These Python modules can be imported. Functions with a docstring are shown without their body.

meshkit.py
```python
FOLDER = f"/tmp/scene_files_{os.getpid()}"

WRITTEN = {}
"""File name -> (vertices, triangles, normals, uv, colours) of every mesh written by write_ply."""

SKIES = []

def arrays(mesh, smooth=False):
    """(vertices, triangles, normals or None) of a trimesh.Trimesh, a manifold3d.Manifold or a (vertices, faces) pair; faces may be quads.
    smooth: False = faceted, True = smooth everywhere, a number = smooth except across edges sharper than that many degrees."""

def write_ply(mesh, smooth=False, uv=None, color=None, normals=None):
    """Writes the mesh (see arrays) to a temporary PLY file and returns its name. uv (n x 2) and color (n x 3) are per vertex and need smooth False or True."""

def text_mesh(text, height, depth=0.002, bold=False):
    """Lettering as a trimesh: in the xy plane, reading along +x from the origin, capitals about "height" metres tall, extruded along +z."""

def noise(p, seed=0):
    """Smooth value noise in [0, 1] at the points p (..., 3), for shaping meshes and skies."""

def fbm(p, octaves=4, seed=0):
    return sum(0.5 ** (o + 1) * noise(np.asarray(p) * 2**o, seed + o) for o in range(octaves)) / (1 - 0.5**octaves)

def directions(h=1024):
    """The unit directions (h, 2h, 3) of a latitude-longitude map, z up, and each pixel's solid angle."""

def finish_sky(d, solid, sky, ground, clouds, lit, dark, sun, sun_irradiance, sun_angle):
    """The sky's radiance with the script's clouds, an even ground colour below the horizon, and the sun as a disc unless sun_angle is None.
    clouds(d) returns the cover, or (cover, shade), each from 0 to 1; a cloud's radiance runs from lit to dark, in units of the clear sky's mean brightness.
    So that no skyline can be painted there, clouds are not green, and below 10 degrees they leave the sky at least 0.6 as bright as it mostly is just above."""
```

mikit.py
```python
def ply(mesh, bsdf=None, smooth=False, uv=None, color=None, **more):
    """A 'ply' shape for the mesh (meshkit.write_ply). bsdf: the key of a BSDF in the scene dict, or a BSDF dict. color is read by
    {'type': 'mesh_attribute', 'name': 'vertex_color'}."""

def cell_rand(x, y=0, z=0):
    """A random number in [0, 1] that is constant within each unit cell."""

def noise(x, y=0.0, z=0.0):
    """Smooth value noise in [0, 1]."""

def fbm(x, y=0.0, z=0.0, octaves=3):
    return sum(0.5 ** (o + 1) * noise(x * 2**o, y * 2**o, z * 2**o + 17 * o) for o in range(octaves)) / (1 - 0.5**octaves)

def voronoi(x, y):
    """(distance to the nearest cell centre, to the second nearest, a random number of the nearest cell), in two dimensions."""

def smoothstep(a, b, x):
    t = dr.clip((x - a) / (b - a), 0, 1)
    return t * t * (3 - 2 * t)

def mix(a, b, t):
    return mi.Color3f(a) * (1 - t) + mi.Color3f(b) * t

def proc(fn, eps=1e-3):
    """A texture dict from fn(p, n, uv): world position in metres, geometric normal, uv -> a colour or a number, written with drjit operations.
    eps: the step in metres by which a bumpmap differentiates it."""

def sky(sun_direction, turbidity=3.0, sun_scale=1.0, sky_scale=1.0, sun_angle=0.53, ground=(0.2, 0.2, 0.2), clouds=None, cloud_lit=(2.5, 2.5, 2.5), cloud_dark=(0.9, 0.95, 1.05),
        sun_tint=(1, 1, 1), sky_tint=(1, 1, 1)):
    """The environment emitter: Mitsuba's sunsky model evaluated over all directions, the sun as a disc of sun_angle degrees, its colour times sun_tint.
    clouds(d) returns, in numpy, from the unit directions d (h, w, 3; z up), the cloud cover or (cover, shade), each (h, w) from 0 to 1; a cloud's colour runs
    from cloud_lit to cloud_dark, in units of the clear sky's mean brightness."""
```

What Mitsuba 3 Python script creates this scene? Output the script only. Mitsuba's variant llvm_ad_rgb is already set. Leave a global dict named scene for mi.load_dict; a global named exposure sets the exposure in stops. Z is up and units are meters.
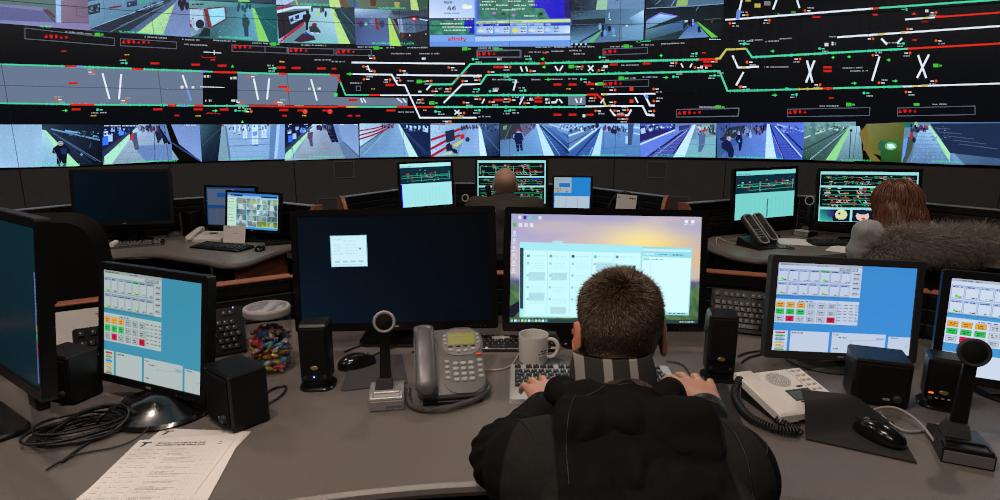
import math
import numpy as np
import trimesh
import shapely
from shapely.geometry import Polygon, LineString, box as sbox
import manifold3d as m3
import mapbox_earcut
import mitsuba as mi
import mikit
import meshkit
from mikit import proc, noise, fbm, voronoi, smoothstep, mix, cell_rand

T = mi.ScalarTransform4f
PI = math.pi
scene, labels = {}, {}

# ---------------------------------------------------------------- camera, lamps, exposure
EYE = np.array([0.0, 0.0, 1.46])
PITCH = math.radians(12.4)
FOCAL = 600.0                       # pixels of a 1000 x 500 frame
CP, SP = math.cos(PITCH), math.sin(PITCH)
scene['camera'] = {'type': 'perspective', 'fov': 2 * math.degrees(math.atan(500 / FOCAL)), 'fov_axis': 'x',
                   'near_clip': 0.05, 'far_clip': 60.0,
                   'to_world': T().look_at(origin=EYE.tolist(), target=[0, CP, 1.46 - SP], up=[0, 0, 1])}
exposure = 0.0
LAMP_RADIANCE = (252.0, 205.0, 173.0)    # warm ceiling downlights
CEILING_LAMPS = [(-0.75, 0.75), (-0.2, 0.6), (-0.85, -1.0), (-0.25, -1.3), (-2.3, 2.7), (2.35, 2.7), (0.15, 3.6), (-2.6, 0.4)]
CEIL_Z = 3.35
DESK_Z = 0.74                       # our worktop
LOW_FLOOR, LOW_DESK = -0.10, 0.64   # the tier in front of us is a step lower


# ---------------------------------------------------------------- helpers: geometry
def ray(px, py):
    x, y = (px - 500) / FOCAL, (250 - py) / FOCAL
    return np.array([x, CP + y * SP, -SP + y * CP])


def on_level(px, py, z=DESK_Z):
    d = ray(px, py)
    return EYE + d * ((z - EYE[2]) / d[2])


def lin(c):
    c = np.asarray(c, float) / 255.0
    return np.where(c <= 0.04045, c / 12.92, ((c + 0.055) / 1.055) ** 2.4)


def cat(*ms):
    flat = []
    for m in ms:
        flat += list(m) if isinstance(m, (list, tuple)) else [m]
    return trimesh.util.concatenate(flat)


def tm(v, f):
    return trimesh.Trimesh(np.asarray(v, float), np.asarray(f, int), process=False)


def man(m):
    a = m.to_mesh()
    return tm(a.vert_properties[:, :3], a.tri_verts)


def bx(sx, sy, sz, at=(0, 0, 0), b=0.0):
    """Box of full sizes, centred, with chamfered edges."""
    h = np.array([sx, sy, sz]) / 2
    b = min(b, h.min() * 0.9)
    if b <= 0:
        m = trimesh.creation.box(extents=(sx, sy, sz))
    else:
        pts = []
        for s in np.ndindex(2, 2, 2):
            s = np.array(s) * 2 - 1
            for k in range(3):
                q = h - b
                q[k] = h[k]
                pts.append(q * s)
        m = trimesh.convex.convex_hull(np.array(pts))
    m.apply_translation(at)
    return m


def hull(pts):
    return trimesh.convex.convex_hull(np.asarray(pts, float))


def rrect(w, h, r, n=5):
    r = max(min(r, w / 2 - 1e-5, h / 2 - 1e-5), 1e-5)
    return sbox(-w / 2 + r, -h / 2 + r, w / 2 - r, h / 2 - r).buffer(r, quad_segs=n)


def ext(poly, d, z=0.0):
    """Extrude shapely polygon(s) along +z."""
    gs = [g for g in getattr(poly, 'geoms', [poly]) if g.area > 1e-10]
    m = cat([trimesh.creation.extrude_polygon(g, d, engine='earcut') for g in gs])
    m.apply_translation((0, 0, z))
    return m


def ext_bev(poly, d, b):
    """Extrusion with a chamfer at top: three slabs lofted by hull when convex."""
    a = np.array(poly.exterior.coords)[:-1]
    i = np.array(poly.buffer(-b).exterior.coords)[:-1]
    return hull(np.vstack([np.c_[a, np.zeros(len(a))], np.c_[a, np.full(len(a), d - b)], np.c_[i, np.full(len(i), d)]]))


def lathe(prof, n=32):
    """prof: (r, z) from bottom to top, normals outward."""
    p = np.array(prof, float)
    a = np.arange(n) * 2 * PI / n
    v = np.stack([p[:, 0][:, None] * np.cos(a), p[:, 0][:, None] * np.sin(a), np.repeat(p[:, 1][:, None], n, 1)], -1).reshape(-1, 3)
    i, j = np.meshgrid(np.arange(len(p) - 1), np.arange(n), indexing='ij')
    k = (j + 1) % n
    q = np.stack([i * n + j, i * n + k, (i + 1) * n + k, (i + 1) * n + j], -1).reshape(-1, 4)
    f = np.vstack([q[:, [0, 1, 2]], q[:, [0, 2, 3]]])
    m = tm(v, f)
    m.merge_vertices()
    m.update_faces(m.nondegenerate_faces())
    return m


def smooth_path(pts, n=8, closed=False):
    p = np.asarray(pts, float)
    from scipy.interpolate import CubicSpline
    if closed:
        p = np.vstack([p, p[:1]])
    t = np.r_[0, np.cumsum(np.linalg.norm(np.diff(p, axis=0), axis=1) + 1e-6)]
    cs = CubicSpline(t, p, bc_type='periodic' if closed else 'natural')
    return cs(np.linspace(0, t[-1], (len(p) - 1) * n + 1))


def tube(pts, r, sides=7, cap=True):
    p = np.asarray(pts, float)
    t = np.gradient(p, axis=0)
    t /= np.linalg.norm(t, axis=1, keepdims=True) + 1e-12
    a = np.cross(t[0], [0, 0, 1.0] if abs(t[0][2]) < 0.9 else [1.0, 0, 0])
    a /= np.linalg.norm(a)
    A = []
    for k in range(len(p)):                       # carry the frame along the path
        a = a - t[k] * (a @ t[k])
        a /= np.linalg.norm(a) + 1e-12
        A.append(a)
    A = np.array(A)
    B = np.cross(t, A)
    ang = np.arange(sides) * 2 * PI / sides
    rr = np.broadcast_to(np.asarray(r, float), (len(p),))
    v = p[:, None] + rr[:, None, None] * (np.cos(ang)[None, :, None] * A[:, None] + np.sin(ang)[None, :, None] * B[:, None])
    i, j = np.meshgrid(np.arange(len(p) - 1), np.arange(sides), indexing='ij')
    k = (j + 1) % sides
    q = np.stack([i * sides + j, i * sides + k, (i + 1) * sides + k, (i + 1) * sides + j], -1).reshape(-1, 4)
    f = [*q[:, [0, 1, 2]], *q[:, [0, 2, 3]]]
    v = v.reshape(-1, 3)
    if cap:
        n0 = len(v)
        v = np.vstack([v, p[:1], p[-1:]])
        for s in range(sides):
            f.append([n0, (s + 1) % sides, s])
            o = (len(p) - 1) * sides
            f.append([n0 + 1, o + s, o + (s + 1) % sides])
    return tm(v, f)


def coil(path, R, r, turns_per_m, sides=5, seg=9):
    """Coiled cord: a helix of radius R around the path."""
    p = np.asarray(path, float)
    s = np.r_[0, np.cumsum(np.linalg.norm(np.diff(p, axis=0), axis=1))]
    n = int(s[-1] * turns_per_m * seg)
    u = np.linspace(0, s[-1], n)
    c = np.stack([np.interp(u, s, p[:, k]) for k in range(3)], 1)
    t = np.gradient(c, axis=0)
    t /= np.linalg.norm(t, axis=1, keepdims=True)
    a = np.cross(t, [0, 0, 1.0])
    a /= np.linalg.norm(a, axis=1, keepdims=True) + 1e-9
    b = np.cross(t, a)
    w = u * turns_per_m * 2 * PI
    return tube(c + R * (np.cos(w)[:, None] * a + np.sin(w)[:, None] * b), r, sides)


def frame(pos, yaw=0.0, tilt=0.0, roll=0.0):
    """Matrix of an upright thing: local x right, y away, z up; yaw turns it counter-clockwise, tilt leans it back, roll turns it in its plane (degrees)."""
    yaw, tilt, roll = np.radians([yaw, tilt, roll])
    r = np.array([math.cos(yaw), math.sin(yaw), 0])
    back = np.array([-math.sin(yaw), math.cos(yaw), 0])
    u = np.array([0, 0, 1]) * math.cos(tilt) + back * math.sin(tilt)
    r, u = r * math.cos(roll) + u * math.sin(roll), u * math.cos(roll) - r * math.sin(roll)
    M = np.eye(4)
    M[:3, 0], M[:3, 1], M[:3, 2], M[:3, 3] = r, np.cross(u, r), u, pos
    return M


def move(m, M):
    m = m.copy()
    m.apply_transform(M)
    return m


def shift(m, *at):
    m = m.copy()
    m.apply_translation(at)
    return m


def turn(m, deg, axis='z', at=(0, 0, 0)):
    m = m.copy()
    m.apply_transform(trimesh.transformations.rotation_matrix(math.radians(deg), {'x': [1, 0, 0], 'y': [0, 1, 0], 'z': [0, 0, 1]}[axis], at))
    return m


def flat_text(s, height):
    """Lettering as 2-D triangles: vertices (n, 2) from the origin, faces."""
    m = meshkit.text_mesh(s, height, 0.001, True)
    up = m.face_normals[:, 2] > 0.9
    f = m.faces[up]
    used = np.unique(f)
    re = np.full(len(m.vertices), -1)
    re[used] = np.arange(len(used))
    return np.array(m.vertices)[used][:, :2], re[f]


# ---------------------------------------------------------------- helpers: scene
def numbered(name, parent=None):
    base = f'{parent}__{name}' if parent else name
    taken = lambda k: k in scene or k in labels or any(q.startswith(k + '__') for q in scene)  # noqa: E731
    if not taken(base):
        return base
    n = 1
    while taken(f'{base}_{n:03d}'):
        n += 1
    return f'{base}_{n:03d}'


COUNT = {}


def key_of(name, parent):
    base = f'{parent}__{name}' if parent else name
    n = COUNT.get(base, 0)
    COUNT[base] = n + 1
    return base if n == 0 else f'{base}_{n:03d}'


def thing(name, label, category, group=None):
    k = key_of(name, None)
    labels[k] = {'label': label, 'category': category}
    if group:
        labels[k]['group'] = group
    return k


def part(name, mesh, mat, parent=None, M=None, smooth=30, label=None, kind=None, **more):
    k = key_of(name, parent)
    if M is not None:
        mesh = move(mesh, M)
    scene[k] = mikit.ply(mesh, mat, smooth, **more)
    if label or kind:
        labels.setdefault(k, {})
        if label:
            labels[k]['label'] = label
        if kind:
            labels[k]['kind'] = kind
    return k


def whole(name, mesh, mat, label, category, group=None, M=None, smooth=30, **more):
    """A thing of one mesh."""
    k = thing(name, label, category, group)
    COUNT[k] = COUNT.get(k, 1)
    if M is not None:
        mesh = move(mesh, M)
    scene[k] = mikit.ply(mesh, mat, smooth, **more)
    return k


def struct(name, mesh, mat, smooth=False, parent=None):
    k = key_of(name, parent)
    scene[k] = mikit.ply(mesh, mat, smooth)
    if not parent:
        labels[k] = {'kind': 'structure'}
    return k


# ---------------------------------------------------------------- helpers: pictures on screens, built of flat coloured facets
class Canvas:
    """Flat coloured facets on a display's surface. at(points (n, 2), layer) -> (n, 3). Screen coordinates run right and down."""

    def __init__(self, at, cell=None, gain=1.0):
        self.at, self.cell, self.gain = at, cell, gain
        self.v, self.f, self.c, self.n, self.layer = [], [], [], 0, 0
        self.grain, self.sat = 0.0, 1.0
        self.rng = np.random.default_rng(7)
        self.z(0, 0, 1)

    def z(self, x0, y0, s):
        self.t = (x0, y0, s)
        return self

    def m(self, p):
        p = np.asarray(p, float).reshape(-1, 2)
        return p / self.t[2] + self.t[:2]

    def up(self):
        self.layer += 1
        return self

    def _put(self, p, f, c):
        f = np.asarray(f)
        if not len(f):
            return
        c = np.asarray(c, float)
        if self.sat != 1.0:
            g = c.mean(-1, keepdims=True)
            c = np.clip((g + (c - g) * self.sat) * np.array([0.90, 1.0, 1.09]), 0, 255)
        c = np.broadcast_to(lin(c) * self.gain, (len(p), 3))
        a, b, d = p[f[:, 0]], p[f[:, 1]], p[f[:, 2]]
        area = (b[:, 0] - a[:, 0]) * (d[:, 1] - a[:, 1]) - (b[:, 1] - a[:, 1]) * (d[:, 0] - a[:, 0])
        f = np.where((area > 0)[:, None], f[:, ::-1], f)
        self.v.append(self.at(p, self.layer))
        self.f.append(f + self.n)
        self.c.append(c)
        self.n += len(p)

    def _poly(self, g, c):
        for g in getattr(g, 'geoms', [g]):
            if g.geom_type != 'Polygon' or g.area < 1e-9:
                continue
            if self.cell:
                x0, _, x1, _ = g.bounds
                k0, k1 = math.floor(x0 / self.cell), math.floor(x1 / self.cell)
                if k1 > k0:
                    for k in range(k0, k1 + 1):
                        s = g.intersection(sbox(k * self.cell, -1e4, (k + 1) * self.cell, 1e4))
                        if s.area > 1e-7:
                            self._tri(s, c)
                    continue
            self._tri(g, c)

    def _tri(self, g, c):
        for g in getattr(g, 'geoms', [g]):
            if g.geom_type != 'Polygon' or g.area < 1e-9:
                continue
            rings = [np.array(r.coords)[:-1] for r in (g.exterior, *g.interiors)]
            p = np.vstack(rings)
            f = mapbox_earcut.triangulate_float64(p, np.cumsum([len(r) for r in rings]).astype(np.uint32)).reshape(-1, 3)
            self._put(p, f, c)

    def poly(self, pts, c):
        g = Polygon(self.m(pts))
        g = g if g.is_valid else g.buffer(0)
        self._poly(g, c)
        self._specks(g, c)
        return self

    def _specks(self, g, c, per=0.55):
        """Small blocks of slightly different tone inside a field, like the grain of a camera picture."""
        n = int(g.area * per * (self.grain > 0))
        if n < 2:
            return
        x0, y0, x1, y1 = g.bounds
        q = self.rng.random((n * 2, 2)) * [x1 - x0, y1 - y0] + [x0, y0]
        q = q[shapely.contains_xy(g.buffer(-0.5), q[:, 0], q[:, 1])][:n]
        if not len(q):
            return
        h = np.c_[0.2 + 0.45 * self.rng.random(len(q)), 0.12 + 0.2 * self.rng.random(len(q))]
        P = (q[:, None] + h[:, None] * np.array([[-1, -1], [1, -1], [1, 1], [-1, 1]])[None]).reshape(-1, 2)
        k = np.arange(len(q))[:, None] * 4
        f = np.vstack([k + [0, 1, 2], k + [0, 2, 3]])
        col = np.repeat(np.clip(np.asarray(c, float)[None] * (1 + self.grain * self.rng.normal(size=(len(q), 1))), 0, 255), 4, 0)
        self.layer += 0.35
        self._put(P, f, col)
        self.layer -= 0.35

    def rect(self, x0, y0, x1, y1, c):
        return self.poly([(x0, y0), (x1, y0), (x1, y1), (x0, y1)], c)

    def frame(self, pts, w, c):
        pts = list(pts)
        return self.line(pts + [pts[0]], w, c)

    def line(self, pts, w, c, flat=True):
        g = LineString(self.m(pts)).buffer(w / 2 / self.t[2], cap_style='flat' if flat else 'round', join_style='mitre', quad_segs=3)
        self._poly(g, c)
        return self

    def dot(self, x, y, r, c, ry=None, n=10):
        a = np.arange(n) * 2 * PI / n
        return self.poly(np.c_[x + r * np.cos(a), y + (ry or r) * np.sin(a)], c)

    def grad(self, quad, cols, nx=8, ny=6, rough=0.0, seed=0, scale=3.0):
        """Quad TL, TR, BR, BL with a colour at each corner; rough: relative grain."""
        q = self.m(quad)
        if self.cell:
            nx = max(nx, int((q[:, 0].max() - q[:, 0].min()) / self.cell * 2) + 1)
        u, v = np.meshgrid(np.linspace(0, 1, nx + 1), np.linspace(0, 1, ny + 1))
        u, v = u.ravel()[:, None], v.ravel()[:, None]
        p = (q[0] * (1 - u) + q[1] * u) * (1 - v) + (q[3] * (1 - u) + q[2] * u) * v
        k = np.asarray(cols, float)
        c = (k[0] * (1 - u) + k[1] * u) * (1 - v) + (k[3] * (1 - u) + k[2] * u) * v
        if rough:
            g = meshkit.fbm(np.c_[u * nx / scale, v * ny / scale, u * 0 + seed * 7.3], 3, seed)
            c = c * (1 + rough * (g[:, None] - 0.5) * 2)
        i, j = np.meshgrid(np.arange(ny), np.arange(nx), indexing='ij')
        a = i * (nx + 1) + j
        f = np.vstack([np.stack([a, a + 1, a + nx + 2], -1).reshape(-1, 3), np.stack([a, a + nx + 2, a + nx + 1], -1).reshape(-1, 3)])
        self._put(p, f, np.clip(c, 0, 255))
        if self.grain:
            g = Polygon(q)
            self._specks(g if g.is_valid else g.buffer(0), k.mean(0), 0.25)
        return self

    def clutter(self, x0, y0, x1, y1, n, pal, seed=0, w=10, h=22, slope=0.0):
        """Small upright patches: far-off people, signs and posts."""
        r = np.random.default_rng(seed)
        for _ in range(n):
            u = r.random()
            x, y = x0 + (x1 - x0) * u, y0 + (y1 - y0) * r.random() + slope * (x1 - x0) * u
            a, b = w * (0.3 + r.random()) / 2, h * (0.3 + r.random()) / 2
            col = np.array(pal[r.integers(len(pal))], float) * (0.7 + 0.6 * r.random())
            self.poly([(x - a, y - b), (x + a, y - b * (0.8 + .4 * r.random())), (x + a, y + b), (x - a, y + b * (.8 + .4 * r.random()))], np.clip(col, 0, 255))
        return self

    def fan(self, vx, vy, ends, w0, w1, c, t0=0.12):
        """Lines running from a vanishing point, widening towards the viewer."""
        for x, y in ends:
            ax, ay = vx + (x - vx) * t0, vy + (y - vy) * t0
            self.poly([(ax - w0, ay), (ax + w0, ay), (x + w1, y), (x - w1, y)], c)
        return self

    def rungs(self, a, b, c_, d, n, w, col):
        """Cross lines between the edges a-b and c_-d, closer together far away."""
        for k in range(n):
            t = ((k + .5) / n) ** 1.7
            p = (a[0] + (b[0] - a[0]) * t, a[1] + (b[1] - a[1]) * t)
            q = (c_[0] + (d[0] - c_[0]) * t, c_[1] + (d[1] - c_[1]) * t)
            self.line([p, q], w * (.35 + t), col)
        return self

    def text(self, s, x, y, h, c, slope=0.0, stretch=1.0):
        v, f = flat_text(s, h)
        p = np.c_[x + v[:, 0] * stretch, y - v[:, 1] + v[:, 0] * stretch * slope]
        self._put(self.m(p), f, c)
        return self

    def scrib(self, x, y, w, h, c, seed=0, slope=0.0, gap=0.35):
        """A line of print too small to read: a row of short strokes."""
        r = np.random.default_rng(int(seed * 977 + x * 13 + y * 7) % 2**31)
        u = 0.0
        while u < w:
            k = min(h * (0.5 + 1.6 * r.random()), w - u)
            yy = y + slope * u
            hh = h * (0.75 + 0.25 * r.random())
            self.poly([(x + u, yy - hh), (x + u + k, yy - hh + slope * k), (x + u + k, yy + slope * k), (x + u, yy)], c)
            u += k + h * gap * (1 + (r.random() < 0.25) * 2)
        return self

    def mesh(self):
        return tm(np.vstack(self.v), np.vstack(self.f)), np.vstack(self.c)


def light_part(name, canvas, parent, label=None, weight=0.0):
    m, c = canvas.mesh()
    k = key_of(name, parent)
    scene[k] = mikit.ply(m, 'screen_glass', False, color=c, emitter={'type': 'area', 'radiance': {'type': 'mesh_attribute', 'name': 'vertex_color'}, 'sampling_weight': float(weight)})
    if label:
        labels[k] = {'label': label}
    return k


# ---------------------------------------------------------------- materials
def rgb(c):
    return {'type': 'rgb', 'value': [float(x) for x in c]}


def mat(name, color, rough=0.5, metallic=0.0, spec=0.5, sheen=0.0, coat=0.0, bump=None, bump_scale=1.0, two=True):
    d = {'type': 'principled', 'base_color': color if isinstance(color, dict) else rgb(color), 'roughness': rough, 'metallic': metallic, 'specular': spec}
    if sheen:
        d['sheen'] = sheen
    if coat:
        d['clearcoat'], d['clearcoat_gloss'] = coat, 0.8
    if bump is not None:
        d = {'type': 'bumpmap', 'arbitrary': proc(bump, 5e-4), 'scale': bump_scale, 'bsdf': d}
    scene[name] = {'type': 'twosided', 'bsdf': d} if two else d


mat('screen_glass', (0.002, 0.0022, 0.0026), 0.24, spec=0.22, two=False)
mat('sheet_paper', (0.6, 0.58, 0.55), 0.8)
mat('dark_glass', (0.006, 0.009, 0.013), 0.2, spec=0.45)
mat('black_plastic', (0.006, 0.006, 0.0064), 0.38, spec=0.30)
mat('black_gloss', (0.006, 0.006, 0.0065), 0.18, spec=0.5)
mat('black_matte', (0.0065, 0.0065, 0.0065), 0.75, spec=0.14)
mat('charcoal', (0.024, 0.024, 0.025), 0.5, spec=0.4)
mat('grey_plastic', (0.11, 0.11, 0.115), 0.4)
mat('mid_grey', (0.22, 0.22, 0.225), 0.42)
mat('silver_plastic', (0.42, 0.41, 0.40), 0.35, metallic=0.25)
mat('chrome', (0.6, 0.6, 0.6), 0.2, metallic=1.0)
mat('gold', (0.55, 0.42, 0.2), 0.35, metallic=0.8)
mat('white_plastic', (0.62, 0.60, 0.56), 0.4)
mat('beige_plastic', (0.55, 0.51, 0.45), 0.45)
mat('key_black', (0.018, 0.019, 0.021), 0.35)
mat('key_print', (0.45, 0.45, 0.45), 0.6)
mat('cable_black', (0.012, 0.012, 0.013), 0.4)
mat('cable_grey', (0.28, 0.27, 0.25), 0.5)
mat('cable_beige', (0.45, 0.40, 0.33), 0.5)
mat('paper', (0.72, 0.70, 0.68), 0.8, spec=0.2)
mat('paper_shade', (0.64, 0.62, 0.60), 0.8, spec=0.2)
mat('ink', (0.02, 0.02, 0.02), 0.7)
mat('ink_grey', (0.33, 0.31, 0.30), 0.8)
mat('ceramic', (0.58, 0.57, 0.55), 0.2, coat=0.5)
mat('phone_grey', (0.088, 0.09, 0.094), 0.33)
mat('phone_face', (0.175, 0.178, 0.18), 0.4)
mat('phone_key', (0.37, 0.37, 0.365), 0.35)
mat('red_key', (0.5, 0.06, 0.02), 0.4)
mat('lcd_green', (0.30, 0.33, 0.06), 0.3)
mat('lcd_dark', (0.05, 0.065, 0.055), 0.2)
mat('orange_wood', proc(lambda p, n, uv: mix((0.30, 0.105, 0.05), (0.20, 0.06, 0.028), fbm(p.x * 3, p.y * 3, p.z * 60, 3))), 0.4)
mat('slat', (0.005, 0.005, 0.0055), 0.36, spec=0.38)
mat('slat_edge', (0.10, 0.10, 0.10), 0.3, metallic=0.6)
mat('trim_light', (0.30, 0.31, 0.33), 0.35, metallic=0.3)
mat('worktop', proc(lambda p, n, uv: mix((0.106, 0.094, 0.086), (0.150, 0.134, 0.123), fbm(p.x * 700, p.y * 700, 0, 2)) * (0.93 + 0.14 * fbm(p.x * 5, p.y * 5, 0, 3))), 0.46, spec=0.45)
mat('worktop_edge', (0.135, 0.122, 0.113), 0.35)
mat('low_worktop', proc(lambda p, n, uv: mix((0.150, 0.135, 0.120), (0.200, 0.180, 0.162), fbm(p.x * 300, p.y * 300, 0, 2))), 0.35, spec=0.5)
mat('console_black', (0.016, 0.015, 0.015), 0.5)
mat('carpet', proc(lambda p, n, uv: mix((0.018, 0.018, 0.02), (0.04, 0.038, 0.038), fbm(p.x * 60, p.y * 60, p.z * 60, 3))), 0.95, spec=0.1)
mat('wall_paint', proc(lambda p, n, uv: mix((0.055, 0.05, 0.046), (0.065, 0.06, 0.055), fbm(p.x * 4, p.y * 4, p.z * 4, 3))), 0.8, spec=0.2)
mat('cladding', proc(lambda p, n, uv: mix((0.080, 0.082, 0.083), (0.106, 0.108, 0.109), fbm(p.x * 45, p.y * 45, p.z * 45, 3))), 0.75, spec=0.2)
mat('ceiling_tile', (0.12, 0.12, 0.12), 0.9)
mat('vent_dark', (0.022, 0.024, 0.026), 0.6)
mat('vent_frame', (0.15, 0.15, 0.15), 0.6)
mat('vent_mesh', (0.078, 0.078, 0.078), 0.7)
mat('note_yellow', (0.55, 0.48, 0.20), 0.8)
mat('mousepad', (0.028, 0.027, 0.027), 0.85, spec=0.15)
mat('mousepad_grey', (0.055, 0.056, 0.062), 0.85, spec=0.15)

# ---------------------------------------------------------------- the room
VC, VR = np.array([0.10, -0.306]), 6.8          # the video wall stands on an arc
V_BOTTOM, V_ROW, V_STEP = 1.06, 0.66, 9.4       # foot of the pictures, height of a display, degrees per display


def arc(a, r, z):
    a = np.radians(a)
    return np.stack([VC[0] + r * np.sin(a), VC[1] + r * np.cos(a), np.broadcast_to(z, np.shape(a))], -1)


def sector(a0, a1, r0, r1, z0, z1, n=6):
    a = np.linspace(a0, a1, n + 1)
    v = np.vstack([arc(a, r0, z0), arc(a, r0, z1), arc(a, r1, z0), arc(a, r1, z1)])
    k, f = n + 1, []
    q = lambda a, b, c, d: f.extend([[a, b, c], [a, c, d]])  # noqa: E731
    for i in range(n):
        q(i, i + 1, k + i + 1, k + i)
        q(2 * k + i + 1, 2 * k + i, 3 * k + i, 3 * k + i + 1)
        q(k + i, k + i + 1, 3 * k + i + 1, 3 * k + i)
        q(i + 1, i, 2 * k + i, 2 * k + i + 1)
    q(0, k, 3 * k, 2 * k)
    q(n, 2 * k + n, 3 * k + n, k + n)
    m = tm(v, f)
    m.fix_normals()
    return m


ROOM_X, BACK_Y, FRONT_Y = 5.75, -3.2, 7.4
struct('floor', bx(2 * ROOM_X + 0.2, FRONT_Y - BACK_Y + 0.2, 0.1, (0, (FRONT_Y + BACK_Y) / 2, LOW_FLOOR - 0.05)), 'carpet')
struct('floor_platform', bx(2 * ROOM_X, 2.3 - BACK_Y, -LOW_FLOOR, (0, (2.3 + BACK_Y) / 2, LOW_FLOOR / 2)), 'carpet')
struct('ceiling', bx(2 * ROOM_X + 0.2, FRONT_Y - BACK_Y + 0.2, 0.1, (0, (FRONT_Y + BACK_Y) / 2, CEIL_Z + 0.05)), 'ceiling_tile')
H = CEIL_Z - LOW_FLOOR
zc = (CEIL_Z + LOW_FLOOR) / 2
struct('wall_left', bx(0.1, FRONT_Y - BACK_Y, H, (-ROOM_X - 0.05, (FRONT_Y + BACK_Y) / 2, zc)), 'wall_paint')
struct('wall_right', bx(0.1, FRONT_Y - BACK_Y, H, (ROOM_X + 0.05, (FRONT_Y + BACK_Y) / 2, zc)), 'wall_paint')
struct('wall_back', bx(2 * ROOM_X, 0.1, H, (0, BACK_Y - 0.05, zc)), 'wall_paint')
wf = struct('wall_front', sector(-52, 52, VR + 0.02, VR + 0.07, LOW_FLOOR, V_BOTTOM - 0.02, 40), 'vent_dark')
struct('wall_front_upper', sector(-52, 52, VR + 0.36, VR + 0.42, V_BOTTOM - 0.02, CEIL_Z, 40), 'wall_paint')
for k in range(-5, 5):
    a = k * V_STEP
    scene[key_of('panel', wf)] = mikit.ply(sector(a + 0.035, a + V_STEP - 0.035, VR - 0.006, VR + 0.02, LOW_FLOOR, V_BOTTOM - 0.025, 6), 'cladding')


def wall_vent(px, py, w=0.2, h=0.165):
    d = ray(px, py)
    q = 0.0
    t = 6.0
    for _ in range(30):
        p = EYE + d * t
        t += (VR - np.hypot(*(p[:2] - VC))) / np.hypot(*d[:2]) * 0.8
    p = EYE + d * t
    a = math.degrees(math.atan2(p[0] - VC[0], p[1] - VC[1]))
    M = frame(arc(a, VR - 0.012, p[2]), -a)
    o = part('vent', cat(bx(w, 0.012, 0.012, (0, 0, h / 2)), bx(w, 0.012, 0.012, (0, 0, -h / 2)), bx(0.012, 0.012, h, (w / 2, 0, 0)), bx(0.012, 0.012, h, (-w / 2, 0, 0))), 'vent_frame', wf, M)
    part('grille', cat(bx(w, 0.004, h, (0, 0.006, 0)), [bx(w - 0.01, 0.004, 0.004, (0, 0.001, z)) for z in np.linspace(-h / 2 + 0.012, h / 2 - 0.012, 9)]), 'vent_mesh', o, M)


for v in ((344, 169.5), (657, 169.5), (328, 206), (679, 204.5)):
    wall_vent(*v)

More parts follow.
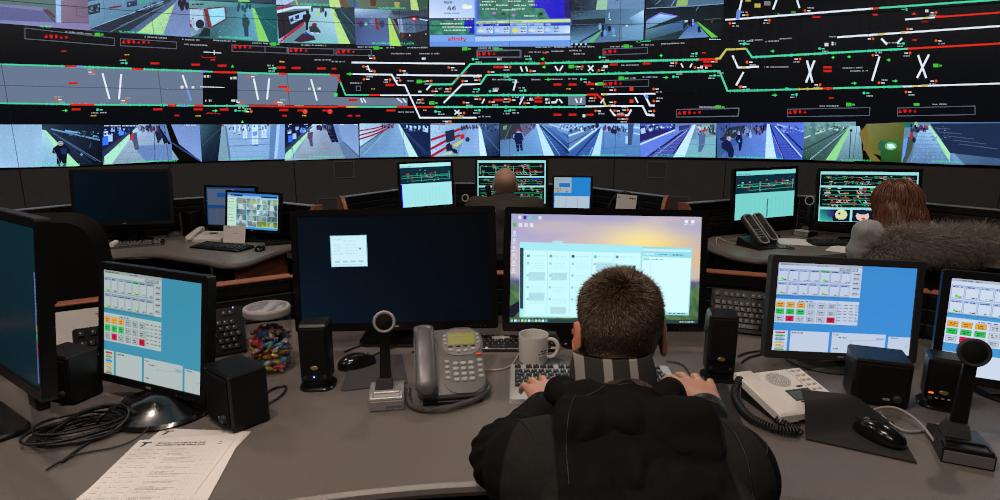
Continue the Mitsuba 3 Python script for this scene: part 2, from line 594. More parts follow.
# recessed downlights: the light of the room
for i, (x, y) in enumerate(CEILING_LAMPS):
    k = thing('ceiling_downlight', 'round recessed downlight with a warm lamp in the dark ceiling', 'light', 'ceiling downlights')
    prof = [(0.085, 0.0), (0.105, 0.0), (0.11, -0.006), (0.1, -0.012), (0.088, -0.008), (0.085, 0.0)]
    part('trim_ring', lathe(prof[::-1], 24), 'white_plastic', k, frame((x, y, CEIL_Z)))
    a = np.arange(24) * 2 * PI / 24
    v = np.vstack([[[0, 0, 0]], np.c_[0.085 * np.cos(a), 0.085 * np.sin(a), a * 0]]) + [x, y, CEIL_Z - 0.004]
    f = [[0, 1 + (j + 1) % 24, 1 + j] for j in range(24)]
    kk = key_of('diffuser', k)
    scene[kk] = mikit.ply(tm(v, f), 'white_plastic', False, emitter={'type': 'area', 'radiance': rgb(LAMP_RADIANCE)})

# ---------------------------------------------------------------- the video wall
vw = thing('video_wall', 'wide curved video wall of rear-lit displays with station cameras and a rail track diagram', 'video wall')
for row in range(3):
    for k in range(-5, 5):
        a = k * V_STEP
        z = V_BOTTOM + row * V_ROW
        kk = key_of('display_cube', vw)
        scene[kk] = mikit.ply(sector(a + 0.01, a + V_STEP - 0.01, VR, VR + 0.33, z + 0.001, z + V_ROW - 0.001, 8), 'black_plastic')


def on_wall(p, layer):
    p = np.asarray(p, float)
    x, y = (p[:, 0] - 500) / FOCAL, (250 - p[:, 1]) / FOCAL
    d = np.stack([x, CP + y * SP, -SP + y * CP], 1)
    R = VR - 0.004 - 0.002 * layer
    o = EYE[:2] - VC
    A = (d[:, :2] ** 2).sum(1)
    B = d[:, :2] @ o
    t = (-B + np.sqrt(B * B - A * (o @ o - R * R))) / A
    return EYE + d * t[:, None]


def wall_canvas():
    return Canvas(on_wall, cell=20)


GREEN, RED, WHITE, SLATE, BLUE, YEL = (70, 215, 165), (225, 40, 25), (225, 235, 245), (104, 120, 144), (110, 150, 235), (200, 190, 90)
ORG, LIME, CAP = (240, 85, 30), (60, 225, 90), (70, 235, 130)


def caption(c, x, y, w, h=1.35, slope=0.0, s='RL_313 SB Platform 2 01:45:21'):
    """Green caption under a camera picture."""
    v, _ = flat_text(s, h)
    c.z(0, 0, 1).text(s, x, y, h, CAP, slope, w / v[:, 0].max())


def lower_feeds():
    out = []

    def new(x0, y0, s):
        c = wall_canvas().z(x0, y0, s)
        c.layer, c.grain, c.sat = 3, 0.085, 1.18
        out.append(c)
        return c
    # 1: platform edge and a person with a backpack, dark tracks
    c = new(40, 120, 10)
    c.grad([(-420, 45), (20, 45), (20, 470), (-420, 478)], [(170, 190, 205)] * 4, rough=.15, seed=1)
    c.grad([(20, 45), (620, 45), (625, 450), (20, 470)], [(50, 62, 75), (16, 22, 32), (10, 15, 22), (60, 75, 95)], rough=.5, seed=2).up()
    c.grad([(20, 95), (40, 100), (400, 460), (20, 468)], [(200, 225, 215), (190, 220, 205), (180, 205, 215), (150, 185, 210)], rough=.12, seed=3).up()
    c.poly([(40, 100), (60, 105), (400, 460), (270, 463)], (190, 232, 178))
    c.line([(110, 90), (600, 200)], 16, (120, 150, 180)).line([(130, 130), (610, 420)], 8, (95, 115, 140)).line([(100, 130), (520, 440)], 12, (40, 52, 72)).line([(180, 170), (560, 410)], 5, (90, 110, 140)).up()
    c.line([(250, 105), (400, 130)], 14, (150, 185, 215)).line([(530, 155), (590, 170)], 14, (110, 160, 190)).line([(510, 230), (495, 280)], 10, (70, 85, 95)).dot(415, 345, 12, (150, 170, 185)).up()
    c.poly([(180, 245), (250, 240), (300, 290), (300, 330), (270, 340), (265, 450), (235, 465), (215, 405), (200, 465), (170, 450), (165, 340), (122, 330), (130, 280)], (14, 18, 30)).up()
    c.dot(205, 236, 30, (175, 150, 140), 22).dot(205, 226, 28, (200, 205, 205), 14).poly([(205, 285), (265, 280), (268, 340), (215, 345)], (40, 48, 85)).dot(235, 312, 10, (150, 160, 190))
    c.up().rungs((110, 130), (400, 458), (190, 165), (520, 445), 16, 5, (34, 44, 62)).fan(20, 60, [(20 + 40 * k, 468) for k in range(1, 6)], .5, 2, (150, 172, 192), .3)
    c.clutter(300, 110, 590, 170, 26, ((20, 26, 36), (70, 90, 110), (130, 150, 170)), 1, 26, 10, .0)
    caption(c, 30, 165.3, 50, slope=-.015)

    def corridor(x0, sc, seed):
        # people on a platform beside a white wall (the photograph shows this camera twice)
        c = new(x0, 120, 10)
        k = sc
        X = lambda *p: [(a * k, b) for a, b in p]  # noqa: E731
        c.grad(X((0, 40), (740, 40), (755, 380), (8, 405)), [(90, 100, 150), (150, 165, 195), (120, 135, 165), (175, 190, 190)], rough=.1, seed=seed).up()
        c.grad(X((285, 40), (480, 40), (610, 378), (110, 385)), [(215, 220, 240), (150, 150, 170), (135, 145, 155), (150, 155, 155)], 10, 8, .08, seed).up()
        c.grad(X((0, 40), (290, 40), (30, 270), (0, 300)), [(20, 22, 42), (30, 32, 60), (36, 38, 60), (30, 30, 50)], rough=.3, seed=seed).up()
        c.grad(X((0, 290), (270, 70), (300, 60), (10, 385)), [(50, 60, 80), (60, 66, 90), (90, 95, 120), (70, 80, 100)], rough=.2, seed=seed + 1)
        c.poly(X((10, 340), (285, 70), (300, 66), (60, 385), (10, 388)), (190, 230, 190)).up()
        for a, b, w, h, col in ((55, 120, 18, 20, (215, 220, 250)), (65, 190, 22, 34, (70, 120, 220)), (105, 165, 18, 28, (190, 200, 230)), (130, 85, 15, 16, (190, 200, 220)), (180, 110, 16, 22, (90, 140, 210)), (205, 105, 14, 18, (170, 190, 215))):
            c.poly(X((a - w, b - h), (a + w, b - h * 1.2), (a + w, b + h * .8), (a - w, b + h)), col)
        c.grad(X((490, 40), (740, 40), (745, 370), (590, 210)), [(150, 165, 195), (140, 155, 185), (165, 178, 205), (150, 165, 195)], rough=.06, seed=seed)
        c.poly(X((470, 40), (490, 40), (545, 225), (520, 220)), (24, 28, 50)).poly(X((430, 40), (475, 40), (525, 215), (480, 225), (440, 140)), (24, 26, 44))
        c.poly(X((500, 60), (550, 40), (580, 220), (545, 230)), (120, 140, 175)).up()
        c.poly(X((545, 235), (590, 215), (755, 378), (610, 380)), (112, 128, 150)).line(X((590, 215), (755, 372)), 10, (66, 80, 118)).up()
        c.poly(X((235, 125), (290, 120), (285, 190), (290, 265), (265, 265), (250, 200), (232, 170)), (80, 78, 96)).dot(250 * k, 112, 9, (40, 32, 32)).poly(X((235, 125), (268, 125), (262, 180), (234, 172)), (190, 50, 70))
        for a, b in ((340, 75), (370, 85), (405, 70), (425, 65), (440, 95)):
            c.dot(a * k, b, 16, (44, 44, 64), 26)
        for a in (50, 200, 330, 560, 700):
            c.z(x0, 120, 10).scrib(a * k, 50, 40, 11, (235, 240, 245), a)
        c.up().clutter(330, 55, 470, 90, 30, ((34, 36, 56), (60, 64, 90), (24, 26, 40), (130, 140, 165), (150, 60, 80), (90, 100, 140)), 5, 12, 34).clutter(10, 60, 240, 120, 34, ((150, 165, 200), (60, 90, 170), (24, 26, 48)), 6, 14, 14).rungs((330, 110), (60, 380), (470, 110), (600, 376), 7, 2.5, (140, 148, 166)).fan(540, 150, [(470, 378), (510, 378), (550, 378), (590, 377)], .6, 2, (150, 168, 196), .4)
        caption(c, x0 + 25 * k, 157.2 + (0 if x0 > 250 else 4.6), 36 * k, slope=0 if x0 > 250 else -.02)
        return c
    # 2: the same corridor, larger
    c = new(102, 120, 10)
    c.grad([(0, 48), (600, 44), (590, 415), (10, 447)], [(90, 105, 150), (130, 145, 175), (150, 165, 190), (170, 190, 190)], rough=.1, seed=4).up()
    c.grad([(330, 45), (530, 45), (770, 400), (60, 440)], [(220, 225, 240), (160, 165, 190), (140, 160, 170), (150, 160, 160)], 12, 8, .08, 4).up()
    c.grad([(0, 48), (370, 45), (40, 290), (0, 330)], [(20, 24, 48), (32, 36, 66), (40, 44, 66), (30, 32, 52)], rough=.35, seed=5).up()
    c.grad([(0, 310), (330, 75), (370, 60), (15, 440)], [(40, 48, 66), (56, 62, 88), (90, 95, 120), (60, 72, 95)], rough=.2, seed=6)
    c.poly([(20, 370), (345, 75), (360, 72), (100, 438), (22, 445)], (196, 234, 196)).up()
    for a, b, w, h, cc in ((40, 140, 22, 25, (220, 225, 250)), (35, 215, 30, 40, (70, 120, 225)), (82, 185, 24, 34, (190, 205, 235)), (110, 100, 20, 22, (160, 180, 210)), (195, 130, 24, 25, (90, 150, 220)), (170, 90, 18, 14, (190, 200, 220))):
        c.poly([(a - w, b - h), (a + w, b - h * 1.2), (a + w, b + h * .8), (a - w, b + h)], cc)
    c.poly([(560, 45), (640, 45), (700, 250), (700, 400), (690, 410), (440, 415), (310, 260), (690, 240)], (118, 136, 172))
    c.grad([(690, 45), (975, 45), (1000, 420), (770, 240)], [(140, 155, 190), (130, 145, 180), (150, 165, 200), (140, 155, 190)], rough=.06, seed=7)
    c.poly([(560, 45), (630, 45), (650, 230), (620, 240)], (24, 28, 46)).poly([(540, 60), (585, 60), (600, 180), (560, 240), (530, 130)], (28, 28, 44))
    c.line([(655, 200), (985, 410)], 14, (60, 74, 116)).up()
    c.poly([(290, 140), (345, 120), (360, 220), (370, 290), (330, 298), (310, 220), (285, 190)], (84, 84, 104)).poly([(280, 140), (325, 130), (322, 205), (278, 200)], (205, 55, 75)).dot(295, 125, 14, (50, 40, 40))
    for a, b in ((380, 80), (410, 95), (450, 78), (480, 70), (560, 100), (580, 150)):
        c.dot(a, b, 20, (40, 42, 66), 28)
    c.scrib(20, 62, 330, 12, (220, 228, 235), 3).scrib(820, 58, 120, 12, (220, 228, 235), 4)
    c.line([(520, 50), (530, 420)], 7, (60, 66, 80))
    c.up().clutter(370, 70, 560, 105, 40, ((34, 36, 56), (60, 64, 90), (24, 26, 40), (130, 140, 165), (150, 60, 80), (90, 100, 140)), 2, 16, 40).clutter(10, 80, 300, 150, 40, ((150, 165, 200), (60, 90, 170), (24, 26, 48)), 3, 18, 16).fan(450, 60, [(120, 438), (240, 434), (560, 425), (680, 420)], .6, 2.2, (120, 132, 150), .3).fan(640, 150, [(480, 415), (530, 413), (580, 412), (630, 412)], .8, 2.5, (150, 168, 196), .35).rungs((420, 110), (90, 436), (520, 110), (720, 418), 7, 3, (140, 148, 166))
    caption(c, 131, 162.3, 46, slope=-.02)
    # 3: dark tracks and columns
    c = new(200, 120, 10)
    c.grad([(-5, 45), (230, 45), (180, 410), (10, 420)], [(70, 100, 110), (30, 40, 50), (16, 22, 36), (20, 26, 40)], rough=.3, seed=8).up()
    c.line([(200, 90), (20, 260)], 8, (60, 75, 95)).line([(210, 120), (100, 400)], 8, (34, 44, 62))
    c.grad([(220, 45), (850, 42), (848, 390), (180, 410)], [(180, 195, 215), (160, 185, 215), (140, 165, 195), (155, 175, 195)], 10, 8, .08, 9).up()
    c.poly([(225, 60), (250, 60), (290, 405), (180, 410)], (140, 165, 165)).poly([(250, 60), (265, 60), (310, 400), (290, 405)], (100, 120, 150))
    for x, y0, y1, w in ((345, 48, 130, 22), (395, 50, 145, 18), (450, 48, 190, 45), (550, 48, 255, 62), (640, 48, 185, 50)):
        c.poly([(x - w / 2, y0), (x + w / 2, y0), (x + w / 2, y1), (x - w / 2, y1)], (225, 235, 245)).up()
        c.line([(x - w / 2, y1), (x + w / 2, y1)], 10, (90, 105, 130)).line([(x, y0 + 60), (x, y1 - 10)], 5, (150, 165, 190))
    c.line([(260, 190), (750, 185)], 8, (120, 140, 170)).line([(285, 262), (710, 240)], 8, (105, 130, 165))
    c.poly([(705, 45), (770, 45), (750, 390), (690, 392)], (110, 135, 165)).poly([(770, 45), (800, 45), (770, 385), (740, 390)], (190, 210, 235)).poly([(800, 45), (850, 45), (848, 388), (780, 388)], (140, 165, 200))
    c.poly([(530, 120), (575, 110), (570, 150), (532, 160)], (120, 150, 225)).dot(230, 55, 10, (170, 50, 90)).dot(680, 50, 12, (150, 40, 70)).dot(790, 55, 12, (150, 40, 80))
    c.up().clutter(280, 60, 680, 100, 34, ((190, 205, 225), (90, 110, 140), (120, 140, 170), (60, 70, 100)), 4, 14, 40).rungs((270, 120), (190, 405), (690, 120), (700, 392), 8, 3, (128, 150, 182)).fan(300, 60, [(250, 402), (380, 400), (520, 398), (620, 396)], .4, 1.6, (130, 152, 184), .4)
    caption(c, 225, 159.4, 38, slope=-.01)
    # 4
    c = corridor(284, 1.0, 10)
    # 5: red stripes, platform, tracks
    c = new(350, 120, 10)
    c.grad([(95, 35), (805, 34), (805, 368), (100, 375)], [(170, 195, 200), (60, 75, 110), (20, 28, 50), (120, 150, 180)], rough=.08, seed=11).up()
    c.grad([(400, 50), (480, 35), (680, 368), (100, 375)], [(130, 155, 180), (150, 175, 200), (150, 175, 205), (120, 150, 180)], 10, 8, .1, 12)
    c.grad([(95, 35), (400, 35), (360, 85), (98, 275)], [(200, 220, 225), (160, 180, 190), (150, 165, 180), (215, 232, 238)], rough=.05, seed=13).up()
    for a, b, w in ((105, 50, 12), (150, 65, 14), (190, 85, 15)):
        c.line([(95, a + 3), (250, (a + b) / 2 + 5), (400, b - 10)], w, (165, 35, 62))
    c.line([(95, 275), (390, 75)], 8, (50, 62, 85)).line([(130, 350), (330, 150)], 10, (150, 175, 195))
    c.poly([(480, 40), (495, 40), (680, 368), (590, 370)], (215, 236, 222)).poly([(495, 38), (803, 36), (805, 366), (690, 368)], (26, 38, 68)).up()
    c.line([(560, 120), (800, 350)], 8, (50, 66, 110)).line([(530, 100), (760, 340)], 6, (62, 82, 120))
    for x, y, w, h in ((755, 90, 28, 36), (695, 80, 14, 26), (650, 75, 12, 18), (610, 80, 12, 26), (570, 62, 10, 14)):
        c.poly([(x - w, y - h), (x + w, y - h * .8), (x + w * .9, y + h), (x - w * .9, y + h * .7)], (195, 215, 235))
    for x, y, cc in ((340, 60, (150, 40, 60)), (380, 75, (40, 40, 60)), (415, 65, (150, 30, 50)), (400, 50, (60, 70, 100))):
        c.dot(x, y, 11, cc)
    c.up().clutter(320, 45, 440, 75, 26, ((34, 36, 56), (60, 64, 90), (24, 26, 40), (130, 140, 165), (150, 60, 80), (90, 100, 140)), 7, 10, 22).rungs((400, 80), (120, 368), (480, 80), (600, 366), 9, 2.5, (120, 145, 172)).fan(450, 40, [(200, 370), (320, 369), (440, 368), (520, 368)], .4, 1.5, (122, 146, 174), .3).clutter(520, 60, 790, 110, 30, ((20, 28, 52), (90, 110, 150), (170, 190, 215)), 8, 12, 20)
    caption(c, 381, 155.6, 29)
    # 6: benches and red striped wall
    c = new(425, 120, 10)
    c.grad([(52, 34), (745, 32), (742, 360), (60, 366)], [(190, 215, 230), (120, 140, 170), (20, 30, 52), (200, 220, 235)], 10, 8, .06, 14).up()
    c.grad([(440, 50), (535, 50), (540, 358), (330, 360)], [(150, 170, 200), (160, 180, 210), (160, 185, 215), (150, 175, 205)], rough=.08, seed=15).up()
    for a, b in ((185, 80), (275, 140), (350, 210)):
        c.line([(58, a + 15), (205, b + 70), (350, b + 10)], 24, (178, 36, 58))
    c.poly([(535, 60), (555, 60), (620, 358), (545, 358)], (232, 240, 236)).grad([(540, 34), (745, 34), (742, 356), (622, 358)], [(90, 110, 140), (60, 80, 110), (24, 36, 60), (30, 44, 74)], rough=.25, seed=16).up()
    c.line([(570, 110), (740, 310)], 8, (85, 105, 135)).poly([(200, 115), (290, 92), (300, 200), (215, 230)], (34, 44, 66)).poly([(265, 250), (380, 190), (385, 215), (310, 275)], (195, 200, 150)).poly([(190, 330), (280, 310), (265, 345), (170, 350)], (205, 210, 170)).up()
    c.poly([(210, 250), (245, 225), (275, 280), (320, 300), (330, 338), (290, 330), (260, 305), (215, 315)], (28, 32, 60)).poly([(350, 150), (385, 140), (400, 175), (360, 195)], (205, 40, 62)).dot(425, 195, 22, (40, 46, 72), 26).dot(370, 85, 18, (50, 55, 80), 22).dot(400, 78, 16, (60, 66, 90), 20)
    for x, y in ((455, 75), (480, 70), (500, 68), (515, 70)):
        c.dot(x, y, 9, (60, 68, 95), 18)
    c.line([(52, 40), (200, 44)], 10, (160, 60, 70))
    c.up().clutter(360, 50, 530, 85, 34, ((34, 36, 56), (60, 64, 90), (24, 26, 40), (130, 140, 165), (150, 60, 80), (90, 100, 140)), 9, 10, 26).rungs((450, 100), (340, 358), (535, 100), (540, 358), 9, 2.5, (140, 160, 188)).clutter(560, 40, 735, 110, 30, ((30, 44, 70), (80, 100, 130), (120, 140, 165)), 10, 14, 30)
    caption(c, 452, 155.4, 28)
    # 7: person in a cap beside a stairway, tracks
    c = new(500, 120, 10)
    c.grad([(0, 38), (690, 34), (690, 358), (0, 362)], [(60, 62, 66), (180, 205, 235), (40, 66, 120), (110, 140, 165)], 8, 6, .1, 17).up()
    c.grad([(0, 200), (370, 60), (440, 355), (0, 362)], [(90, 110, 135), (150, 180, 215), (130, 165, 205), (100, 130, 160)], 8, 6, .1, 18)
    c.poly([(0, 38), (200, 36), (240, 180), (50, 195), (0, 200)], (58, 58, 62)).poly([(195, 38), (330, 36), (330, 90), (240, 175)], (110, 100, 120)).up()
    c.line([(110, 50), (50, 190)], 10, (90, 110, 105)).poly([(30, 60), (75, 55), (60, 95), (30, 95)], (110, 165, 120)).dot(340, 65, 14, (60, 50, 110), 26)
    c.poly([(360, 40), (385, 40), (545, 355), (440, 357)], (215, 235, 250)).grad([(385, 38), (690, 150), (690, 330), (545, 355)], [(90, 120, 165), (70, 95, 145), (38, 60, 110), (60, 90, 140)], rough=.15, seed=19).up()
    c.line([(395, 50), (688, 325)], 12, (24, 36, 66)).line([(420, 50), (688, 300)], 6, (150, 180, 215)).line([(430, 110), (600, 350)], 6, (170, 200, 230)).line([(490, 40), (690, 105)], 12, (190, 215, 240)).line([(520, 75), (690, 215)], 40, (92, 122, 170))
    c.poly([(155, 130), (215, 130), (240, 180), (222, 215), (230, 305), (205, 305), (195, 235), (190, 315), (170, 315), (150, 205), (130, 185)], (24, 28, 62)).dot(182, 105, 17, (205, 40, 78), 14).poly([(165, 115), (205, 115), (205, 132), (165, 132)], (120, 190, 235)).poly([(130, 150), (150, 140), (150, 190), (132, 190)], (150, 190, 235)).poly([(220, 140), (240, 165), (240, 185), (222, 185)], (150, 190, 235))
    c.up().rungs((380, 60), (560, 356), (420, 60), (680, 345), 16, 3, (36, 56, 100)).clutter(600, 45, 690, 85, 22, ((190, 210, 235), (60, 80, 120), (40, 46, 70)), 11, 14, 18).clutter(250, 45, 345, 90, 14, ((70, 60, 80), (120, 120, 150), (40, 40, 60)), 12, 14, 34).rungs((300, 120), (20, 358), (380, 120), (440, 352), 8, 2.5, (110, 140, 175))
    caption(c, 513, 155.6, 29)
    # 8: tracks and platform with a column
    c = new(560, 120, 10)
    c.grad([(80, 36), (800, 36), (798, 366), (82, 360)], [(170, 200, 235), (170, 195, 230), (90, 125, 165), (80, 115, 170)], 8, 6, .08, 20).up()
    c.poly([(80, 110), (370, 45), (350, 100), (80, 330)], (110, 135, 170)).poly([(82, 330), (420, 60), (310, 358), (82, 358)], (70, 100, 155))
    c.grad([(430, 80), (800, 90), (798, 366), (400, 362)], [(120, 150, 190), (130, 160, 200), (95, 130, 170), (90, 125, 170)], 8, 6, .06, 21).up()
    c.line([(80, 305), (365, 90)], 18, (215, 235, 245)).line([(82, 160), (240, 105)], 16, (210, 232, 240)).line([(82, 240), (330, 110)], 8, (50, 62, 88)).line([(160, 358), (400, 90)], 12, (24, 34, 62)).line([(215, 358), (405, 85)], 8, (80, 115, 165)).line([(290, 355), (330, 270)], 10, (160, 195, 235))
    c.poly([(405, 85), (432, 80), (400, 358), (312, 360)], (210, 232, 248)).up()
    for x, y in ((110, 110), (160, 95), (210, 85), (250, 95), (290, 80), (330, 70)):
        c.poly([(x - 14, y - 20), (x + 14, y - 24), (x + 14, y + 12), (x - 14, y + 16)], (50, 56, 84))
    c.poly([(680, 38), (740, 38), (715, 250), (680, 250)], (70, 82, 110)).line([(600, 80), (680, 115)], 14, (210, 228, 245)).line([(735, 70), (800, 80)], 16, (210, 228, 245)).line([(735, 130), (800, 145)], 14, (200, 222, 240)).poly([(655, 160), (680, 160), (680, 235), (652, 235)], (200, 222, 245))
    for x, y, cc in ((445, 90, (110, 45, 80)), (490, 85, (90, 45, 90)), (525, 110, (30, 34, 60)), (550, 120, (34, 38, 64)), (370, 55, (40, 34, 60)), (590, 150, (110, 130, 160))):
        c.dot(x, y, 20, cc, 26)
    c.line([(435, 100), (440, 362)], 6, (70, 100, 140)).line([(420, 285), (790, 262)], 5, (75, 108, 150))
    c.up().rungs((370, 100), (200, 356), (405, 100), (300, 356), 16, 3, (46, 66, 110)).clutter(440, 60, 660, 110, 44, ((34, 36, 56), (60, 64, 90), (24, 26, 40), (130, 140, 165), (150, 60, 80), (90, 100, 140)), 13, 14, 34).clutter(90, 50, 360, 110, 44, ((200, 215, 235), (60, 70, 100), (120, 140, 170)), 14, 16, 18).rungs((440, 130), (410, 360), (780, 130), (795, 362), 8, 2.5, (100, 130, 172))
    caption(c, 582, 155.7, 43)
    # 9: tracks with a standing person in a red top
    c = new(635, 120, 10)
    c.grad([(50, 36), (815, 32), (805, 376), (52, 368)], [(90, 85, 170), (150, 165, 160), (125, 165, 160), (120, 135, 210)], 8, 6, .1, 22).up()
    c.poly([(50, 60), (400, 40), (410, 95), (50, 220)], (46, 40, 92)).poly([(50, 240), (400, 95), (470, 110), (120, 368), (52, 368)], (118, 132, 205)).poly([(480, 110), (580, 60), (395, 370), (120, 370)], (98, 102, 165)).up()
    c.line([(52, 245), (180, 190), (290, 145), (400, 100)], 16, (220, 230, 250)).line([(125, 368), (480, 115)], 16, (22, 24, 62)).line([(185, 370), (520, 105)], 7, (190, 200, 240)).line([(365, 360), (570, 75)], 12, (24, 26, 60)).poly([(580, 45), (610, 45), (500, 368), (380, 372)], (226, 238, 255))
    for k in range(7):
        c.line([(230 + 26 * k, 350 - 30 * k), (350 + 24 * k, 355 - 36 * k)], 7, (60, 64, 120))
    c.poly([(540, 200), (805, 160), (805, 376), (510, 370)], (140, 180, 180)).up()
    c.poly([(55, 90), (100, 75), (105, 130), (60, 140)], (200, 210, 245)).dot(155, 95, 20, (210, 215, 250)).poly([(290, 50), (345, 42), (350, 90), (300, 100)], (70, 60, 190)).poly([(400, 65), (440, 60), (440, 120), (400, 120)], (130, 150, 200)).poly([(430, 60), (560, 45), (540, 80), (440, 110)], (60, 62, 110))
    c.poly([(635, 115), (710, 115), (695, 250), (660, 320), (630, 318), (640, 220)], (95, 108, 135)).poly([(610, 60), (725, 60), (715, 92), (650, 95)], (185, 215, 200)).poly([(620, 50), (645, 55), (640, 70), (615, 68)], (185, 40, 70)).poly([(632, 90), (720, 92), (718, 116), (634, 114)], (214, 34, 64)).poly([(735, 50), (790, 45), (810, 150), (740, 140)], (60, 68, 76)).line([(735, 130), (805, 140)], 8, (190, 180, 110)).poly([(612, 110), (640, 115), (632, 280), (618, 280)], (130, 160, 200))
    c.line([(540, 240), (805, 250)], 7, (110, 150, 160))
    c.up().rungs((490, 100), (130, 368), (545, 90), (390, 368), 22, 3, (66, 70, 128)).clutter(60, 45, 420, 90, 60, ((210, 215, 250), (60, 56, 130), (110, 110, 190), (60, 140, 160)), 15, 16, 18).clutter(620, 50, 800, 140, 36, ((60, 70, 80), (150, 180, 170), (110, 130, 150), (190, 200, 190)), 16, 16, 30).clutter(60, 270, 420, 350, 60, ((100, 112, 190), (140, 152, 215)), 17, 14, 8)
    caption(c, 655, 156, 44)
    # 10: people waiting, tracks
    c = new(705, 120, 10)
    c.grad([(118, 30), (1000, 24), (975, 398), (118, 378)], [(70, 80, 130), (120, 140, 220), (60, 80, 170), (70, 100, 130)], 8, 6, .12, 23).up()
    c.grad([(440, 160), (630, 60), (600, 385), (118, 378)], [(100, 120, 180), (130, 155, 220), (110, 140, 200), (80, 105, 140)], 8, 6, .08, 24).poly([(640, 40), (990, 110), (970, 395), (710, 388)], (82, 100, 180)).up()
    c.poly([(225, 80), (330, 60), (430, 55), (290, 180), (170, 190)], (46, 54, 54)).poly([(620, 40), (645, 40), (715, 388), (600, 385)], (222, 235, 252)).line([(650, 50), (790, 390)], 12, (36, 36, 92)).line([(690, 160), (785, 388)], 9, (225, 190, 220)).line([(700, 60), (968, 370)], 12, (215, 225, 255)).line([(690, 70), (950, 375)], 7, (36, 40, 90)).line([(740, 60), (975, 300)], 16, (30, 36, 84)).up()
    for k in range(8):
        c.line([(740 + 6 * k, 240 + 18 * k), (850 + 12 * k, 240 + 18 * k)], 6, (60, 74, 150))
    c.line([(720, 45), (985, 110)], 14, (170, 190, 225))
    c.poly([(165, 230), (215, 195), (260, 225), (290, 300), (285, 375), (235, 375), (225, 320), (165, 280)], (26, 30, 64)).dot(240, 185, 24, (190, 175, 185)).dot(180, 190, 30, (36, 38, 60), 22).poly([(320, 150), (365, 145), (375, 210), (360, 300), (340, 312), (335, 240), (300, 200)], (22, 26, 64)).dot(340, 130, 20, (180, 170, 190)).poly([(325, 195), (368, 195), (365, 222), (325, 222)], (70, 200, 180))
    for x, y, cc in ((360, 100, (40, 44, 80)), (435, 120, (60, 50, 80)), (455, 140, (180, 195, 235)), (485, 85, (90, 100, 150)), (515, 90, (60, 40, 84)), (545, 100, (50, 36, 90)), (600, 65, (50, 60, 130)), (390, 150, (110, 120, 160))):
        c.dot(x, y, 18, cc, 44)
    c.up().clutter(380, 70, 610, 130, 60, ((34, 36, 56), (60, 64, 90), (24, 26, 40), (130, 140, 165), (150, 60, 80), (90, 100, 140)), 18, 14, 46).rungs((660, 60), (740, 388), (700, 60), (960, 385), 20, 3, (56, 66, 140)).clutter(760, 60, 970, 130, 40, ((150, 165, 210), (70, 80, 160), (110, 120, 190)), 19, 16, 20).clutter(150, 60, 420, 140, 40, ((60, 70, 90), (100, 110, 150), (34, 40, 44)), 20, 18, 26).rungs((440, 160), (290, 382), (600, 140), (610, 384), 8, 2.5, (100, 124, 186))
    caption(c, 733, 157.6, 50, slope=.03)
    # 11: platform with a blurred brown lens smear
    c = new(780, 120, 10)
    c.grad([(238, 22), (760, 18), (740, 420), (225, 395)], [(130, 160, 150), (140, 165, 165), (90, 115, 110), (56, 86, 74)], 8, 6, .12, 25).up()
    c.grad([(240, 180), (680, 60), (480, 400), (225, 395)], [(100, 125, 115), (110, 135, 135), (66, 92, 84), (40, 66, 56)], 8, 6, .2, 26).grad([(700, 60), (800, 60), (830, 410), (560, 403)], [(190, 215, 220), (180, 205, 210), (90, 115, 115), (110, 130, 135)], 8, 6, .1, 27).up()
    c.line([(300, 395), (640, 120)], 9, (170, 195, 195)).line([(240, 180), (570, 60)], 14, (195, 215, 170)).line([(230, 300), (660, 80)], 14, (50, 70, 64)).line([(420, 330), (660, 110)], 8, (52, 72, 66)).poly([(700, 55), (712, 58), (560, 403), (455, 402)], (165, 215, 140)).up()
    for x, w in ((330, 50), (470, 34), (540, 20)):
        c.poly([(x - w / 2, 25), (x + w / 2, 24), (x + w / 2 - 4, 215 - (x - 330) * .45), (x - w / 2 + 4, 210 - (x - 330) * .45)], (96, 128, 128))
    c.line([(710, 105), (692, 402)], 8, (30, 38, 40)).dot(710, 105, 14, (30, 36, 38)).up()
    c.grad([(860, 40), (1250, 22), (1210, 425), (830, 300)], [(130, 125, 80), (110, 100, 50), (60, 84, 30), (130, 108, 50)], 10, 8, .12, 28)
    c.poly([(790, 130), (870, 40), (900, 300), (1010, 415), (910, 412), (850, 300)], (128, 106, 54)).up()
    c.grad([(1000, 205), (1225, 200), (1210, 424), (1010, 415)], [(44, 96, 66), (90, 104, 50), (40, 70, 24), (40, 80, 36)], 8, 8, .2, 29).poly([(980, 240), (1010, 200), (1040, 250), (1030, 310), (985, 300)], (46, 92, 66)).up()
    c.dot(1108, 262, 62, (120, 170, 110), 42).up().dot(1108, 262, 42, (190, 228, 190), 27).up().poly([(1070, 240), (1110, 238), (1160, 275), (1100, 285)], (240, 255, 245))
    c.up().clutter(250, 50, 640, 120, 50, ((180, 200, 190), (90, 120, 110), (60, 84, 76)), 21, 20, 16).rungs((600, 130), (300, 398), (650, 115), (430, 398), 18, 3, (50, 74, 66)).rungs((715, 120), (590, 402), (780, 120), (820, 406), 10, 2.5, (120, 142, 146)).clutter(240, 250, 480, 380, 40, ((60, 90, 80), (90, 120, 108)), 22, 16, 7)
    caption(c, 841, 160.6, 30, slope=.02)
    # 12: brick platform, people and a tram-like edge
    c = new(850, 120, 10)
    c.grad([(545, 22), (2000, 18), (2000, 470), (510, 425)], [(120, 150, 165), (60, 80, 110), (50, 70, 100), (110, 130, 150)], 8, 6, .1, 30).up()
    c.grad([(700, 60), (790, 60), (1150, 450), (600, 428)], [(190, 215, 240), (190, 215, 240), (110, 135, 160), (100, 125, 150)], 10, 10, .15, 31).poly([(545, 22), (640, 22), (640, 75), (545, 75)], (34, 110, 96)).up()
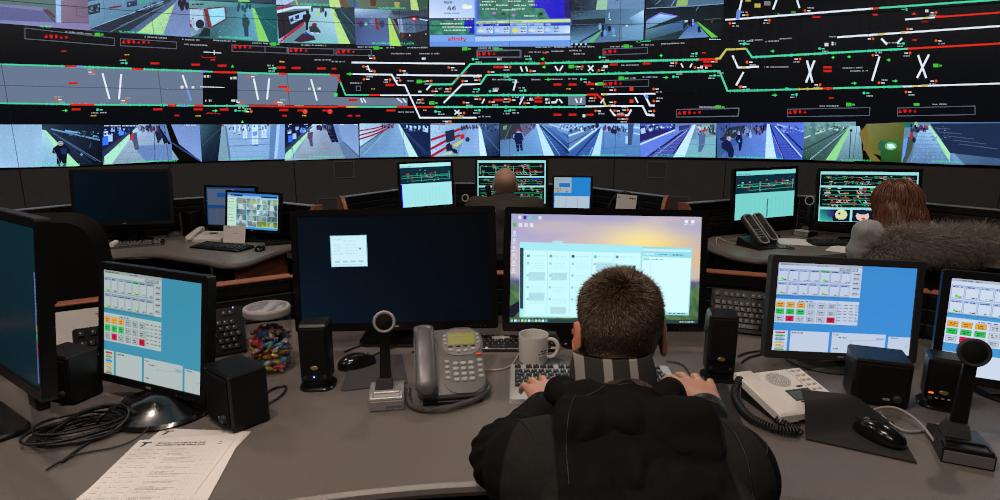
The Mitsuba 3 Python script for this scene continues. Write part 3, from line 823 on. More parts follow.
    for k in range(8):
        y = 130 + 38 * k
        c.line([(690 - 11 * k, y), (815 + 30 * k, y + 3)], 3, (90, 110, 140))
    c.poly([(540, 190), (580, 180), (560, 330), (515, 425)], (130, 155, 225)).poly([(580, 170), (640, 160), (620, 300), (560, 425), (525, 425)], (76, 84, 66)).poly([(780, 60), (800, 55), (1000, 330), (1000, 420)], (190, 232, 170)).poly([(800, 35), (2000, 30), (2000, 440), (1000, 330)], (36, 46, 68)).up()
    for x, y, cc in ((615, 155, (190, 50, 60)), (640, 200, (26, 30, 42)), (650, 90, (40, 50, 66)), (680, 100, (30, 36, 54)), (620, 110, (60, 70, 84)), (705, 75, (30, 36, 60)), (740, 75, (70, 80, 150)), (768, 78, (190, 80, 70)), (660, 45, (200, 190, 140))):
        c.dot(x, y, 18, cc, 28)
    for k in range(5):
        c.line([(850 + 60 * k, 80 + 40 * k), (1000 + 120 * k, 90 + 50 * k)], 6, (90, 105, 130))
    c.up().fan(745, 70, [(640 + 60 * k, 440) for k in range(8)], .5, 1.6, (96, 116, 144), .2).clutter(600, 50, 780, 110, 40, ((34, 36, 56), (60, 64, 90), (24, 26, 40), (130, 140, 165), (150, 60, 80), (90, 100, 140)), 23, 14, 30).clutter(820, 60, 1000, 200, 30, ((60, 76, 104), (110, 126, 150)), 24, 18, 10)
    caption(c, 932, 161.8, 30, slope=.03)
    return out


def upper_feeds():
    out = []

    def new(x0, y0, s):
        c = wall_canvas().z(x0, y0, s)
        c.layer, c.grain, c.sat = 3, 0.085, 1.18
        out.append(c)
        return c
    # 1: pinkish concourse
    c = new(40, 0, 10)
    c.grad([(-420, -260), (465, -262), (500, 305), (-420, 230)], [(120, 110, 130), (130, 120, 140), (150, 130, 160), (140, 140, 170)], rough=.05, seed=40).up()
    c.grad([(215, -200), (470, -200), (490, 235), (215, 225)], [(140, 115, 120), (130, 105, 115), (125, 100, 120), (135, 108, 120)], rough=.1, seed=41).poly([(-420, -200), (160, -200), (155, 225), (20, 70), (-420, 40)], (96, 112, 105)).poly([(-420, 60), (40, 110), (160, 225), (-420, 200)], (104, 100, 130)).up()
    c.poly([(150, -200), (205, -200), (210, 225), (165, 225)], (170, 195, 215)).line([(30, 90), (155, 225)], 12, (60, 60, 80)).line([(60, 95), (150, 175)], 24, (120, 36, 66)).frame([(365, 80), (470, 90), (470, 170), (362, 155)], 5, (100, 75, 90)).line([(215, 225), (490, 230)], 8, (105, 80, 100))
    c.text('01:45:19', 0, 270, 19, CAP, .06)
    # 2: platform across the tracks
    c = new(40, 0, 10)
    c.grad([(470, -262), (1488, -262), (1508, 372), (500, 310)], [(80, 100, 120), (60, 80, 100), (120, 135, 165), (60, 75, 95)], 8, 6, .08, 42).up()
    c.grad([(475, 20), (1230, -160), (1240, 40), (495, 275)], [(120, 150, 165), (110, 140, 155), (90, 115, 130), (110, 140, 155)], rough=.08, seed=43).grad([(500, 290), (1250, -20), (1330, 10), (850, 340)], [(36, 46, 58), (30, 38, 52), (60, 70, 84), (40, 48, 60)], 8, 6, .35, 44).up()
    c.grad([(1370, 0), (1480, -100), (1508, 370), (1080, 345)], [(130, 140, 180), (110, 120, 150), (135, 145, 175), (130, 145, 165)], 10, 8, .15, 45).poly([(1380, 10), (1370, -20), (1230, 345), (970, 330)], (190, 218, 150)).line([(500, 285), (1240, 10)], 7, (160, 185, 200)).line([(700, 320), (1330, 10)], 8, (110, 125, 140)).line([(800, 260), (1250, 60)], 6, (90, 104, 120)).up()
    c.poly([(480, 60), (600, 30), (600, 125), (485, 150)], (34, 44, 56)).poly([(490, 65), (545, 50), (550, 115), (492, 130)], (150, 190, 170)).poly([(560, 45), (595, 38), (595, 115), (562, 122)], (150, 190, 225)).poly([(690, 72), (810, 50), (812, 68), (692, 90)], (120, 36, 50)).line([(635, -10), (645, 180)], 5, (80, 110, 120)).line([(865, -60), (870, 90)], 5, (80, 110, 120)).poly([(870, 20), (970, 0), (970, 55), (870, 75)], (40, 56, 80)).poly([(885, 30), (905, 25), (905, 62), (885, 66)], (190, 210, 225)).poly([(925, 22), (945, 18), (945, 55), (925, 60)], (150, 170, 190)).poly([(990, 0), (1060, -14), (1060, 38), (990, 48)], (80, 150, 130)).poly([(1070, -10), (1120, -20), (1120, 20), (1070, 34)], (110, 140, 150))
    for x, y in ((1400, 30), (1440, 20), (1470, 60), (1420, 70)):
        c.dot(x, y, 22, (30, 30, 44), 40)
    caption(c, 119, 32.3, 46, 1.5, .045, 'RL_970 NB Platform 2 01:45:21')
    # 3: teal platform
    c = new(120, 0, 10)
    c.grad([(680, 0), (1560, 45), (1580, 430), (712, 375)], [(130, 170, 160), (60, 110, 110), (20, 90, 90), (60, 90, 96)], 10, 8, .08, 46).up()
    c.grad([(1060, 70), (1320, 75), (1490, 420), (960, 380)], [(70, 110, 120), (120, 175, 180), (110, 165, 170), (80, 115, 120)], 8, 6, .12, 47).grad([(690, 80), (830, 80), (900, 290), (710, 365)], [(60, 40, 50), (150, 170, 170), (60, 76, 84), (170, 190, 195)], rough=.1, seed=48).up()
    c.poly([(1320, 80), (1345, 85), (1490, 420), (1385, 410)], (150, 205, 105)).poly([(1345, 80), (1560, 60), (1578, 425), (1500, 420)], (22, 88, 86)).poly([(695, 90), (825, 95), (850, 260), (760, 310), (700, 230)], (190, 205, 215)).poly([(720, 90), (820, 92), (822, 110), (722, 108)], (200, 50, 80)).poly([(755, 125), (825, 125), (825, 136), (755, 136)], (205, 60, 90)).poly([(695, 150), (745, 150), (755, 260), (700, 270)], (150, 40, 70)).up()
    c.poly([(835, 90), (875, 90), (915, 280), (880, 270)], (130, 44, 50)).poly([(880, 95), (1040, 75), (1055, 185), (920, 260)], (175, 220, 225)).line([(870, 85), (1050, 70), (1065, 190), (915, 275)], 12, (110, 44, 52)).poly([(915, 120), (930, 118), (930, 150), (918, 152)], (40, 50, 60)).dot(800, 240, 44, (28, 34, 50), 46).poly([(840, 275), (900, 290), (900, 360), (780, 370)], (22, 36, 40)).line([(1350, 130), (1560, 280)], 5, (60, 130, 125)).up()
    c.poly([(1220, 180), (1270, 170), (1300, 215), (1280, 290), (1280, 365), (1245, 365), (1240, 290), (1225, 250)], (40, 66, 70)).poly([(1245, 280), (1285, 280), (1285, 365), (1250, 365)], (40, 60, 110)).dot(1245, 155, 14, (60, 80, 84), 18)
    for x, y in ((1190, 60), (1225, 80), (1250, 100), (1270, 60), (1300, 65), (1180, 90)):
        c.dot(x, y, 14, (40, 70, 80), 30)
    c.scrib(720, 50, 120, 16, (40, 60, 60), 5)
    caption(c, 219, 37.6, 33, 1.5, .05, 'RL_OPTO SB 01:45:21')
    # above 3 and beyond the top edge
    c = new(120, 0, 10)
    c.grad([(675, -262), (1540, -262), (1560, 38), (680, -6)], [(60, 80, 90), (50, 70, 80), (40, 56, 66), (80, 110, 110)], 8, 4, .15, 49).up()
    c.poly([(1185, 0), (1290, 0), (1300, 20), (1180, 14)], (150, 210, 110)).poly([(690, -150), (1150, -150), (1100, 0), (690, -20)], (110, 150, 150))
    # 4: bright platform with seated people
    c = new(270, 0, 10)
    c.grad([(65, 60), (840, 85), (858, 440), (80, 428)], [(120, 140, 140), (50, 66, 70), (36, 60, 60), (150, 170, 190)], 8, 6, .06, 50).up()
    c.grad([(400, 80), (620, 85), (800, 440), (240, 430)], [(180, 205, 200), (190, 215, 215), (160, 195, 200), (130, 160, 160)], 8, 6, .06, 51).poly([(70, 130), (370, 100), (340, 215), (90, 400)], (30, 30, 38)).poly([(610, 90), (840, 88), (858, 440), (810, 440)], (40, 60, 66)).up()
    c.poly([(65, 66), (250, 68), (70, 95)], (170, 40, 66)).line([(70, 120), (240, 75), (420, 72)], 26, (225, 232, 235)).poly([(340, 215), (345, 240), (110, 420), (85, 410)], (186, 36, 66)).poly([(345, 240), (370, 300), (230, 425), (120, 424)], (110, 140, 140)).poly([(85, 395), (150, 360), (160, 380), (95, 420)], (225, 215, 230)).poly([(605, 90), (640, 92), (805, 440), (690, 438)], (200, 222, 140)).poly([(185, 165), (360, 110), (370, 170), (210, 250)], (175, 195, 220)).up()
    c.poly([(200, 190), (230, 170), (235, 210), (205, 225)], (40, 44, 50)).poly([(250, 160), (290, 145), (290, 185), (255, 195)], (40, 44, 50)).line([(200, 250), (330, 190)], 8, (60, 66, 70)).poly([(330, 150), (390, 130), (410, 160), (380, 240), (380, 300), (360, 300), (355, 230), (325, 200)], (22, 24, 34)).dot(375, 120, 18, (40, 34, 36)).poly([(390, 270), (450, 240), (505, 310), (505, 330), (400, 320)], (46, 50, 58)).dot(445, 245, 26, (170, 40, 74), 18).dot(425, 322, 16, (220, 225, 225)).dot(480, 325, 16, (220, 225, 225)).poly([(240, 410), (330, 330), (440, 360), (455, 400), (300, 425)], (60, 36, 56)).line([(350, 320), (450, 395)], 20, (40, 70, 170))
    for x, y, cc in ((420, 90, (60, 90, 80)), (490, 140, (170, 210, 90)), (510, 100, (80, 100, 110)), (530, 95, (44, 60, 60)), (557, 140, (30, 40, 40))):
        c.dot(x, y, 12, cc, 32)
    c.line([(640, 130), (850, 400)], 6, (80, 104, 104)).line([(700, 100), (850, 260)], 6, (100, 125, 125))
    caption(c, 302, 41.8, 31, 1.5, .015, 'RL_PARK SB 01:45:20')
    # 5: the strip of pictures above 4 and 6
    c = new(270, 0, 10)
    c.grad([(55, -262), (840, -262), (840, 76), (60, 50)], [(90, 105, 105), (80, 96, 96), (80, 100, 96), (120, 140, 140)], 8, 4, .1, 52).up()
    c.poly([(60, -60), (190, -100), (250, 0), (160, 48), (62, 46)], (190, 200, 215)).poly([(200, 0), (225, 0), (190, 50), (160, 48)], (170, 40, 66)).poly([(250, 0), (265, 0), (285, 52), (270, 52)], (200, 200, 90)).poly([(570, -120), (660, -120), (710, 76), (600, 70)], (205, 220, 140)).poly([(690, 0), (750, 0), (790, 78), (740, 78)], (120, 80, 60))
    caption(c, 300, 4.9, 30, 1.5, .02, 'RL_PARK NB 01:45:19')
    c = new(350, 0, 10)
    c.grad([(42, -262), (788, -262), (780, 106), (45, 82)], [(110, 115, 90), (80, 96, 90), (50, 66, 66), (120, 125, 100)], 8, 4, .12, 53).up()
    c.poly([(595, -120), (640, -120), (690, 104), (610, 100)], (200, 212, 130)).poly([(50, 10), (75, 20), (75, 70), (48, 72)], (60, 100, 180)).poly([(200, 0), (265, 0), (255, 60), (210, 66)], (96, 60, 40)).poly([(440, 20), (500, 20), (500, 80), (450, 80)], (170, 165, 100)).poly([(660, 0), (780, -20), (780, 104), (700, 102)], (60, 84, 66))
    caption(c, 378, 8.6, 28, 1.5, .015, 'RL_PARK SB 01:45:21')
    # 6: a train arriving
    c = new(350, 0, 10)
    c.grad([(45, 85), (790, 108), (780, 466), (58, 450)], [(190, 210, 225), (36, 44, 52), (18, 22, 26), (70, 84, 120)], 8, 6, .06, 54).up()
    c.grad([(45, 85), (410, 96), (380, 180), (50, 180)], [(205, 222, 235), (120, 135, 155), (130, 145, 165), (110, 120, 145)], rough=.06, seed=55).grad([(50, 180), (380, 180), (400, 458), (58, 450)], [(70, 80, 105), (90, 105, 135), (95, 110, 145), (80, 92, 125)], 8, 6, .12, 56).up()
    c.poly([(380, 180), (400, 185), (515, 462), (400, 458)], (190, 215, 105)).poly([(430, 190), (640, 160), (780, 180), (775, 466), (510, 380), (500, 300)], (34, 32, 36)).poly([(415, 105), (785, 112), (780, 165), (430, 150)], (60, 68, 78)).up()
    c.poly([(470, 190), (520, 185), (550, 325), (500, 325)], (150, 165, 185)).poly([(480, 215), (505, 210), (512, 310), (492, 290)], (60, 74, 96)).poly([(520, 190), (640, 180), (660, 325), (530, 330)], (96, 110, 130)).poly([(550, 225), (625, 215), (640, 310), (555, 318)], (26, 32, 42)).poly([(640, 180), (770, 200), (770, 300), (660, 325)], (74, 88, 104)).poly([(700, 240), (760, 240), (750, 290), (690, 290)], (40, 50, 60)).line([(690, 190), (780, 205)], 12, (205, 215, 220)).poly([(505, 335), (545, 340), (540, 380), (515, 378)], (110, 56, 36)).line([(430, 200), (500, 335)], 8, (160, 130, 60)).up()
    c.dot(640, 190, 30, (205, 30, 50), 22).up().dot(640, 190, 14, (255, 200, 200), 11).dot(597, 354, 8, (250, 220, 230)).dot(758, 340, 8, (210, 160, 150)).poly([(245, 185), (275, 180), (292, 300), (262, 298)], (150, 44, 54)).poly([(190, 190), (245, 185), (255, 250), (200, 250)], (110, 125, 150)).dot(82, 212, 14, (150, 50, 80), 22).dot(160, 240, 18, (150, 190, 180), 16).dot(110, 240, 26, (54, 60, 80), 34).dot(320, 240, 26, (60, 66, 86), 40)
    caption(c, 372, 43.9, 42, 1.5, .008, 'RL_PARK NB OPTO 1.21%')
    # 7: grey hall
    c = new(560, 0, 10)
    c.grad([(108, 108), (842, 82), (832, 400), (108, 440)], [(46, 62, 74), (120, 150, 170), (120, 150, 165), (80, 105, 130)], 8, 6, .06, 57).up()
    c.grad([(110, 260), (460, 230), (300, 420), (110, 425)], [(30, 42, 52), (60, 80, 96), (110, 145, 170), (130, 165, 190)], 8, 5, .1, 58).grad([(620, 270), (838, 240), (832, 385), (620, 400)], [(120, 150, 170), (140, 170, 190), (125, 155, 175), (110, 140, 160)], rough=.04, seed=59).grad([(690, 180), (838, 100), (838, 240), (740, 240)], [(120, 150, 180), (225, 240, 250), (150, 180, 200), (110, 140, 160)], rough=.03, seed=60).up()
    c.line([(150, 190), (460, 150)], 34, (74, 100, 110)).poly([(120, 200), (450, 180), (450, 235), (120, 245)], (30, 40, 46)).poly([(405, 300), (425, 305), (330, 425), (268, 425)], (110, 175, 120)).line([(410, 300), (200, 420)], 14, (36, 42, 40)).poly([(490, 120), (500, 122), (495, 180), (482, 180)], (170, 195, 210)).dot(500, 195, 9, (225, 240, 240)).dot(668, 258, 11, (225, 240, 245), 9)
    for x, y, cc in ((430, 280, (24, 30, 46)), (465, 270, (60, 80, 110)), (495, 285, (20, 26, 40)), (535, 310, (120, 150, 200)), (400, 265, (150, 170, 190)), (420, 340, (30, 38, 54)), (450, 330, (120, 150, 210))):
        c.dot(x, y, 16, cc, 34)
    c.dot(540, 356, 22, (120, 200, 170), 8).line([(340, 395), (620, 380)], 22, (90, 115, 140))
    for x, w in ((120, 14), (165, 26), (210, 20), (258, 18)):
        c.poly([(x - w / 2, 432), (x + w / 2, 430), (x + w / 2, 450), (x - w / 2, 452)], (190, 225, 240))
    c.scrib(120, 128, 110, 12, (20, 28, 30), 6)
    # 8: the pictures above 7 and 9
    c = new(560, 0, 10)
    c.grad([(110, -262), (845, -262), (845, 84), (110, 104)], [(40, 46, 56), (110, 130, 150), (130, 155, 175), (20, 24, 30)], 8, 4, .15, 61).up()
    c.poly([(380, -40), (478, -30), (470, 96), (358, 98)], (170, 195, 155)).poly([(478, -60), (845, -60), (845, 80), (472, 94)], (120, 140, 165)).poly([(550, -20), (590, -10), (560, 45), (540, 45)], (20, 22, 30)).line([(150, 60), (330, 90)], 5, (60, 70, 84))
    c = new(640, 0, 10)
    c.grad([(55, -262), (840, -262), (838, 40), (60, 84)], [(30, 36, 44), (90, 110, 130), (120, 140, 160), (24, 30, 36)], 8, 4, .15, 62).up()
    c.poly([(390, -40), (485, -30), (475, 55), (358, 62)], (160, 180, 110)).poly([(485, -60), (838, -60), (838, 36), (480, 52)], (90, 110, 125)).line([(150, 50), (205, 0)], 6, (150, 170, 180)).line([(310, 60), (350, 0)], 6, (170, 190, 200)).line([(60, 84), (520, 60), (840, 36)], 7, (150, 170, 190))
    # 9: green subway tunnel hall
    c = new(640, 0, 10)
    c.grad([(50, 95), (840, 45), (825, 370), (48, 408)], [(24, 34, 40), (20, 28, 30), (12, 16, 18), (60, 84, 84)], 8, 6, .06, 63).up()
    c.grad([(60, 215), (200, 140), (370, 165), (60, 290)], [(120, 150, 180), (215, 232, 255), (150, 180, 205), (110, 140, 145)], 8, 5, .03, 64).grad([(60, 300), (440, 200), (430, 300), (50, 405)], [(110, 140, 140), (70, 100, 150), (70, 95, 120), (66, 90, 88)], 8, 5, .04, 65).grad([(480, 240), (560, 220), (690, 370), (370, 390)], [(70, 90, 140), (90, 110, 150), (120, 150, 180), (110, 140, 165)], 8, 6, .06, 66).up()
    c.line([(70, 205), (205, 128), (375, 162)], 10, (150, 130, 255)).line([(430, 200), (436, 290)], 7, (40, 56, 80)).line([(480, 265), (370, 390)], 10, (30, 40, 44)).poly([(560, 215), (580, 218), (780, 372), (715, 378)], (110, 190, 70)).poly([(445, 200), (480, 200), (478, 225), (445, 228)], (200, 200, 190)).line([(530, 190), (530, 250)], 16, (170, 165, 240)).poly([(575, 265), (600, 262), (610, 320), (580, 325)], (14, 22, 54)).dot(495, 240, 12, (20, 24, 44), 26).dot(515, 245, 10, (26, 30, 60), 24).dot(720, 215, 8, (220, 90, 50)).line([(590, 60), (560, 105)], 6, (130, 150, 160)).line([(640, 195), (820, 185)], 4, (110, 120, 110))
    c.scrib(690, 400, 120, 12, (190, 210, 220), 7)
    caption(c, 636, 42.3, 15, 1.4, -.04, 'RL_PARK NB1')
    return out


def weather():
    c = wall_canvas()
    c.layer = 3
    c.z(420, 0, 10)
    c.grad([(88, -262), (1505, -262), (1505, 465), (98, 466)], [(60, 90, 190), (60, 90, 190), (110, 160, 235), (100, 150, 230)], 10, 8).up()
    c.grad([(90, -250), (545, -250), (545, 178), (92, 180)], [(130, 165, 230), (120, 160, 235), (190, 215, 250), (215, 230, 252)], 8, 6)
    c.grad([(92, 15), (260, 8), (250, 175), (92, 178)], [(215, 232, 252), (160, 195, 245), (170, 205, 250), (235, 245, 255)], 6, 5)
    c.poly([(98, 182), (545, 180), (545, 204), (98, 204)], (60, 70, 96)).grad([(98, 204), (545, 204), (545, 350), (98, 350)], [(50, 130, 105), (60, 140, 110), (56, 130, 110), (44, 120, 100)], 16, 10, .5, 70, 1.3).up()
    c.poly([(445, 204), (545, 204), (545, 335), (480, 335), (500, 290), (440, 260)], (24, 30, 190)).poly([(98, 352), (545, 350), (545, 415), (98, 418)], (120, 165, 240)).poly([(98, 376), (300, 374), (300, 380), (98, 382)], (150, 190, 245))
    # wide regional map
    c.grad([(575, -262), (1290, -262), (1310, 188), (578, 195)], [(50, 110, 90), (60, 120, 100), (56, 130, 105), (50, 120, 100)], 30, 18, .5, 71, 1.2).up()
    c.poly([(1290, -262), (1505, -262), (1505, 182), (1290, 186), (1270, 150), (1220, 80), (1120, 80), (1145, 40), (1150, -60), (1200, -200)], (26, 24, 200)).up()
    c.poly([(1445, -262), (1505, -262), (1505, 182), (1448, 182)], (36, 26, 100)).poly([(1290, 186), (1270, 150), (1225, 85), (1240, 85), (1300, 186)], (110, 80, 210)).poly([(570, -262), (585, -262), (592, 195), (572, 195)], (60, 90, 200))
    for i, (x, y, w) in enumerate(((620, 22, 140), (880, 18, 130), (760, 58, 130), (620, 95, 150), (820, 105, 140), (1080, 18, 60), (1090, 55, 80), (920, 95, 130), (1040, 165, 130), (600, 55, 110), (940, 60, 120), (700, -30, 160), (900, -60, 160), (650, -100, 200), (880, -120, 200))):
        c.scrib(x, y, w, 13, (205, 225, 220), i)
    for x, y, cc in ((740, 132, (190, 110, 220)), (835, 138, (40, 50, 50)), (935, 152, (190, 110, 220)), (1208, 140, (24, 34, 40))):
        c.dot(x, y, 20, cc, 14)
    for i, y in enumerate((235, 268, 300)):
        c.scrib(200 + 20 * i, y + 8, 220, 13, (205, 225, 220), 30 + i)
    c.scrib(340, 198, 190, 13, (215, 225, 240), 33).scrib(430, 280, 90, 14, (220, 230, 250), 34)
    c.text('NOW', 240, 36, 24, (20, 30, 50)).text('46', 268, 102, 42, (14, 18, 30), 0, 1.25).text('mostly cloudy', 240, 140, 17, (50, 80, 140)).up()
    c.dot(470, 75, 52, (240, 245, 250), 16, 14).dot(450, 60, 30, (225, 235, 215), 22, 12).dot(498, 66, 24, (235, 240, 248), 16, 12)
    c.text('xfinity', 275, 408, 38, (205, 24, 70), 0, 1.25)
    # forecast strip
    c.poly([(565, 212), (1505, 190), (1505, 218), (565, 236)], (205, 228, 140)).up().text('EXTENDED FORECAST', 575, 232, 14, (40, 70, 40)).text('5-DAY FORECAST', 850, 226, 14, (40, 70, 40), -.01)
    days = (('THU', 565, '40', 0), ('FRI', 735, '43', 1), ('SAT', 905, '40', 2), ('SUN', 1075, '44', 0), ('MON', 1235, '44', 1))
    for i, (d, x, n, ic) in enumerate(days):
        s = -.012 * i
        w = 162 if i < 4 else 265
        hd = (40, 60, 190) if i in (0, 1, 4) else (150, 185, 245)
        c.poly([(x, 240 - i * 2), (x + w, 238 - i * 2), (x + w, 262 - i * 2), (x, 264 - i * 2)], hd).grad([(x, 264 - i * 2), (x + w, 262 - i * 2), (x + w, 332), (x, 340)], [(130, 180, 245), (190, 215, 250), (225, 235, 252), (120, 170, 245)], 4, 3)
    c.up()
    for i, (d, x, n, ic) in enumerate(days):
        c.text(d, x + 20, 260 - i * 2, 16, (225, 235, 255) if i in (0, 1, 4) else (50, 70, 190)).text(n, x + 95, 302 - i * 3, 26, (24, 26, 40), 0, 1.25).scrib(x + 105, 325 - i * 2, 45, 12, (70, 80, 110), i)
        if ic == 2:
            c.dot(x + 44, 310 - i * 2, 30, (225, 220, 90), 24)
        else:
            c.dot(x + 44, 312 - i * 2, 36, (215, 225, 215) if ic == 0 else (190, 210, 235), 12).dot(x + 38, 302 - i * 2, 20, (215, 220, 130) if ic == 0 else (200, 215, 235), 14)
    c.poly([(550, 350), (1505, 338), (1505, 352), (550, 364)], (90, 110, 150)).poly([(550, 368), (1505, 358), (1505, 400), (550, 415)], (170, 205, 248)).poly([(560, 352), (610, 350), (620, 362), (610, 374), (560, 374)], (190, 205, 215))
    c.poly([(545, 0), (560, 0), (560, 415), (548, 416)], (90, 135, 225))
    return c


def diagram():
    """The rail track diagram: {colour name: canvas}."""
    cv = {}

    def C(name, layer):
        if name not in cv:
            cv[name] = wall_canvas()
        cv[name].layer = layer
        return cv[name]
    base = wall_canvas()
    base.grad([(-60, -40), (1060, -40), (1060, 128), (-60, 130)], [(6, 9, 15)] * 4, 56, 4)
    Z = {'A': (40, 0, 4), 'B': (270, 0, 4), 'C': (500, 0, 4), 'D': (700, 0, 4)}

    def ln(z, pts, col, w=7, layer=4):
        name = {GREEN: 'green_track', RED: 'red_track', WHITE: 'white_track', YEL: 'yellow_track', BLUE: 'blue_track'}[col]
        C(name, layer).z(*Z[z]).line(pts, w * 0.88, col)

    def rb(z, *spots, w=36, h=9):
        for x, y in spots:
            C('red_track', 4).z(*Z[z]).rect(x - w / 2, y - h / 2, x + w / 2, y + h / 2, (205, 30, 24))

    def sig(z, *spots, col=ORG):
        for i, (x, y) in enumerate(spots):
            d = 1 if i % 2 else -1
            c = C('signal_lamp', 4).z(*Z[z])
            c.dot(x, y, 5.6, col, 5.6, 8).poly([(x + d * 8, y - 2), (x + d * 22, y - 2), (x + d * 22, y + 3), (x + d * 8, y + 3)], (220, 225, 230) if col == ORG else col)
            C('lettering', 4).z(*Z[z]).scrib(x - 4 + (14 if d > 0 else -22), y + (14 if i % 3 else -8), 26, 6, (160, 166, 172), i)

    def gs(z, *spots):
        sig(z, *spots, col=(60, 220, 170))

    def arrows(z, *spots, d=1):
        c = C('direction_arrow', 4).z(*Z[z])
        for x, y in spots:
            c.rect(x - 11, y - 2, x + 4, y + 2, LIME).poly([(x + 12 * d, y), (x, y - 7), (x, y + 7)], LIME)

    def tri(z, *spots):
        c = C('direction_arrow', 4).z(*Z[z])
        for x, y in spots:
            c.poly([(x - 6, y + 6), (x, y - 6), (x + 6, y + 6)], LIME)

    def tx(z, *spots, col=(150, 158, 166), h=5.5):
        c = C('lettering', 4).z(*Z[z])
        for i, (x, y, w, *s) in enumerate(spots):
            c.scrib(x, y + h / 2, w, h, col, i, s[0] if s else 0)

    def bxf(z, pts):
        C('panel_outline', 4).z(*Z[z]).frame(pts, 3, (95, 105, 125))

    def glyph(z, x, y, n, slope=0):
        c = C('alarm_symbol', 5).z(*Z[z])
        for k in range(n):
            X, Y, s = x + k * 20, y + slope * k * 20, 8 if k < 3 else 6
            if k % 3 == 0:
                c.poly([(X - s, Y + s), (X, Y - s), (X + s, Y + s)], (225, 20, 20))
            elif k % 3 == 1:
                c.poly([(X - s, Y - s * .7), (X + s, Y - s * .7), (X + s * .5, Y + s), (X - s * .5, Y + s)], (225, 20, 20))
            else:
                c.dot(X, Y, s * .7, (225, 20, 20), s, 6)

    def tag(z, *spots):
        c = C('direction_arrow', 4).z(*Z[z])
        for x, y in spots:
            c.rect(x - 12, y - 7, x + 10, y + 7, (60, 190, 60)).rect(x + 12, y - 3, x + 24, y + 4, (60, 190, 60))

    # --- slate station blocks
    sl = C('station_block', 2).z(*Z['A'])
    sl.poly([(-400, 258), (12, 262), (652, 281), (652, 418), (12, 415), (-400, 410)], SLATE).poly([(790, 289), (1200, 298), (1182, 388), (1470, 392), (1470, 424), (790, 418)], SLATE)
    sl.z(*Z['C']).poly([(272, 383), (342, 382), (342, 420), (272, 421)], SLATE)
    C('seam', 9)
    # --- A
    ln('A', [(-400, 250), (12, 262), (100, 265)], GREEN); ln('A', [(100, 265), (145, 266)], RED, 8); ln('A', [(145, 266), (172, 267)], BLUE, 9)
    ln('A', [(172, 267), (368, 274)], GREEN); ln('A', [(368, 275), (412, 277)], RED, 9); ln('A', [(412, 277), (642, 285)], GREEN); ln('A', [(642, 285), (660, 286)], BLUE, 10)
    ln('A', [(660, 286), (692, 287)], GREEN); ln('A', [(692, 288), (788, 290)], RED, 9); ln('A', [(788, 290), (955, 295)], GREEN); ln('A', [(955, 295), (990, 296)], RED, 9)
    ln('A', [(-400, 410), (12, 415), (120, 418)], GREEN); ln('A', [(120, 418), (218, 419)], RED, 9); ln('A', [(218, 419), (512, 421)], GREEN); ln('A', [(512, 421), (545, 422)], RED, 9); ln('A', [(545, 422), (565, 422)], GREEN)
    ln('A', [(565, 423), (592, 423)], BLUE, 10); ln('A', [(592, 422), (617, 422)], GREEN); ln('A', [(617, 422), (655, 423)], RED, 9); ln('A', [(655, 423), (835, 424)], GREEN); ln('A', [(835, 424), (1190, 428)], RED, 8)
    for a, b, c_, d in ((250, 293, 278, 396), (325, 296, 316, 397), (570, 300, 588, 352), (855, 314, 873, 400), (917, 314, 908, 398)):
        ln('A', [(a, b), (c_, d)], WHITE, 9, 5)
    ln('A', [(587, 350), (604, 402)], BLUE, 10, 5); ln('A', [(640, 347), (738, 350)], WHITE, 4); ln('A', [(655, 208), (725, 212)], WHITE, 4); ln('A', [(697, 200), (697, 220)], WHITE, 4)
    ln('A', [(645, 222), (650, 229), (698, 231), (703, 226)], RED, 3); ln('A', [(665, 458), (670, 452), (715, 454), (720, 459)], RED, 3)
    rb('A', (459, 253), (622, 259), (729, 263), (133, 333), (145, 437), (471, 437), (633, 437), (737, 438), (964, 271), (970, 347), (974, 440)); rb('A', (95, 205), (692, 239), (548, 462), (978, 463), w=20, h=6)
    sig('A', (215, 288), (65, 398), (348, 402), (836, 306), (808, 409), (942, 409), (845, 446)); gs('A', (345, 252), (230, 439), (940, 273), (782, 442))
    arrows('A', (100, 442), (700, 443), (818, 443)); tri('A', (770, 264), (810, 486)); tag('A', (230, 138), (935, 176))
    bxf('A', [(-60, 112), (298, 153), (298, 183), (-60, 155)]); bxf('A', [(322, 154), (546, 168), (546, 195), (322, 183)]); bxf('A', [(768, 180), (992, 190), (992, 213), (768, 205)])
    glyph('A', 25, 144, 5, .06); glyph('A', 335, 166, 6, .04); glyph('A', 780, 185, 4, .04)
    tx('A', (100, 127, 110, .08), (418, 147, 90, .06), (568, 157, 70, .05), (576, 177, 95, .05), (693, 161, 90, .05), (848, 171, 90, .05), (195, 297, 28), (55, 387, 35), (205, 451, 32), (340, 392, 26))
    tx('A', (338, 218, 20), (203, 462, 22), (622, 463, 22), (962, 247, 16), col=(225, 165, 60)); tx('A', (655, 305, 26), (760, 312, 26), (660, 402, 26), (765, 402, 26), col=(200, 205, 205), h=10); tx('A', (562, 348, 12), (606, 348, 14), col=(220, 220, 220), h=12)
    # --- B
    ln('B', [(30, 295), (70, 296)], RED, 9); ln('B', [(70, 296), (238, 298)], GREEN); ln('B', [(238, 298), (268, 300), (282, 330)], RED, 8); ln('B', [(282, 330), (302, 380), (396, 380)], GREEN); ln('B', [(396, 380), (440, 380)], RED, 9); ln('B', [(440, 381), (655, 381)], WHITE, 7)
    ln('B', [(655, 381), (1010, 381)], GREEN, 8); ln('B', [(270, 425), (306, 426)], RED, 8); ln('B', [(306, 427), (352, 427)], YEL, 8); ln('B', [(352, 427), (505, 428)], GREEN, 8); ln('B', [(505, 428), (658, 428)], RED, 8); ln('B', [(658, 428), (1010, 428)], GREEN, 8); ln('B', [(98, 424), (136, 425)], GREEN, 8)
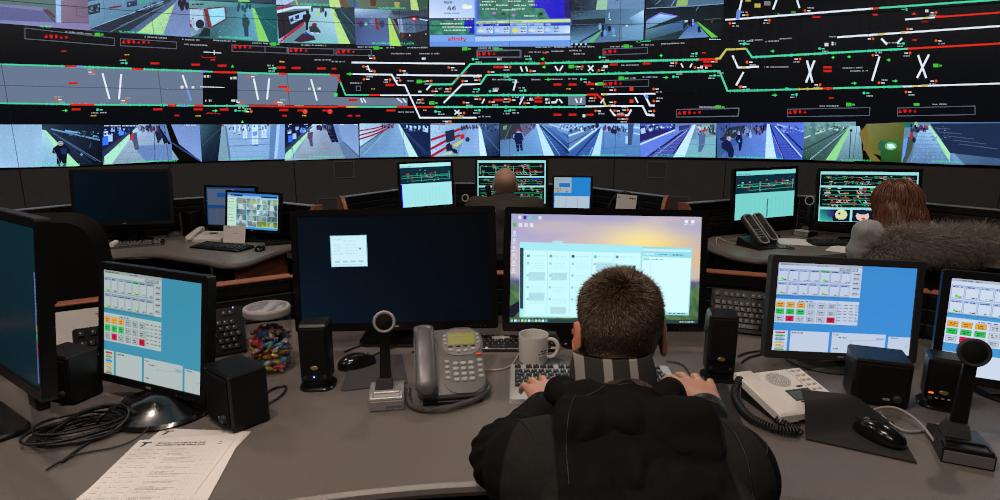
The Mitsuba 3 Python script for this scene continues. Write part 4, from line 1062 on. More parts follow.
    ln('B', [(326, 250), (780, 255)], WHITE, 8); ln('B', [(330, 296), (487, 299), (511, 340), (540, 341), (600, 471), (826, 471)], WHITE, 8, 5); ln('B', [(507, 300), (846, 303)], WHITE, 8)
    ln('B', [(640, 338), (728, 337), (802, 256), (1000, 254)], GREEN, 9, 5); ln('B', [(626, 360), (645, 338)], WHITE, 8); ln('B', [(694, 412), (768, 338), (842, 336)], WHITE, 8, 5); ln('B', [(842, 336), (866, 300), (1000, 299)], GREEN, 9, 5)
    ln('B', [(164, 317), (188, 402)], WHITE, 8, 5); ln('B', [(390, 262), (398, 283)], WHITE, 6); ln('B', [(985, 318), (974, 362)], WHITE, 8); ln('B', [(858, 395), (848, 414)], WHITE, 7); ln('B', [(738, 440), (758, 458)], WHITE, 6); ln('B', [(758, 440), (738, 458)], WHITE, 6)
    ln('B', [(728, 471), (770, 471)], YEL, 7, 6); ln('B', [(362, 393), (370, 411)], WHITE, 6, 5); ln('B', [(372, 393), (384, 411)], WHITE, 6, 5); ln('B', [(508, 393), (530, 411)], WHITE, 6, 5); ln('B', [(530, 393), (545, 410)], WHITE, 6, 5)
    ln('B', [(740, 325), (760, 303)], RED, 4, 6); ln('B', [(770, 300), (788, 286)], RED, 4, 6); ln('B', [(700, 370), (715, 358)], RED, 3, 6)
    rb('B', (44, 270), (105, 272), (206, 274), (332, 400), (55, 440), (480, 340), (483, 441), (910, 268), (910, 400)); rb('B', (50, 347), (256, 275), (57, 463), (320, 463), (352, 463), w=18, h=7)
    sig('B', (418, 233), (374, 266), (418, 285), (376, 317), (480, 318), (522, 283), (520, 322), (715, 270), (645, 324), (650, 365), (722, 355), (770, 324), (838, 320), (875, 288), (960, 268), (960, 400), (610, 398), (775, 410), (840, 396), (878, 408), (776, 452), (30, 410), (722, 486))
    gs('B', (15, 273), (812, 237), (835, 357), (880, 365), (838, 441), (662, 446), (960, 318), (960, 440)); arrows('B', (318, 296), (790, 382)); C('direction_arrow', 4).z(*Z['B']).rect(256, 372, 270, 386, LIME)
    for x, y in ((69, 360), (140, 446), (240, 446)):
        C('signal_lamp', 4).z(*Z['B']).dot(x, y, 10, (235, 70, 40), 10).dot(x, y, 5, YEL if x != 240 else (190, 60, 200), 5)
        rb('B', (x - 18, y - (13 if x == 69 else 4)), w=26, h=7)
    tag('B', (426, 192), (780, 195), (906, 196), (598, 326), (648, 412))
    bxf('B', [(-20, 186), (68, 190), (68, 213), (-20, 209)]); bxf('B', [(74, 192), (256, 196), (256, 220), (74, 215)]); bxf('B', [(264, 196), (405, 198), (405, 222), (264, 220)]); bxf('B', [(828, 200), (1000, 200), (1000, 228), (828, 228)]); bxf('B', [(345, 345), (362, 345), (362, 362), (345, 362)])
    glyph('B', 84, 200, 4, .01); glyph('B', 274, 205, 4, .01); glyph('B', 836, 214, 4)
    tx('B', (125, 180, 100, .02), (350, 188, 80), (465, 190, 32), (548, 190, 82), (484, 214, 80), (597, 214, 80), (178, 239, 65), (247, 246, 52), (320, 332, 46), (548, 323, 30), (585, 412, 34), (512, 448, 64), (832, 466, 50), (832, 192, 64), (888, 318, 60), (690, 485, 30))
    tx('B', (404, 355, 16), (612, 441, 16), (128, 462, 18), (38, 246, 18), col=(225, 165, 60)); tx('B', (607, 234, 18), (908, 236, 18), (592, 366, 16), (893, 362, 18), (830, 303, 18), (152, 354, 12), (190, 354, 14), col=(210, 215, 215), h=10)
    # --- C
    ln('C', [(-20, 255), (160, 254)], GREEN, 9); ln('C', [(160, 254), (180, 253)], RED, 10); ln('C', [(180, 253), (795, 238)], GREEN, 9); ln('C', [(795, 238), (862, 236)], RED, 10); ln('C', [(862, 236), (880, 234), (905, 198), (920, 197)], YEL, 9)
    ln('C', [(-20, 300), (400, 296), (878, 284), (910, 364), (1000, 360)], GREEN, 9); ln('C', [(0, 380), (272, 381)], GREEN, 9); ln('C', [(272, 381), (345, 380)], GREEN, 9); ln('C', [(345, 379), (388, 378), (412, 400)], RED, 9, 5); ln('C', [(412, 400), (422, 422)], YEL, 8, 5)
    ln('C', [(404, 377), (622, 375)], WHITE, 8); ln('C', [(0, 428), (340, 428)], GREEN, 9); ln('C', [(340, 426), (440, 424)], WHITE, 8); ln('C', [(425, 424), (445, 424)], YEL, 9, 5); ln('C', [(445, 424), (570, 424), (588, 460), (618, 461)], WHITE, 9); ln('C', [(578, 378), (600, 422), (620, 422)], WHITE, 9)
    ln('C', [(440, 438), (458, 461), (512, 461), (526, 438)], WHITE, 8, 5); ln('C', [(464, 462), (500, 462)], RED, 8, 6); ln('C', [(410, 378), (428, 377)], YEL, 8, 6); ln('C', [(582, 380), (590, 392)], BLUE, 14, 5)
    for p in (((82, 266), (90, 286)), ((104, 266), (110, 286)), ((220, 264), (232, 284)), ((252, 262), (238, 284)), ((352, 262), (374, 284)), ((374, 262), (352, 284)), ((724, 254), (732, 270)), ((768, 254), (760, 270)), ((66, 318), (54, 362)), ((95, 386), (78, 418)), ((402, 412), (416, 394)), ((222, 412), (230, 396)), ((236, 396), (250, 412)), ((302, 394), (310, 412)), ((326, 392), (322, 412)), ((540, 388), (552, 412)), ((932, 222), (950, 270)), ((950, 271), (1000, 270)), ((944, 340), (974, 288))):
        ln('C', p, WHITE, 7, 5)
    ln('C', [(90, 388), (84, 402)], BLUE, 14, 5)
    rb('C', (455, 258), (586, 254), (230, 338), (290, 338), (362, 336), (2, 268), (830, 247), (830, 263), (153, 392), (153, 406), (230, 459), (290, 459), (0, 400), w=32); rb('C', (360, 459), w=30); rb('C', (180, 213), (815, 211), w=16, h=6)
    sig('C', (40, 269), (122, 284), (330, 266), (396, 281), (704, 252), (780, 270), (866, 246), (988, 248), (38, 396), (98, 412), (380, 392), (382, 443), (460, 360), (614, 356), (460, 409), (616, 404), (616, 444), (458, 443), (512, 440), (964, 346), (508, 476))
    gs('C', (122, 236), (400, 229), (786, 214), (694, 307), (858, 302), (325, 317), (100, 362), (38, 318), (38, 443), (976, 176)); arrows('C', (174, 236), (180, 268), (648, 222), d=-1); arrows('C', (190, 318), (662, 310))
    C('signal_lamp', 4).z(*Z['C']).rect(518, 348, 534, 364, (225, 50, 30)).rect(518, 398, 534, 412, (225, 50, 30)).dot(336, 463, 7, (190, 225, 200))
    tag('C', (506, 185), (486, 313), (402, 335), (286, 266)); bxf('C', [(-90, 205), (84, 202), (84, 230), (-90, 230)]); bxf('C', [(412, 196), (590, 190), (590, 214), (412, 220)]); bxf('C', [(414, 322), (594, 318), (594, 345), (414, 348)]); bxf('C', [(706, 438), (955, 432), (952, 466), (706, 468)])
    glyph('C', 420, 206, 3, -.02); glyph('C', 422, 334, 4, -.02); glyph('C', 718, 450, 5, -.01)
    tx('C', (142, 189, 62), (216, 188, 46), (272, 187, 30), (312, 186, 66), (115, 208, 80), (204, 205, 52), (276, 202, 52), (294, 215, 48), (440, 186, 55), (566, 179, 50), (644, 175, 95, -.03), (484, 261, 72, -.02), (126, 318, 36), (200, 317, 58), (272, 315, 36), (508, 312, 34), (570, 308, 60), (796, 428, 62), (470, 476, 38))
    tx('C', (265, 355, 20), (362, 354, 14), col=(225, 165, 60)); tx('C', (118, 396, 14), (180, 396, 18), (182, 410, 18), (205, 408, 20), (412, 265, 20), (800, 268, 12), (380, 335, 10), col=(210, 215, 215), h=11)
    # --- D
    ln('D', [(60, 235), (78, 234), (105, 198), (185, 195)], YEL, 9); ln('D', [(185, 195), (208, 229), (830, 195)], GREEN, 9, 5); ln('D', [(830, 195), (1200, 174)], RED, 9, 5); ln('D', [(0, 285), (78, 284), (110, 364), (386, 358)], GREEN, 9, 5); ln('D', [(386, 358), (490, 354)], YEL, 8, 5); ln('D', [(490, 354), (532, 353)], RED, 10, 5); ln('D', [(532, 353), (812, 346)], GREEN, 9, 5); ln('D', [(812, 346), (1200, 334)], WHITE, 8, 5)
    ln('D', [(848, 344), (872, 344)], YEL, 9, 6); ln('D', [(884, 343), (912, 342)], YEL, 9, 6); ln('D', [(100, 80), (692, 34)], WHITE, 9); ln('D', [(692, 35), (716, 32)], RED, 9, 5); ln('D', [(716, 32), (1200, -2)], GREEN, 9); ln('D', [(820, 78), (940, 69)], WHITE, 8); ln('D', [(940, 69), (1200, 50)], RED, 8); ln('D', [(890, 72), (916, 70)], YEL, 8, 6)
    ln('D', [(548, 149), (1200, 104)], WHITE, 9); ln('D', [(712, 137), (738, 135)], YEL, 9, 6); ln('D', [(802, 130), (822, 128)], YEL, 9, 6); ln('D', [(148, 78), (172, -20)], WHITE, 9); ln('D', [(150, 78), (156, 40)], BLUE, 18, 5); ln('D', [(310, -10), (292, 38)], WHITE, 9); ln('D', [(385, -10), (398, 32)], WHITE, 9)
    ln('D', [(130, 222), (152, 270), (236, 267)], WHITE, 9); ln('D', [(168, 269), (184, 268)], YEL, 8, 6); ln('D', [(174, 288), (145, 342)], WHITE, 9)
    for p in (((428, 242), (450, 330)), ((458, 242), (424, 330)), ((718, 226), (688, 324)), ((872, 220), (905, 312)), ((916, 218), (868, 312)), ((725, 154), (748, 178)), ((808, 152), (788, 174))):
        ln('D', p, WHITE, 10, 5)
    rb('D', (510, 269), (510, 284), (30, 247), (30, 263), (465, 67), (960, 66), w=34); rb('D', (525, 392), (700, 58), (858, 160), w=20, h=6)
    C('alarm_symbol', 5).z(*Z['D']).poly([(846, 60), (856, 48), (866, 60)], (225, 40, 24))
    sig('D', (190, 60), (120, 93), (278, 81), (420, 42), (944, 50), (830, 116), (692, 155), (944, 163), (400, 236), (692, 221), (840, 212), (188, 249), (65, 246), (160, 348), (480, 339), (716, 331), (944, 324), (824, 368))
    gs('D', (180, 174), (478, 194), (814, 174), (58, 302), (386, 378), (656, 372), (826, 38)); arrows('D', (294, 205), (536, 230), (600, 227), (758, 240), d=-1); arrows('D', (298, 381), (616, 333), (780, 324))
    tag('D', (74, 428), (596, 418), (944, 262)); C('direction_arrow', 4).z(*Z['D']).rect(855, 412, 878, 424, (60, 190, 60)); C('station_block', 3).z(*Z['D']).rect(182, -4, 204, 6, (190, 175, 80)).rect(218, 14, 242, 30, (190, 175, 80)).rect(256, 4, 282, 22, (120, 120, 125))
    bxf('D', [(-94, 438), (156, 434), (154, 464), (-94, 468)]); bxf('D', [(350, 437), (680, 430), (678, 462), (350, 467)]); bxf('D', [(790, 432), (1100, 424), (1100, 458), (790, 464)])
    glyph('D', 360, 447, 4, -.01); glyph('D', 800, 444, 4, -.01)
    tx('D', (196, 161, 54, -.05), (262, 166, 54, -.05), (318, 155, 48, -.05), (256, 268, 102, -.01), (570, 272, 80, -.03), (600, 284, 72, -.03), (478, 424, 76, -.01), (930, 417, 60), (516, 146, 28), (742, 170, 50), (0, 428, 62))
    tx('D', (498, 178, 16), (526, 174, 16), (900, 42, 14), (20, 268, 10), col=(205, 210, 215), h=14); tx('D', (300, 55, 18), (365, 48, 18), (340, 352, 14), col=LIME, h=5); tx('D', (884, 86, 30), (690, 60, 22), col=(190, 30, 30), h=5)
    # tick marks along the green lines
    tk = C('green_track', 3)
    for z, a, b, n in (('A', (12, 262), (640, 285), 26), ('A', (12, 415), (830, 424), 30), ('B', (660, 428), (1000, 428), 16), ('B', (660, 381), (1000, 381), 12), ('C', (0, 254), (790, 239), 40), ('C', (0, 300), (860, 285), 42), ('C', (0, 428), (330, 428), 18), ('C', (0, 380), (270, 381), 14), ('D', (215, 229), (820, 196), 32), ('D', (120, 364), (800, 347), 34)):
        r = np.random.default_rng(len(z) + n)
        for u in np.sort(r.random(n)):
            x, y = a[0] + (b[0] - a[0]) * u, a[1] + (b[1] - a[1]) * u
            tk.z(*Z[z]).rect(x - 1.2, y - 6, x + 1.2, y + 6, GREEN)
    cv.pop('seam')
    return base, cv


def seams():
    """Dark joints between the displays, with a body of their own."""
    ms = []
    for k in range(-5, 6):
        ms.append(sector(k * V_STEP - 0.013, k * V_STEP + 0.013, VR - 0.024, VR, V_BOTTOM, V_BOTTOM + 3 * V_ROW, 1))
    for r in (1, 2):
        ms.append(sector(-5 * V_STEP, 5 * V_STEP, VR - 0.024, VR, V_BOTTOM + r * V_ROW - 0.0014, V_BOTTOM + r * V_ROW + 0.0014, 60))
    return cat(ms)


part('joint', seams(), 'vent_dark', vw, smooth=False)
_base, _cv = diagram()
td = light_part('track_diagram', _base, vw, 'dark rail diagram with green, red and white track lines')
for _n, _c in _cv.items():
    light_part(_n, _c, td)
for _c in lower_feeds():
    light_part('camera_picture', _c, vw)
for _c in upper_feeds():
    light_part('camera_picture', _c, vw)
light_part('weather_picture', weather(), vw, 'blue weather forecast picture with a regional map')

# ---------------------------------------------------------------- consoles
def slat_section(parent, A, B, z0, z1, pitch=0.045, rail='orange_wood', th=0.035):
    """A run of slat wall between plan points A and B; its face looks at us. Each slat is a piece of its own."""
    A, B = np.array(A, float), np.array(B, float)
    d = B - A
    L = np.hypot(*d)
    yaw = math.degrees(math.atan2(d[1], d[0]))
    mid = (A + B) / 2
    M = frame((mid[0], mid[1], 0), yaw)
    k = part('slat_wall', bx(L, th * 0.5, z1 - z0, (0, th * 0.6, (z0 + z1) / 2)), 'slat', parent, M)
    n = max(2, int((z1 - z0) / pitch))
    h = (z1 - z0) / n
    m = bx(L - 0.004, 0.012, h - 0.010, b=0.003)
    e = bx(L - 0.004, 0.003, 0.0025)
    for i in range(n):
        part('slat', shift(m, 0, 0.008, z0 + h * (i + 0.5)), 'slat', k, M)
    part('slat_edge', cat([shift(e, 0, 0.0015, z0 + h * (i + 1) - 0.006) for i in range(n)]), 'slat_edge', k, M)
    part('top_rail', bx(L + 0.004, th + 0.012, 0.009, (0, th * 0.4, z1 + 0.0045), b=0.003), rail, k, M)
    return k


def table_edge(pts, z, r, mat_, parent, n=10):
    return part('edge_band', tube(smooth_path(np.c_[np.array(pts, float), np.full(len(pts), z)], n), r, 10), mat_, parent)


def desk(name, label, outline, z, front, slats, slat_top, floor, top_mat, rail, supports, slat_base=None, edge_mat='worktop_edge'):
    k = thing(name, label, 'desk')
    g = Polygon(outline).buffer(0.02).buffer(-0.02).buffer(-0.03, quad_segs=6).buffer(0.03, quad_segs=6)
    part('worktop', ext(g, 0.032, z - 0.032), top_mat, k)
    table_edge(front, z - 0.0165, 0.0172, edge_mat, k)
    for A, B in slats:
        slat_section(k, A, B, slat_base or z - 0.1, slat_top, rail=rail)
        A, B = np.array(A), np.array(B)
        d = B - A
        M = frame((*((A + B) / 2), 0), math.degrees(math.atan2(d[1], d[0])))
        part('back_panel', bx(np.hypot(*d), 0.03, z - 0.14 - floor, (0, 0.03, (z - 0.14 + floor) / 2)), 'console_black', k, M)
    for x, y, sx, sy, yaw, m in supports:
        part('pedestal', bx(sx, sy, z - 0.034 - floor, b=0.004), m, k, frame((x, y, (z - 0.034 + floor) / 2), yaw))
    return k


def circle_front(x):
    return -0.9 + math.sqrt(max(2.0 ** 2 - (x - 0.1) ** 2, 0))


front = [(x, circle_front(x)) for x in np.linspace(-1.55, 1.75, 34)]
back = [(2.05, 0.5), (1.95, 1.2), (1.42, 1.885), (0.97, 2.09), (0.76, 2.165), (-0.76, 2.09), (-1.0, 2.005), (-1.36, 1.74), (-1.88, 1.1), (-1.95, 0.3)]
own = desk('control_desk', 'curved dark grey control desk with slatted back wall, seen from behind the seated operator', front + back, DESK_Z, front,
           [((-1.95, 1.02), (-1.36, 1.76)), ((-1.36, 1.76), (-0.76, 2.11)), ((-0.76, 2.11), (0.76, 2.185)), ((0.76, 2.185), (0.97, 2.11)), ((0.97, 2.11), (1.42, 1.905)), ((1.42, 1.905), (1.98, 1.18))],
           0.893, 0.0, 'worktop', 'orange_wood', [(-1.55, 0.95, 0.5, 0.45, 50, 'console_black'), (1.65, 1.05, 0.5, 0.45, -50, 'console_black'), (-0.5, 1.8, 0.05, 0.5, 0, 'console_black'), (0.6, 1.85, 0.05, 0.5, 0, 'console_black')])

lf = [(-3.15, 3.0), (-2.72, 3.42), (-2.35, 3.6), (-2.14, 3.635), (-1.95, 3.55), (-1.69, 3.42), (-1.56, 3.36), (-1.49, 3.40), (-1.46, 3.50), (-1.36, 3.86)]
desk('control_desk', 'dark desk with white telephone and two keyboards, beyond the candy jar', lf + [(-1.27, 3.93), (-1.51, 4.08), (-2.18, 4.37), (-2.34, 4.26), (-2.87, 3.98), (-3.45, 3.3)], LOW_DESK, lf,
     [((-3.3, 3.45), (-2.87, 4.0)), ((-2.87, 4.0), (-2.34, 4.28)), ((-2.34, 4.28), (-2.18, 4.39)), ((-2.18, 4.39), (-1.51, 4.1)), ((-1.51, 4.1), (-1.25, 3.95))], 0.885, LOW_FLOOR, 'low_worktop', 'trim_light',
     [(-1.50, 3.68, 0.03, 0.5, -14, 'orange_wood'), (-2.95, 3.55, 0.45, 0.03, 40, 'console_black')])
rf = [(1.53, 4.2), (1.38, 3.92), (1.40, 3.68), (1.46, 3.54), (1.53, 3.48), (1.69, 3.50), (2.23, 3.66), (2.7, 3.55), (3.2, 3.1)]
desk('control_desk', 'dark desk with a twin telephone and loose papers, in front of the red-haired woman', rf + [(3.45, 3.4), (2.97, 3.98), (2.87, 4.08), (2.25, 4.46), (1.65, 4.23)], LOW_DESK, rf,
     [((1.28, 4.07), (1.65, 4.25)), ((1.65, 4.25), (2.25, 4.48)), ((2.25, 4.48), (2.87, 4.1)), ((2.87, 4.1), (3.4, 3.5))], 0.885, LOW_FLOOR, 'low_worktop', 'trim_light',
     [(1.52, 3.86, 0.03, 0.5, 12, 'console_black'), (2.9, 3.6, 0.45, 0.03, -40, 'console_black')])
cf = [(-1.05, 4.35), (-0.55, 4.62), (0.0, 4.66), (0.55, 4.62), (1.1, 4.35)]
ck = desk('control_desk', 'low console with angled slatted wings, where the bald man in dark shirt sits', cf + [(1.2, 4.45), (0.76, 4.98), (0.42, 5.29), (-0.4, 5.34), (-0.82, 4.84), (-1.13, 4.42)], LOW_DESK, cf,
          [((-1.15, 4.42), (-0.83, 4.86)), ((-0.83, 4.86), (-0.4, 5.36)), ((-0.4, 5.36), (0.42, 5.31)), ((0.42, 5.31), (0.77, 5.0)), ((0.77, 5.0), (1.22, 4.45))], 0.885, LOW_FLOOR, 'low_worktop', 'trim_light', [])


def end_panel(parent, at, yaw, h=0.62):
    """Curved end cheek of a slat wall with an orange edge."""
    prof = Polygon([(-0.06, LOW_FLOOR), (0.10, LOW_FLOOR), (0.10, 0.70), (0.065, 0.80), (0.02, 0.87), (0.0, 0.895), (-0.06, 0.895)])
    m = ext(prof, 0.028, -0.014)
    R = np.array([[0, 0, 1, 0], [1, 0, 0, 0], [0, 1, 0, 0], [0, 0, 0, 1.0]])
    M = frame((at[0], at[1], 0), yaw) @ np.array([[1, 0, 0, 0], [0, -1, 0, 0], [0, 0, 1, 0], [0, 0, 0, 1.0]]) @ R
    m = move(m, M)
    m.fix_normals()
    part('end_panel', m, 'orange_wood', parent)


end_panel(ck, (-1.16, 4.40), 35)
end_panel(ck, (1.23, 4.43), -35)
end_panel('control_desk_001', (-1.23, 3.93), -35)
end_panel('control_desk_002', (1.27, 4.05), 35)


# ---------------------------------------------------------------- monitors
def screen_canvas(M, sw, sh, step=0.00025, y=0.0):
    """Screen coordinates 0..100 across, 0..100 down."""
    def at(p, layer):
        p = np.asarray(p, float) / 100
        q = np.c_[(p[:, 0] - 0.5) * sw, np.full(len(p), y - step * (layer + 1)), (0.5 - p[:, 1]) * sh]
        return q @ M[:3, :3].T + M[:3, 3]
    return Canvas(at)


def monitor(label, pos, yaw, tilt, roll, sw, sh, draw, desk_z, bezel=(0.018, 0.018, 0.018, 0.022), th=0.05, mat_='black_plastic', stand='round', glow=0.0, neck_back=0.05, group=None, extras=True, screen_label=None, base_d=0.18, base_fwd=0.0, base_side=0.0):
    k = thing('monitor', label, 'monitor', group)
    M = frame(pos, yaw, tilt, roll)
    l, r, t, b = bezel
    W, Hh = sw + l + r, sh + t + b
    cx, cz = (r - l) / 2, (t - b) / 2
    outer = shapely.affinity.translate(rrect(W, Hh, 0.008, 4), cx, cz)
    inner = sbox(-sw / 2, -sh / 2, sw / 2, sh / 2)
    R = np.array([[1, 0, 0, 0], [0, 0, -1, 0], [0, 1, 0, 0], [0, 0, 0, 1.0]])      # xy outline, +z -> towards the viewer (-y)
    ring = move(ext(outer.difference(inner), 0.010, -0.006), R)
    lip = move(ext(outer.buffer(-0.0015).difference(inner.buffer(0.002)), 0.0015, 0.004), R)
    o = np.array(outer.exterior.coords)[:-1]
    s = np.array(outer.buffer(-0.003).exterior.coords)[:-1]
    q = np.array([[x * 0.78 + cx * .22, z * 0.74 + cz * .26] for x, z in o])
    shell = hull(np.vstack([np.c_[o[:, 0], np.full(len(o), 0.006), o[:, 1]], np.c_[o[:, 0], np.full(len(o), 0.022), o[:, 1]], np.c_[q[:, 0], np.full(len(q), th), q[:, 1]]]))
    part('housing', cat(ring, lip, shell), mat_, k, M, 25)
    c = screen_canvas(M, sw, sh)
    draw(c)
    light_part('screen', c, k, screen_label, glow)
    if extras:
        part('badge', bx(0.018, 0.001, 0.005, (cx * 0, -0.0062, -sh / 2 - b * 0.5)), 'mid_grey', k, M)
        part('button', cat([bx(0.006, 0.0015, 0.003, (sw / 2 - 0.02 - 0.014 * i, -0.006, -sh / 2 - b * 0.62)) for i in range(5)]), 'charcoal', k, M)
    back = np.array([-math.sin(math.radians(yaw)), math.cos(math.radians(yaw))])
    base = np.array(pos[:2]) + back * (th + neck_back * 0.6)
    low = pos[2] - Hh / 2
    Ms = frame((base[0], base[1], desk_z + 0.0008), yaw) @ frame((base_side, -base_fwd if stand == 'cone' else 0, 0))
    if stand == 'round':
        part('stand_base', shift(lathe([(0, 0), (0.11, 0), (0.115, 0.004), (0.105, 0.012), (0.05, 0.020), (0.0, 0.024)], 40), 0, -0.01, 0), mat_, k, Ms)
        part('stand_neck', hull(np.vstack([np.c_[0.035 * np.cos(np.arange(12) * PI / 6), 0.022 * np.sin(np.arange(12) * PI / 6), np.full(12, z)] for z in (0.01, max(low - desk_z + 0.12, 0.1))])), mat_, k, Ms)
    elif stand == 'cone':
        part('stand_base', lathe([(0, 0), (0.125, 0), (0.13, 0.005), (0.122, 0.012), (0.085, 0.019), (0.055, 0.030), (0.03, 0.040), (0.0, 0.042)], 48), 'black_gloss', k, Ms)
        part('stand_neck', bx(0.07, 0.03, max(low - desk_z + 0.1, 0.12), (-base_side, 0.085, max(low - desk_z + 0.1, 0.12) / 2 + 0.008), 0.005), mat_, k, Ms)
    else:
        part('stand_base', move(ext_bev(rrect(0.26, base_d, 0.04), 0.014, 0.005), frame((0, -base_fwd, 0))), mat_, k, Ms)
        part('stand_neck', bx(0.06, 0.03, max(low - desk_z + 0.12, 0.1), (0, 0.02, max(low - desk_z + 0.12, 0.1) / 2), 0.006), mat_, k, Ms)
    return k, M


def draw_dispatch(bg, white, pale, seed=0, tone=1.0):
    """Dispatch panel: call tiles, coloured buttons and blue desktop."""
    w = np.array(white, float)
    ink = tuple(w * 0.35)
    edge = tuple(w * np.array([0.62, 0.7, 0.86]))

    def f(c):
        c.grad([(0, 0), (100, 0), (100, 100), (0, 100)], [bg, tuple(np.array(bg) * 1.0), tuple(np.array(bg) * 1.04), bg], 2, 2).up()
        c.rect(0, 0, 60.5, 36.5, white).rect(0, 41, 60.5, 68, white).rect(0, 77, 11, 100, white).rect(13, 77, 41, 100, white).rect(43, 77, 82, 100, white).rect(84, 79, 100, 100, white).up()
        c.rect(0, 0, 60.5, 3, tuple(w * .86)).rect(0, 36.5, 53, 38, tuple(np.array(bg) * .9)).scrib(2, 2.6, 14, 1.5, ink, 1).scrib(28, 2.8, 8, 1.5, ink, 2).text('01:45:23', 44, 6.6, 3.0, tuple(w * .2), 0, 0.75)
        for r in range(2):
            for i in range(7):
                x, y = 0.6 + 7.5 * i, 7 + 15.3 * r
                on = (r == 0 and i == 4)
                c.rect(x, y, x + 7.1, y + 14, edge).up().rect(x + .3, y + .6, x + 6.8, y + 13.4, tuple(w * 1.0)).up()
                c.rect(x + .3, y + .6, x + 6.8, y + 2.6, (60, 200, 70) if on else tuple(w * np.array([.86, .9, 1.0]))).up().scrib(x + .8, y + 2.3, 5, 1.2, (40, 60, 120), i + 9 * r).scrib(x + 3.6, y + 12.6, 2.8, 1.1, ink, i)
                if (r, i) in ((0, 0), (0, 4), (1, 0), (1, 4)):
                    c.dot(x + 3, y + 11.2, .8, (70, 220, 60), 1.3).dot(x + 4.2, y + 11.2, .6, (200, 225, 60), 1.0)
                c.layer -= 3
        for i, y in enumerate((8, 13, 18.5, 24, 30)):
            c.rect(54.2, y, 60, y + 4.4, tuple(w * .93)).up().scrib(55, y + 2.4, 4, 1.1, ink, i + 40).up().layer -= 2
        cols = [[(235, 170, 60)] * 3, [(50, 200, 90)] * 3, [tuple(w * .95), (215, 30, 80), tuple(w * .95)]]
        for r in range(3):
            for i in range(6):
                x, y = 1 + 7.4 * i, 44.5 + 7.8 * r
                col = cols[r][i] if i < 3 else (tuple(w * .95) if not (r == 2 and i == 5) else (205, 20, 60))
                c.rect(x, y, x + 5.8, y + 6, tuple(np.array(col) * .72)).up().rect(x + .25, y + .4, x + 5.5, y + 5.5, col).up().scrib(x + 1.1, y + 2.9, 3.6, 1.2, tuple(np.array(col) * .45), i + r * 7).scrib(x + 1.4, y + 4.7, 2.8, 1.0, tuple(np.array(col) * .45), i + r * 7 + 3)
                c.layer -= 2
        c.scrib(17, 43.6, 10, 1.1, (60, 90, 170), 8)
        for i in range(6):
            for j in range(4):
                c.scrib(46 + 4 * j - (j == 0) * .8, 46 + 3.5 * i, 2.6, 1.1, tuple(w * .55), i * 5 + j)
        c.line([(45, 42), (45, 67)], .3, edge).line([(45, 55), (60, 55)], .4, edge)
        for i, col in enumerate(((205, 50, 50), (60, 180, 90), (60, 130, 200), (215, 180, 70), (215, 180, 70), (60, 170, 90))):
            c.rect(2, 78.5 + 3.9 * i, 9, 80.2 + 3.9 * i, col).scrib(3, 82 + 3.9 * i, 4.5, .9, tuple(w * .6), i)
        c.rect(5.6, 94.1, 9, 95.8, (60, 130, 200)).rect(2, 98, 5.4, 99.7, (205, 60, 60))
        c.scrib(14, 79.6, 8, 1.2, tuple(w * .5), 3).scrib(44, 80, 4, 1.1, tuple(w * .5), 4).scrib(48, 83, 6, 1.1, tuple(w * .5), 5).rect(75, 81, 81, 83.6, tuple(w * np.array([.8, .88, 1.0]))).line([(55, 86), (80, 83.5)], .3, tuple(w * .8)).scrib(44.5, 96, 3.6, 1.2, tuple(w * .5), 6).scrib(86, 81, 5, 1.1, tuple(w * .5), 7)
        for i in range(3):
            c.dot(57, 86.5 + 2.6 * i, .5, (120, 205, 150), .8)
        c.dot(97.5, 90, .5, (80, 200, 80), .8)
    return f


def draw_idle(tint, glowpos=None):
    def f(c):
        a, b = np.array(tint, float), np.array(tint, float) * 0.55
        c.grad([(0, 0), (100, 0), (100, 100), (0, 100)], [a * 1.25, b, b * .8, a], 8, 6)
    return f


def draw_dialog(c):
    c.grad([(0, 0), (100, 0), (100, 100), (0, 100)], [(5, 14, 24), (2, 4, 9), (3, 7, 15), (9, 24, 38)], 10, 8).up()
    c.poly([(16.8, 17.8), (36.2, 17.8), (36.2, 47.2), (16.8, 47.2)], (120, 170, 185)).up().rect(17.2, 18.3, 35.8, 46.8, (200, 240, 250)).up()
    c.rect(17.6, 21.5, 35.4, 45.6, (208, 240, 250)).up().scrib(18.4, 22.2, 4.5, 1.0, (180, 220, 230), 1).scrib(24, 23.6, 6, 1.0, (176, 216, 228), 2)
    for i, w in enumerate((3, 4, 3.5, 5)):
        c.scrib(18.6, 27 + 2.8 * i, w, .9, (182, 220, 230), i).scrib(25, 27 + 2.8 * i, 6, .9, (188, 226, 236), i + 5)
    c.dot(32.4, 30.5, .5, (90, 110, 120), .9)
    for i in range(4):
        c.rect(19 + 4.1 * i, 41.5, 21.6 + 4.1 * i, 43.2, (170, 205, 215))
    c.scrib(18.6, 45.6, 15, .8, (182, 220, 230), 9)


